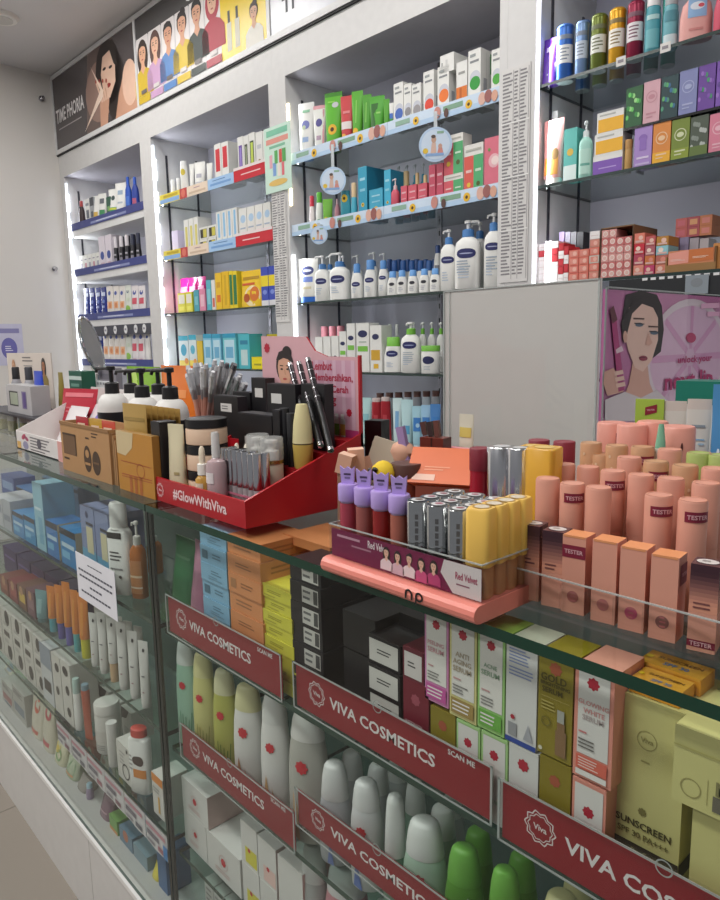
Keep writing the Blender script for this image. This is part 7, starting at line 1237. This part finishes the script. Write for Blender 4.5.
X = onp(403, .72, 1.07); z = V(452, X, .72); b = MB(); b.loft([(z-ZT-.016, .012, .01), (z-ZT, .02, .016), (z-ZT+.01, .016, .013), (z-ZT+.016, .006, .005)], sp, 16); t = MB(); t.loft([(0, .012, .012), (z-ZT-.0155, .011, .011)], m('8a6a5a', .4), 14); thing('sponge_stick', 'rounded peach sponge above the dark-lidded amber jar', 'applicator', [('sponge', b), ('stick', t)], (X, .72, ZT+.0004), group='sponge applicators')
X = onp(407, .655, 1.07); thing('jar', 'amber jar with dark flat lid behind the lip tints', 'jar', jar(.042, V(463, X, .655)-ZT, col=m('7a3a2c', .15, a=.9), lid='5a3a32', lf=.2), (X, .655, ZT+.0004))
A_ = Vector((onp(391, .73, 1.085), .73, V(459, onp(391, .73, 1.085), .73))); B_ = Vector((onp(377, .75, 1.12), .75, V(443, onp(377, .75, 1.12), .75)))
dvv = (B_-A_).normalized(); A0 = A_-dvv*((A_.z-ZT-.006)/dvv.z); b = MB(); b.rod(A0, B_, .0042, m('3a2c28', .4), 10); thing('cosmetic_pencil', 'dark brown pencil leaning across the beige card', 'pencil', [(None, b)])
# holder with gloss tubes and pencils
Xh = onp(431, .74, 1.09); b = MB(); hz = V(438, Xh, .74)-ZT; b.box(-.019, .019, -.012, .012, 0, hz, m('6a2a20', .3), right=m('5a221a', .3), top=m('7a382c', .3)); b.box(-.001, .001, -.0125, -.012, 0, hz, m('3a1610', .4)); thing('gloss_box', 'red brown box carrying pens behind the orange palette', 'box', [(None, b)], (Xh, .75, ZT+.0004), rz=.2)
for k, (px, t, c, n, tl) in enumerate(((424, 422, '5a3a34', 'dark brown', -.25), (430, 422, '3a2a2a', 'almost black', -.2), (436, 421, '6a4038', 'chestnut', -.12))):
    X = onp(px, .75, 1.12); b = MB(); z = V(t, X, .75)-ZT-hz; b.box(-.004, .004, -.003, .003, 0, z, m(c, .4)); thing('gloss_tube', f'{n} flat gloss tube standing on the red brown box', 'lip gloss', [(None, b)], (X+.004, .75, ZT+hz+.001), rot=(0, tl, .2), group='flat gloss tubes')
Xv = onp(416, .73, 1.09); b = MB(); b.box(-.006, .006, -.004, .004, 0, V(425, Xv, .73)-ZT, m('a58ab8', .4)); thing('gloss_tube', 'mauve flat gloss tube leaning left of the red brown box', 'lip gloss', [(None, b)], (Xv+.012, .72, ZT+.001), rot=(0, -.22, .2), group='flat gloss tubes')
# orange palette, tilted, and its neighbours
Xo = onp(440, .665, 1.07); zo = V(486, Xo, .66); b = MB(); b.box(-.042, .042, -.006, .006, 0, .055, m('e2784a', .35), front=m('de7040', .35)); lines(b, ffront(-.006), -.02, .018, .015, .026, 2, m('eea07c'), 1); b.rect(ffront(-.006), -.034, .004, -.004, .013, m('eec4b0'), 1)
thing('palette', 'orange flat palette leaning back behind the silver lip tints', 'palette', [(None, b)], (Xo, .66, zo), rot=(-.75, 0, .45))
b = MB(); b.box(-.04, .04, -.03, .035, 0, zo-ZT-.001, m('8a4a3a', .4)); thing('palette', 'brown flat palette lying under the orange one', 'palette', [(None, b)], (Xo-.002, .69, ZT+.0004), rz=.45)
b = MB(); b.box(-.03, .03, -.006, .006, 0, V(450, onp(455, .77, 1.1), .77)-ZT, m('d98a94', .4)); thing('carton', 'dusky pink carton behind the orange palette', 'carton', [(None, b)], (onp(452, .77, 1.1), .79, ZT+.0004), rz=.1)
b = MB(); b.box(-.02, .02, -.014, .014, 0, .02, m('a5604a', .35)); thing('palette', 'small terracotta palette in front of the orange palette', 'palette', [(None, b)], (onp(412, .625, 1.05), .63, ZT+.0004), rz=.15)
X = onp(462, .80, 1.1); thing('tube', 'slim white tube with yellow stripes before the white panel', 'tube', tube(.027, V(415, X, .80)-ZT, col='e0dcc8', cap='d8d4cc', k=.8, deco=(('r', -.5, .72, .5, .84, 'd9c46a'), ('l', -.3, .1, .3, .5, .12, 'dcc878'), ('e', 0, .4, .2, .2, 'a9b4c4'))), (X, .81, ZT+.0004))
# row of larger lip tints behind
def tall(px, top, Y, label, w, mk, grp=None, name='lip_tint'):
    X = onp(px, Y, 1.09); h = V(top, X, Y)-ZT; thing(name, label, 'lip tint', mk(w, h), (X, Y, ZT+.0004), group=grp, rz=.2)
rj = lambda w, h: stick(w, h, col=m('b52a3c', .12, a=.85), cap='7f2030', cf=.22, deco=(('w', -.3, .3, .3, .6, 2, 'd98a94'),))
svt = lambda w, h: stick(w, h, col='5a4448', cap=CHROME, cf=.7, n=2.4, top='b9b8b8'); yt = lambda w, h: stick(w, h, col=m('dba070', .2, a=.85), cap=m('e8b040', .25, a=.92), cf=.62, n=5, top='d8b868')
tall(480, 448, .66, 'clear red lip tint with dark red cap behind the tray', .026, rj); tall(501, 446.5, .655, 'large silver-capped tint behind the tray, left one', .032, svt, 'large silver tints'); tall(519, 448, .655, 'large silver-capped tint behind the tray, right one', .027, svt, 'large silver tints')
tall(543, 447.5, .65, 'large yellow lip tint behind the tray, in front', .034, yt, 'large yellow tints'); tall(533, 446, .69, 'large yellow lip tint behind the tray, further back', .030, yt, 'large yellow tints')
dr = lambda w, h: stick(w, h, col='7a2634', cap='862a38', cf=.3)
tall(538, 440, .74, 'dark red-topped lip tint left of another behind the yellow ones', .026, dr, 'dark red lip tints'); tall(563, 441.5, .74, 'dark red-topped lip tint right of another behind the yellow ones', .026, dr, 'dark red lip tints')
# ================================================================ white panel and poster at the back of the counter
xa, xb, zp = -.838, -.536, 1.364
p1 = MB(); p1.box(xa, xb, .972, .976, 0, zp-ZT, m('e9e5e0', .12, n=.02)); 
ed = MB(); ed.box(xa, xb, .9705, .9718, 0, zp-ZT, ACRYL)
for q in ((xa, xa+.003, 0, zp-ZT), (xb-.003, xb, 0, zp-ZT), (xa, xb, zp-ZT-.002, zp-ZT)): ed.box(q[0], q[1], .9698, .9705, q[2], q[3], EDGEA)
ed.box(xa+.014, xa+.0155, .9698, .9705, 0, zp-ZT, EDGEA)
thing('white_panel', 'tall blank glossy white panel at the back of the counter', 'panel', [('board', p1), ('clear_cover', ed)], (0, 0, ZT+.0004))
ya, yb_ = .978, 1.47; h = 1.348-ZT; b = MB(); PK = m('d980b8', .3); b.box(-.536, -.532, ya, yb_, 0, h, PK); fr = fside(-.532, ya, 0, .0005); L_ = yb_-ya
b.rect(fr, 0, 0, L_, h*.4, m('dda9cc', .3), 1); b.poly(fr, [(0, 0), (L_, 0), (L_, h*.22), (L_*.3, h*.3), (0, h*.36)], m('c4bcc4', .3), 1.5)
b.ell(fr, L_*.62, h*.66, L_*.34, h*.32, m('e4b8d8', .3), 2, 30); b.ring(fr, L_*.62, h*.66, L_*.34, h*.32, .012, m('e6d2de', .3), 2.5, 36); 
for k in range(8):
    a = 2*PI*k/8; b.line(fr, (L_*.62+.02*math.cos(a), h*.66+.015*math.sin(a)), (L_*.62+L_*.3*math.cos(a), h*.66+h*.28*math.sin(a)), .012, m('dc98c8', .3), 2.7)
# generic close-up face: hair, face, features
def pp(px, py):
    r = CF+CR*((px-360)/FPX)+CU*((450-py)/FPX); t_ = -.5318/r.x; q_ = CAM+r*t_; return q_.y-ya, q_.z-ZT
def ppoly(L, mt, l): b.poly(fr, [pp(x, y) for x, y in L], mt, l)
def pell(cx, cy_, rx_, ry_, mt, l, n=24): b.poly(fr, [pp(cx+rx_*math.cos(2*PI*k_/n), cy_+ry_*math.sin(2*PI*k_/n)) for k_ in range(n)], mt, l)
hr, sk, sk2 = m('2c2426', .35), m('e8c2b4', .35), m('d9a898', .35)
ppoly([(625, 295), (640, 291), (656, 295), (661, 306), (663, 330), (660, 352), (650, 360), (638, 345), (625, 340), (621, 322)], hr, 3.2)
ppoly([(632, 362), (646, 360), (649, 384), (655, 398), (640, 404), (622, 400), (628, 384)], sk2, 3.4); ppoly([(604, 400), (624, 392), (640, 398), (656, 390), (668, 402), (660, 420), (604, 422)], m('d9cfd4'), 3.6)
ppoly([(628, 308), (638, 300), (650, 303), (657, 318), (657, 340), (651, 360), (642, 372), (634, 368), (627, 350), (623, 330)], sk, 3.8)
ppoly([(626, 312), (633, 300), (645, 296), (657, 304), (659, 322), (652, 308), (641, 304), (631, 314), (626, 334), (622, 344), (620, 322)], hr, 4.2)
for ex, ey in ((638, 325), (653, 333)): pell(ex, ey, 4, 2, m('5f6f80'), 4.8); ppoly([(ex-5, ey-2), (ex+5, ey-1), (ex+5, ey-.2), (ex-5, ey-1)], hr, 5); ppoly([(ex-6, ey-7), (ex+5, ey-6.5), (ex+5, ey-5.2), (ex-6, ey-5.4)], m('5a4038'), 5)
ppoly([(647, 333), (651, 343), (648, 346), (644, 345)], sk2, 4.8); pell(642, 358.5, 4.2, 2.6, m('9a3f55'), 5); pell(641, 357.6, 3.4, .6, m('6a2038'), 5.2); pell(624, 337, 2, 6, sk2, 4.4)
pn = m('b0407a', .35); ppoly([(610, 322), (615, 321), (623, 390), (617, 392)], pn, 5.4); ppoly([(608, 310), (612, 306), (616, 320), (611, 324)], m('6a3a44'), 5.6); ppoly([(614, 350), (620, 346), (622, 351), (615, 354)], m('e0c4d0'), 5.8); ppoly([(603, 372), (612, 368), (618, 378), (622, 392), (606, 396), (602, 384)], sk2, 5.2)
for k_ in range(3): ppoly([(612+k_, 372+6*k_), (621+k_, 370+6*k_), (622+k_, 374+6*k_), (613+k_, 376+6*k_)], sk, 6)
mg = m('b02a6a', .4)
def ptxt(cx, cy_, wpx, hpx, st, l=7):
    a_, c_ = pp(cx-wpx/2, cy_+.5), pp(cx+wpx/2, cy_-.5); h1 = pp(cx, cy_-hpx/2)[1]-pp(cx, cy_+hpx/2)[1]; b.txt(fr, (a_[0]+c_[0])/2, pp(cx, cy_)[1], c_[0]-a_[0], st, mg, l, h=h1)
ptxt(693, 360, 34, 9, 'unlock your'); ptxt(687, 382, 48, 22, 'next lip'); ppoly([(700, 304), (718, 303), (718, 308), (700, 309)], m('dfa9c8'), 5); ppoly([(706, 312), (718, 312), (718, 316), (706, 317)], m('dfa9c8'), 5); pell(690, 338, 5, 5, m('b5406a'), 4)
f3 = MB(); f3.box(-.5318, -.5306, ya, yb_, 0, h+.004, ACRYL); f3.box(-.5318, -.5302, ya, ya+.003, 0, h+.004, EDGEA); f3.box(-.5318, -.5302, ya, yb_, h+.002, h+.004, EDGEA)
thing('poster', 'pink poster with a dark-haired woman holding a pink pen', 'poster', [('print', b), ('clear_cover', f3)], (0, 0, ZT+.0004))
# ================================================================ peach lip products in a clear stepped organiser
steps = [(.538, .5745, .002), (.5745, .622, .012), (.622, .655, .018), (.655, .69, .024), (.69, .735, .030), (.735, .80, .036)]
ox0, ox1 = -.392, .16; b = MB()
for k, (a, c, z) in enumerate(steps): b.box(ox0, ox1, a, c-.0006, .0 if k == 0 else 0, z, m('b5a9a4', .2, a=.35) if k else ACRYL)
for xx in (ox0-.0016, ox1): b.box(xx, xx+.0015, .536, .80, 0, .045, ACRYL)
lip_ = MB(); lip_.box(ox0, ox1, .5355, .537, 0, .034, ACRYL); lip_.box(ox0, ox1, .5353, .5372, .034, .0352, EDGEA)
dv2 = MB(); xs_ = [ox0+.0005]
thing('clear_organiser', 'clear stepped organiser full of peach lip products', 'organiser', [('steps', b), ('front_lip', lip_), ('dividers', MB().box(-.3745, -.3735, .5385, .574, .0025, .030, ACRYL).box(-.3515, -.3505, .5385, .574, .0025, .030, ACRYL).box(-.3275, -.3265, .5385, .574, .0025, .030, ACRYL).box(-.3015, -.3005, .5385, .574, .0025, .030, ACRYL).box(-.2765, -.2755, .5385, .574, .0025, .030, ACRYL).box(-.2505, -.2495, .5385, .574, .0025, .030, ACRYL))], (0, 0, ZT+.0004))
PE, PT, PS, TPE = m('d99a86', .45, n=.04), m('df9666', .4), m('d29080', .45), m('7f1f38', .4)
def testertape(b, rx, zc, a0, hw=.9, hh=.0045):
    f = fcurv(rx*1.02, rx*1.02, 0, .0002, a0); b.rect(f, -rx*hw, zc-hh, rx*hw, zc+hh, TPE, 1, nu=8); b.txt(f, 0, zc, rx*hw*1.6, 'TESTER', m('d9a9b0'), 3)
zs = lambda k: ZT+.0008+steps[k][2]
def grad(px, top, label, face='2c1622', c2='8a5a5a'):
    X = onp(px, .556, 1.06); zb = zs(0); h = V(top, X, .556)-zb; w = .0205; b = MB(); q = w/2
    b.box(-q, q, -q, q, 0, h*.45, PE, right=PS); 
    c = MB(); n = 12; ga, gb = (0xdc, 0x9a, 0x82), (0x40, 0x26, 0x30); cols = ['%02x%02x%02x' % tuple(round(ga[j]+(gb[j]-ga[j])*min(1, max(0, (t_/11.-.12)/.72))) for j in range(3)) for t_ in range(12)]
    c.loft([(h*(.452+.548*i/n), q*1.414, q*1.414) for i in range(n+1)], [m(x, .25) for x in cols]+[m('5a4044', .2)], 4, smooth=False)
    c.ell(ftop(h), 0, 0, q*.8, q*.62, m('d6d0cc', .3), 1); lines(c, ftop(h), -q*.4, -q*.2, q*.4, q*.2, 2, m('8a8080'), 2)
    lines(c, ffront(-q), -w*.35, h*.48, w*.3, h*.58, 2, m('7a4a48'), 1)
    if px > 680: b.rect(ffront(-q), -q, h*.05, q, h*.13, TPE, 1); b.txt(ffront(-q), 0, h*.09, w*.8, 'TESTER', m('d9a9b0'), 2)
    thing('lip_tint', label, 'lip tint', [('body', b), ('cap', c, 'cap shading from peach to dark plum')], (X, .556, zb), rz=.18, group='peach tints with dark caps')
grad(533, 523, 'peach lip tint with smoky cap, leftmost in the front row of the organiser'); grad(556.5, 529, 'peach lip tint with dark plum cap, second in the front row of the organiser'); grad(705, 562, 'peach lip tint with dark cap and a tester strip at its foot')
for i, (px, t, tape) in enumerate(((583, 536, 'front'), (613, 541, None), (641, 548, None), (672, 556, 'side'))):
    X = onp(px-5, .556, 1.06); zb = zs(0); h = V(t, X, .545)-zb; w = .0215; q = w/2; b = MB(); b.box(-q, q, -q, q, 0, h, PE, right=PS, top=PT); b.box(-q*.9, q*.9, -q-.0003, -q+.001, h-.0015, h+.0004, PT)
    if tape == 'front': b.rect(ffront(-q), -q, h*.72, q, h*.88, TPE, 1); b.txt(ffront(-q), 0, h*.8, w*.8, 'TESTER', m('d9a9b0'), 2)
    if tape == 'side': b.rect(fside(q), -q*.6, h*.66, q, h*.9, TPE, 1); b.txt(fside(q), q*.2, h*.78, q*1.2, 'TESTER', m('d9a9b0'), 2)
    lines(b, ffront(-q), -w*.1, h*.14, w*.15, h*.3, 3, m('b56a6a'), 1); b.ell(ffront(-q), 0, h*.22, q*.5, q*.5, m(('a8605a', 'b5706a', 'b5506a', '8a5a54')[i]), .8)
    b2 = ('square peach lip carton with tester strip on its front', 'square plain peach lip carton left of another in the front row', 'square plain peach lip carton right of another in the front row', 'square peach lip carton with tester strip on its flank')[i]
    thing('lip_carton', b2, 'carton', [(None, b)], (X, .556, zb), rz=.12, group='square peach lip cartons')
TAN = m('c99a74', .45, n=.12, sc=90); GRN = m('a9b96a', .45); PEC = m('e7a588', .4)
def ptube(px, top, k, col, tape, desc, r=.0118):
    Y = (steps[k][0]+steps[k][1])/2; zb = zs(k); X = onp(px, Y, 1.12); h = V(top, X, Y)-zb
    key = ('ptube', k, round(h, 3), col.name, tape, r)
    if key not in MESHES:
        b = MB(); b.loft([(0, r*.96, r*.96), (.001, r, r), (h*.42, r, r)], col, 24); c = MB(); c.loft([(h*.422, r, r), (h-.002, r, r), (h, r*.93, r*.93)], col, 24); c.ring(ftop(h), 0, 0, r*.9, r*.9, .0012, PEC if col is PE else m('b58a68'), 1)
        if tape: testertape(c, r, h*.87, .75)
        if col is TAN:
            q = random.Random(4)
            for i in range(14): c.ell(fcurv(r*1.01, r*1.01, 0, .0003, q.uniform(-.6, 1.6)), 0, h*q.uniform(.5, .92), .0013, .0017, m('e0c4a4'), 1, 8)
        MESHES[key] = [('body', b.mesh('body')), ('cap', c.mesh('cap'))]
    ob = thing('lipstick', None, 'lipstick', MESHES[key], (X, Y, zb), group='peach lipsticks in the organiser'); pend(ob, desc, f'{("front", "second", "third", "fourth", "fifth", "back")[k]} row of the clear organiser')
P_, T_ = 'plain peach lipstick', 'peach lipstick with maroon tester strip'
for a in ((547.5, 478, 1, PE, 0, P_), (572, 483, 1, PE, 1, T_), (598, 487, 1, PE, 0, P_), (658, 494.5, 1, PE, 1, T_), (692, 500, 1, PE, 1, T_),
          (612, 470.5, 2, PE, 1, T_), (640, 474.5, 2, PE, 0, P_), (669.5, 478, 2, PE, 0, P_), (704.5, 482, 2, PE, 0, P_),
          (564, 464, 3, PE, 0, P_), (587.5, 466.5, 3, PE, 0, P_), (628, 457, 3, PE, 0, P_), (654.5, 461, 3, TAN, 1, 'tan speckled lipstick with maroon tester strip'), (683.5, 465, 3, TAN, 0, 'tan speckled lipstick'), (713, 468, 3, PE, 0, P_),
          (590, 442.5, 4, TAN, 0, 'tan speckled lipstick'), (602, 454, 4, TAN, 0, 'tan speckled lipstick'), (615.5, 445, 4, TAN, 0, 'tan speckled lipstick'), (641, 446.5, 4, TAN, 1, 'tan speckled lipstick with maroon tester strip'), (668, 449, 4, PE, 0, P_), (697, 452.5, 4, GRN, 0, 'pale green lipstick'), (719, 455, 4, GRN, 0, 'pale green lipstick')): ptube(*a)
PJ = m('df8f80', .3, a=.93); PJ2 = m('e09a8a', .4)
for i, (px, t, w, Y) in enumerate(((611.5, 422, .034, .785), (632, 424, .034, .765), (652, 421, .034, .785), (676, 426, .038, .762))):
    X = onp(px, Y, 1.16); zb = zs(5); h = V(t, X, Y)-zb; b = MB(); r = w/2; b.loft([(0, r*.95, r*.95), (.002, r, r), (h*.62, r, r)], PJ, 26); c = MB(); c.loft([(h*.622, r, r), (h-.002, r, r), (h, r*.92, r*.92)], PJ2, 26)
    if i in (0, 2): f = fcurv(r*1.02, r*1.02, 0, .0002, 1.0); c.rect(f, -.004, h*.7, .005, h*.9, TPE, 1, nu=4); c.ell(f, .0005, h*.8, .0018, .003, m('d9a9b0'), 3)
    if i == 3: c.ell(fcurv(r*1.02, r*1.02, 0, .0002, .7), 0, h*.82, .0012, .005, m('5a2a2a'), 1)
    thing('lip_balm_jar', ('rose peach balm jar with dark sticker, at the left end', 'plain rose peach balm jar between two stickered ones', 'rose peach balm jar with dark sticker beside the pale drop bottle', 'wide rose peach balm jar before the white tubes')[i], 'jar', [('body', b), ('lid', c)], (X, Y, zb), group='peach balm jars')
# pale drop bottle, green card, white tubes, blue pouch, teal-lidded box behind the organiser
X = onp(655, .716, 1.14); zb = zs(4); z = V(425, X, .716)-zb; b = MB(); b.loft([(0, .009, .009), (z*.4, .0125, .0105), (z*.65, .011, .009), (z*.8, .0055, .0047), (z*.98, .002, .002)], m('dcdcd2', .2), 18); c = MB(); c.loft([(z*.8, .0056, .0048), (z*.9, .0042, .0038), (z*1.0, .0025, .0025)], m('7fb89a', .25), 16); thing('drop_bottle', 'small white and green drop-shaped bottle between the balm jars', 'bottle', [('body', b), ('top', c, 'green tip')], (X, .726, zb))
def up(px0, px1, top, Y): X0, X1 = onp(px0, Y, 1.16), onp(px1, Y, 1.16); return (X0+X1)/2, X1-X0, V(top, (X0+X1)/2, Y)-ZT
X, w, h = up(632, 658, 400, .83); b = MB(); b.box(-w/2, w/2, -.002, .002, h-.042, h, m('a5c44a', .5)); b.box(-w*.1, w*.1, -.001, .001, 0, h-.042, m('d8d8d0', .4)); b.box(-.015, .015, -.012, .012, 0, .003, m('d8d8d0', .4)); f = ffront(-.002); b.poly(f, [(-w*.15, h-.02), (w*.26, h-.016), (w*.26, h-.006), (-w*.15, h-.01)], m('8a1f34'), 1); b.txt(f, w*.05, h-.013, w*.28, 'TESTER', m('d9a9b0'), 2, rot=.12); lines(b, f, -w*.3, h-.038, w*.3, h-.026, 2, m('4a7a2a'), 1)
thing('shelf_card', 'lime green card with maroon tester strip behind the balm jars', 'card', [(None, b)], (X, .84, ZT+.0004), rz=.3)
for px0, px1, t, dc, n in ((660, 681, 402, (('r', -.3, .78, .3, .8, 'a9a9a4'), ('w', -.35, .35, .3, .6, 3, 'c4c4be')), 'white flat tube with faint grey print behind the balm jars'), (683, 706, 400, (('r', -.3, .78, .3, .8, '8f9aa4'), ('r', -.3, .68, .3, .69, '7fb0d8'), ('e', .15, .65, .15, .05, 'a9c4d8'), ('w', -.35, .3, .3, .55, 3, 'b9c0c4'), ('r', -.3, .2, .2, .22, '8fb4d4')), 'white flat tube with blue print behind the balm jars')):
    X, w, h = up(px0, px1, t, .84); thing('tube', n, 'tube', tube(w, h, k=.5, col='dedad2', cap='d6d2ca', crimp='d8cdc4', deco=dc), (X, .85, ZT+.0004), rz=.35, group='white flat tubes')
X, w, h = up(705, 760, 386, .83); b = pouch(w, h, .03, col='4f8fc4', shine=.3, deco=(('r', -.1, .05, .0, .6, '5f9fd0'), ('t', -.2, .42, .42, 'colla', 'd8e6f0'), ('l', -.4, .5, -.34, .62, .03, 'e6eef4'), ('l', -.34, .62, -.28, .52, .03, 'e6eef4'), ('l', -.28, .52, -.2, .62, .03, 'e6eef4'))); thing('pouch', 'blue collagen pouch at the right picture edge', 'pouch', b, (X, .85, ZT+.0004), rz=.3)
X0, X1 = onp(677, .93, 1.2), onp(677, .93, 1.2)+.16; z = V(381, X0, .93)-ZT; b = MB(); b.box(0, X1-X0, 0, .04, 0, z-.03, m('d8d4d2', .4)); c = MB(); c.box(-.002, X1-X0+.002, -.002, .042, z-.0297, z, m('1f7a68', .35)); thing('lidded_box', 'white box with teal lid standing before the pink poster', 'box', [('body', b), ('lid', c, 'teal lid')], (X0, .932, ZT+.0004))

finish_labels()
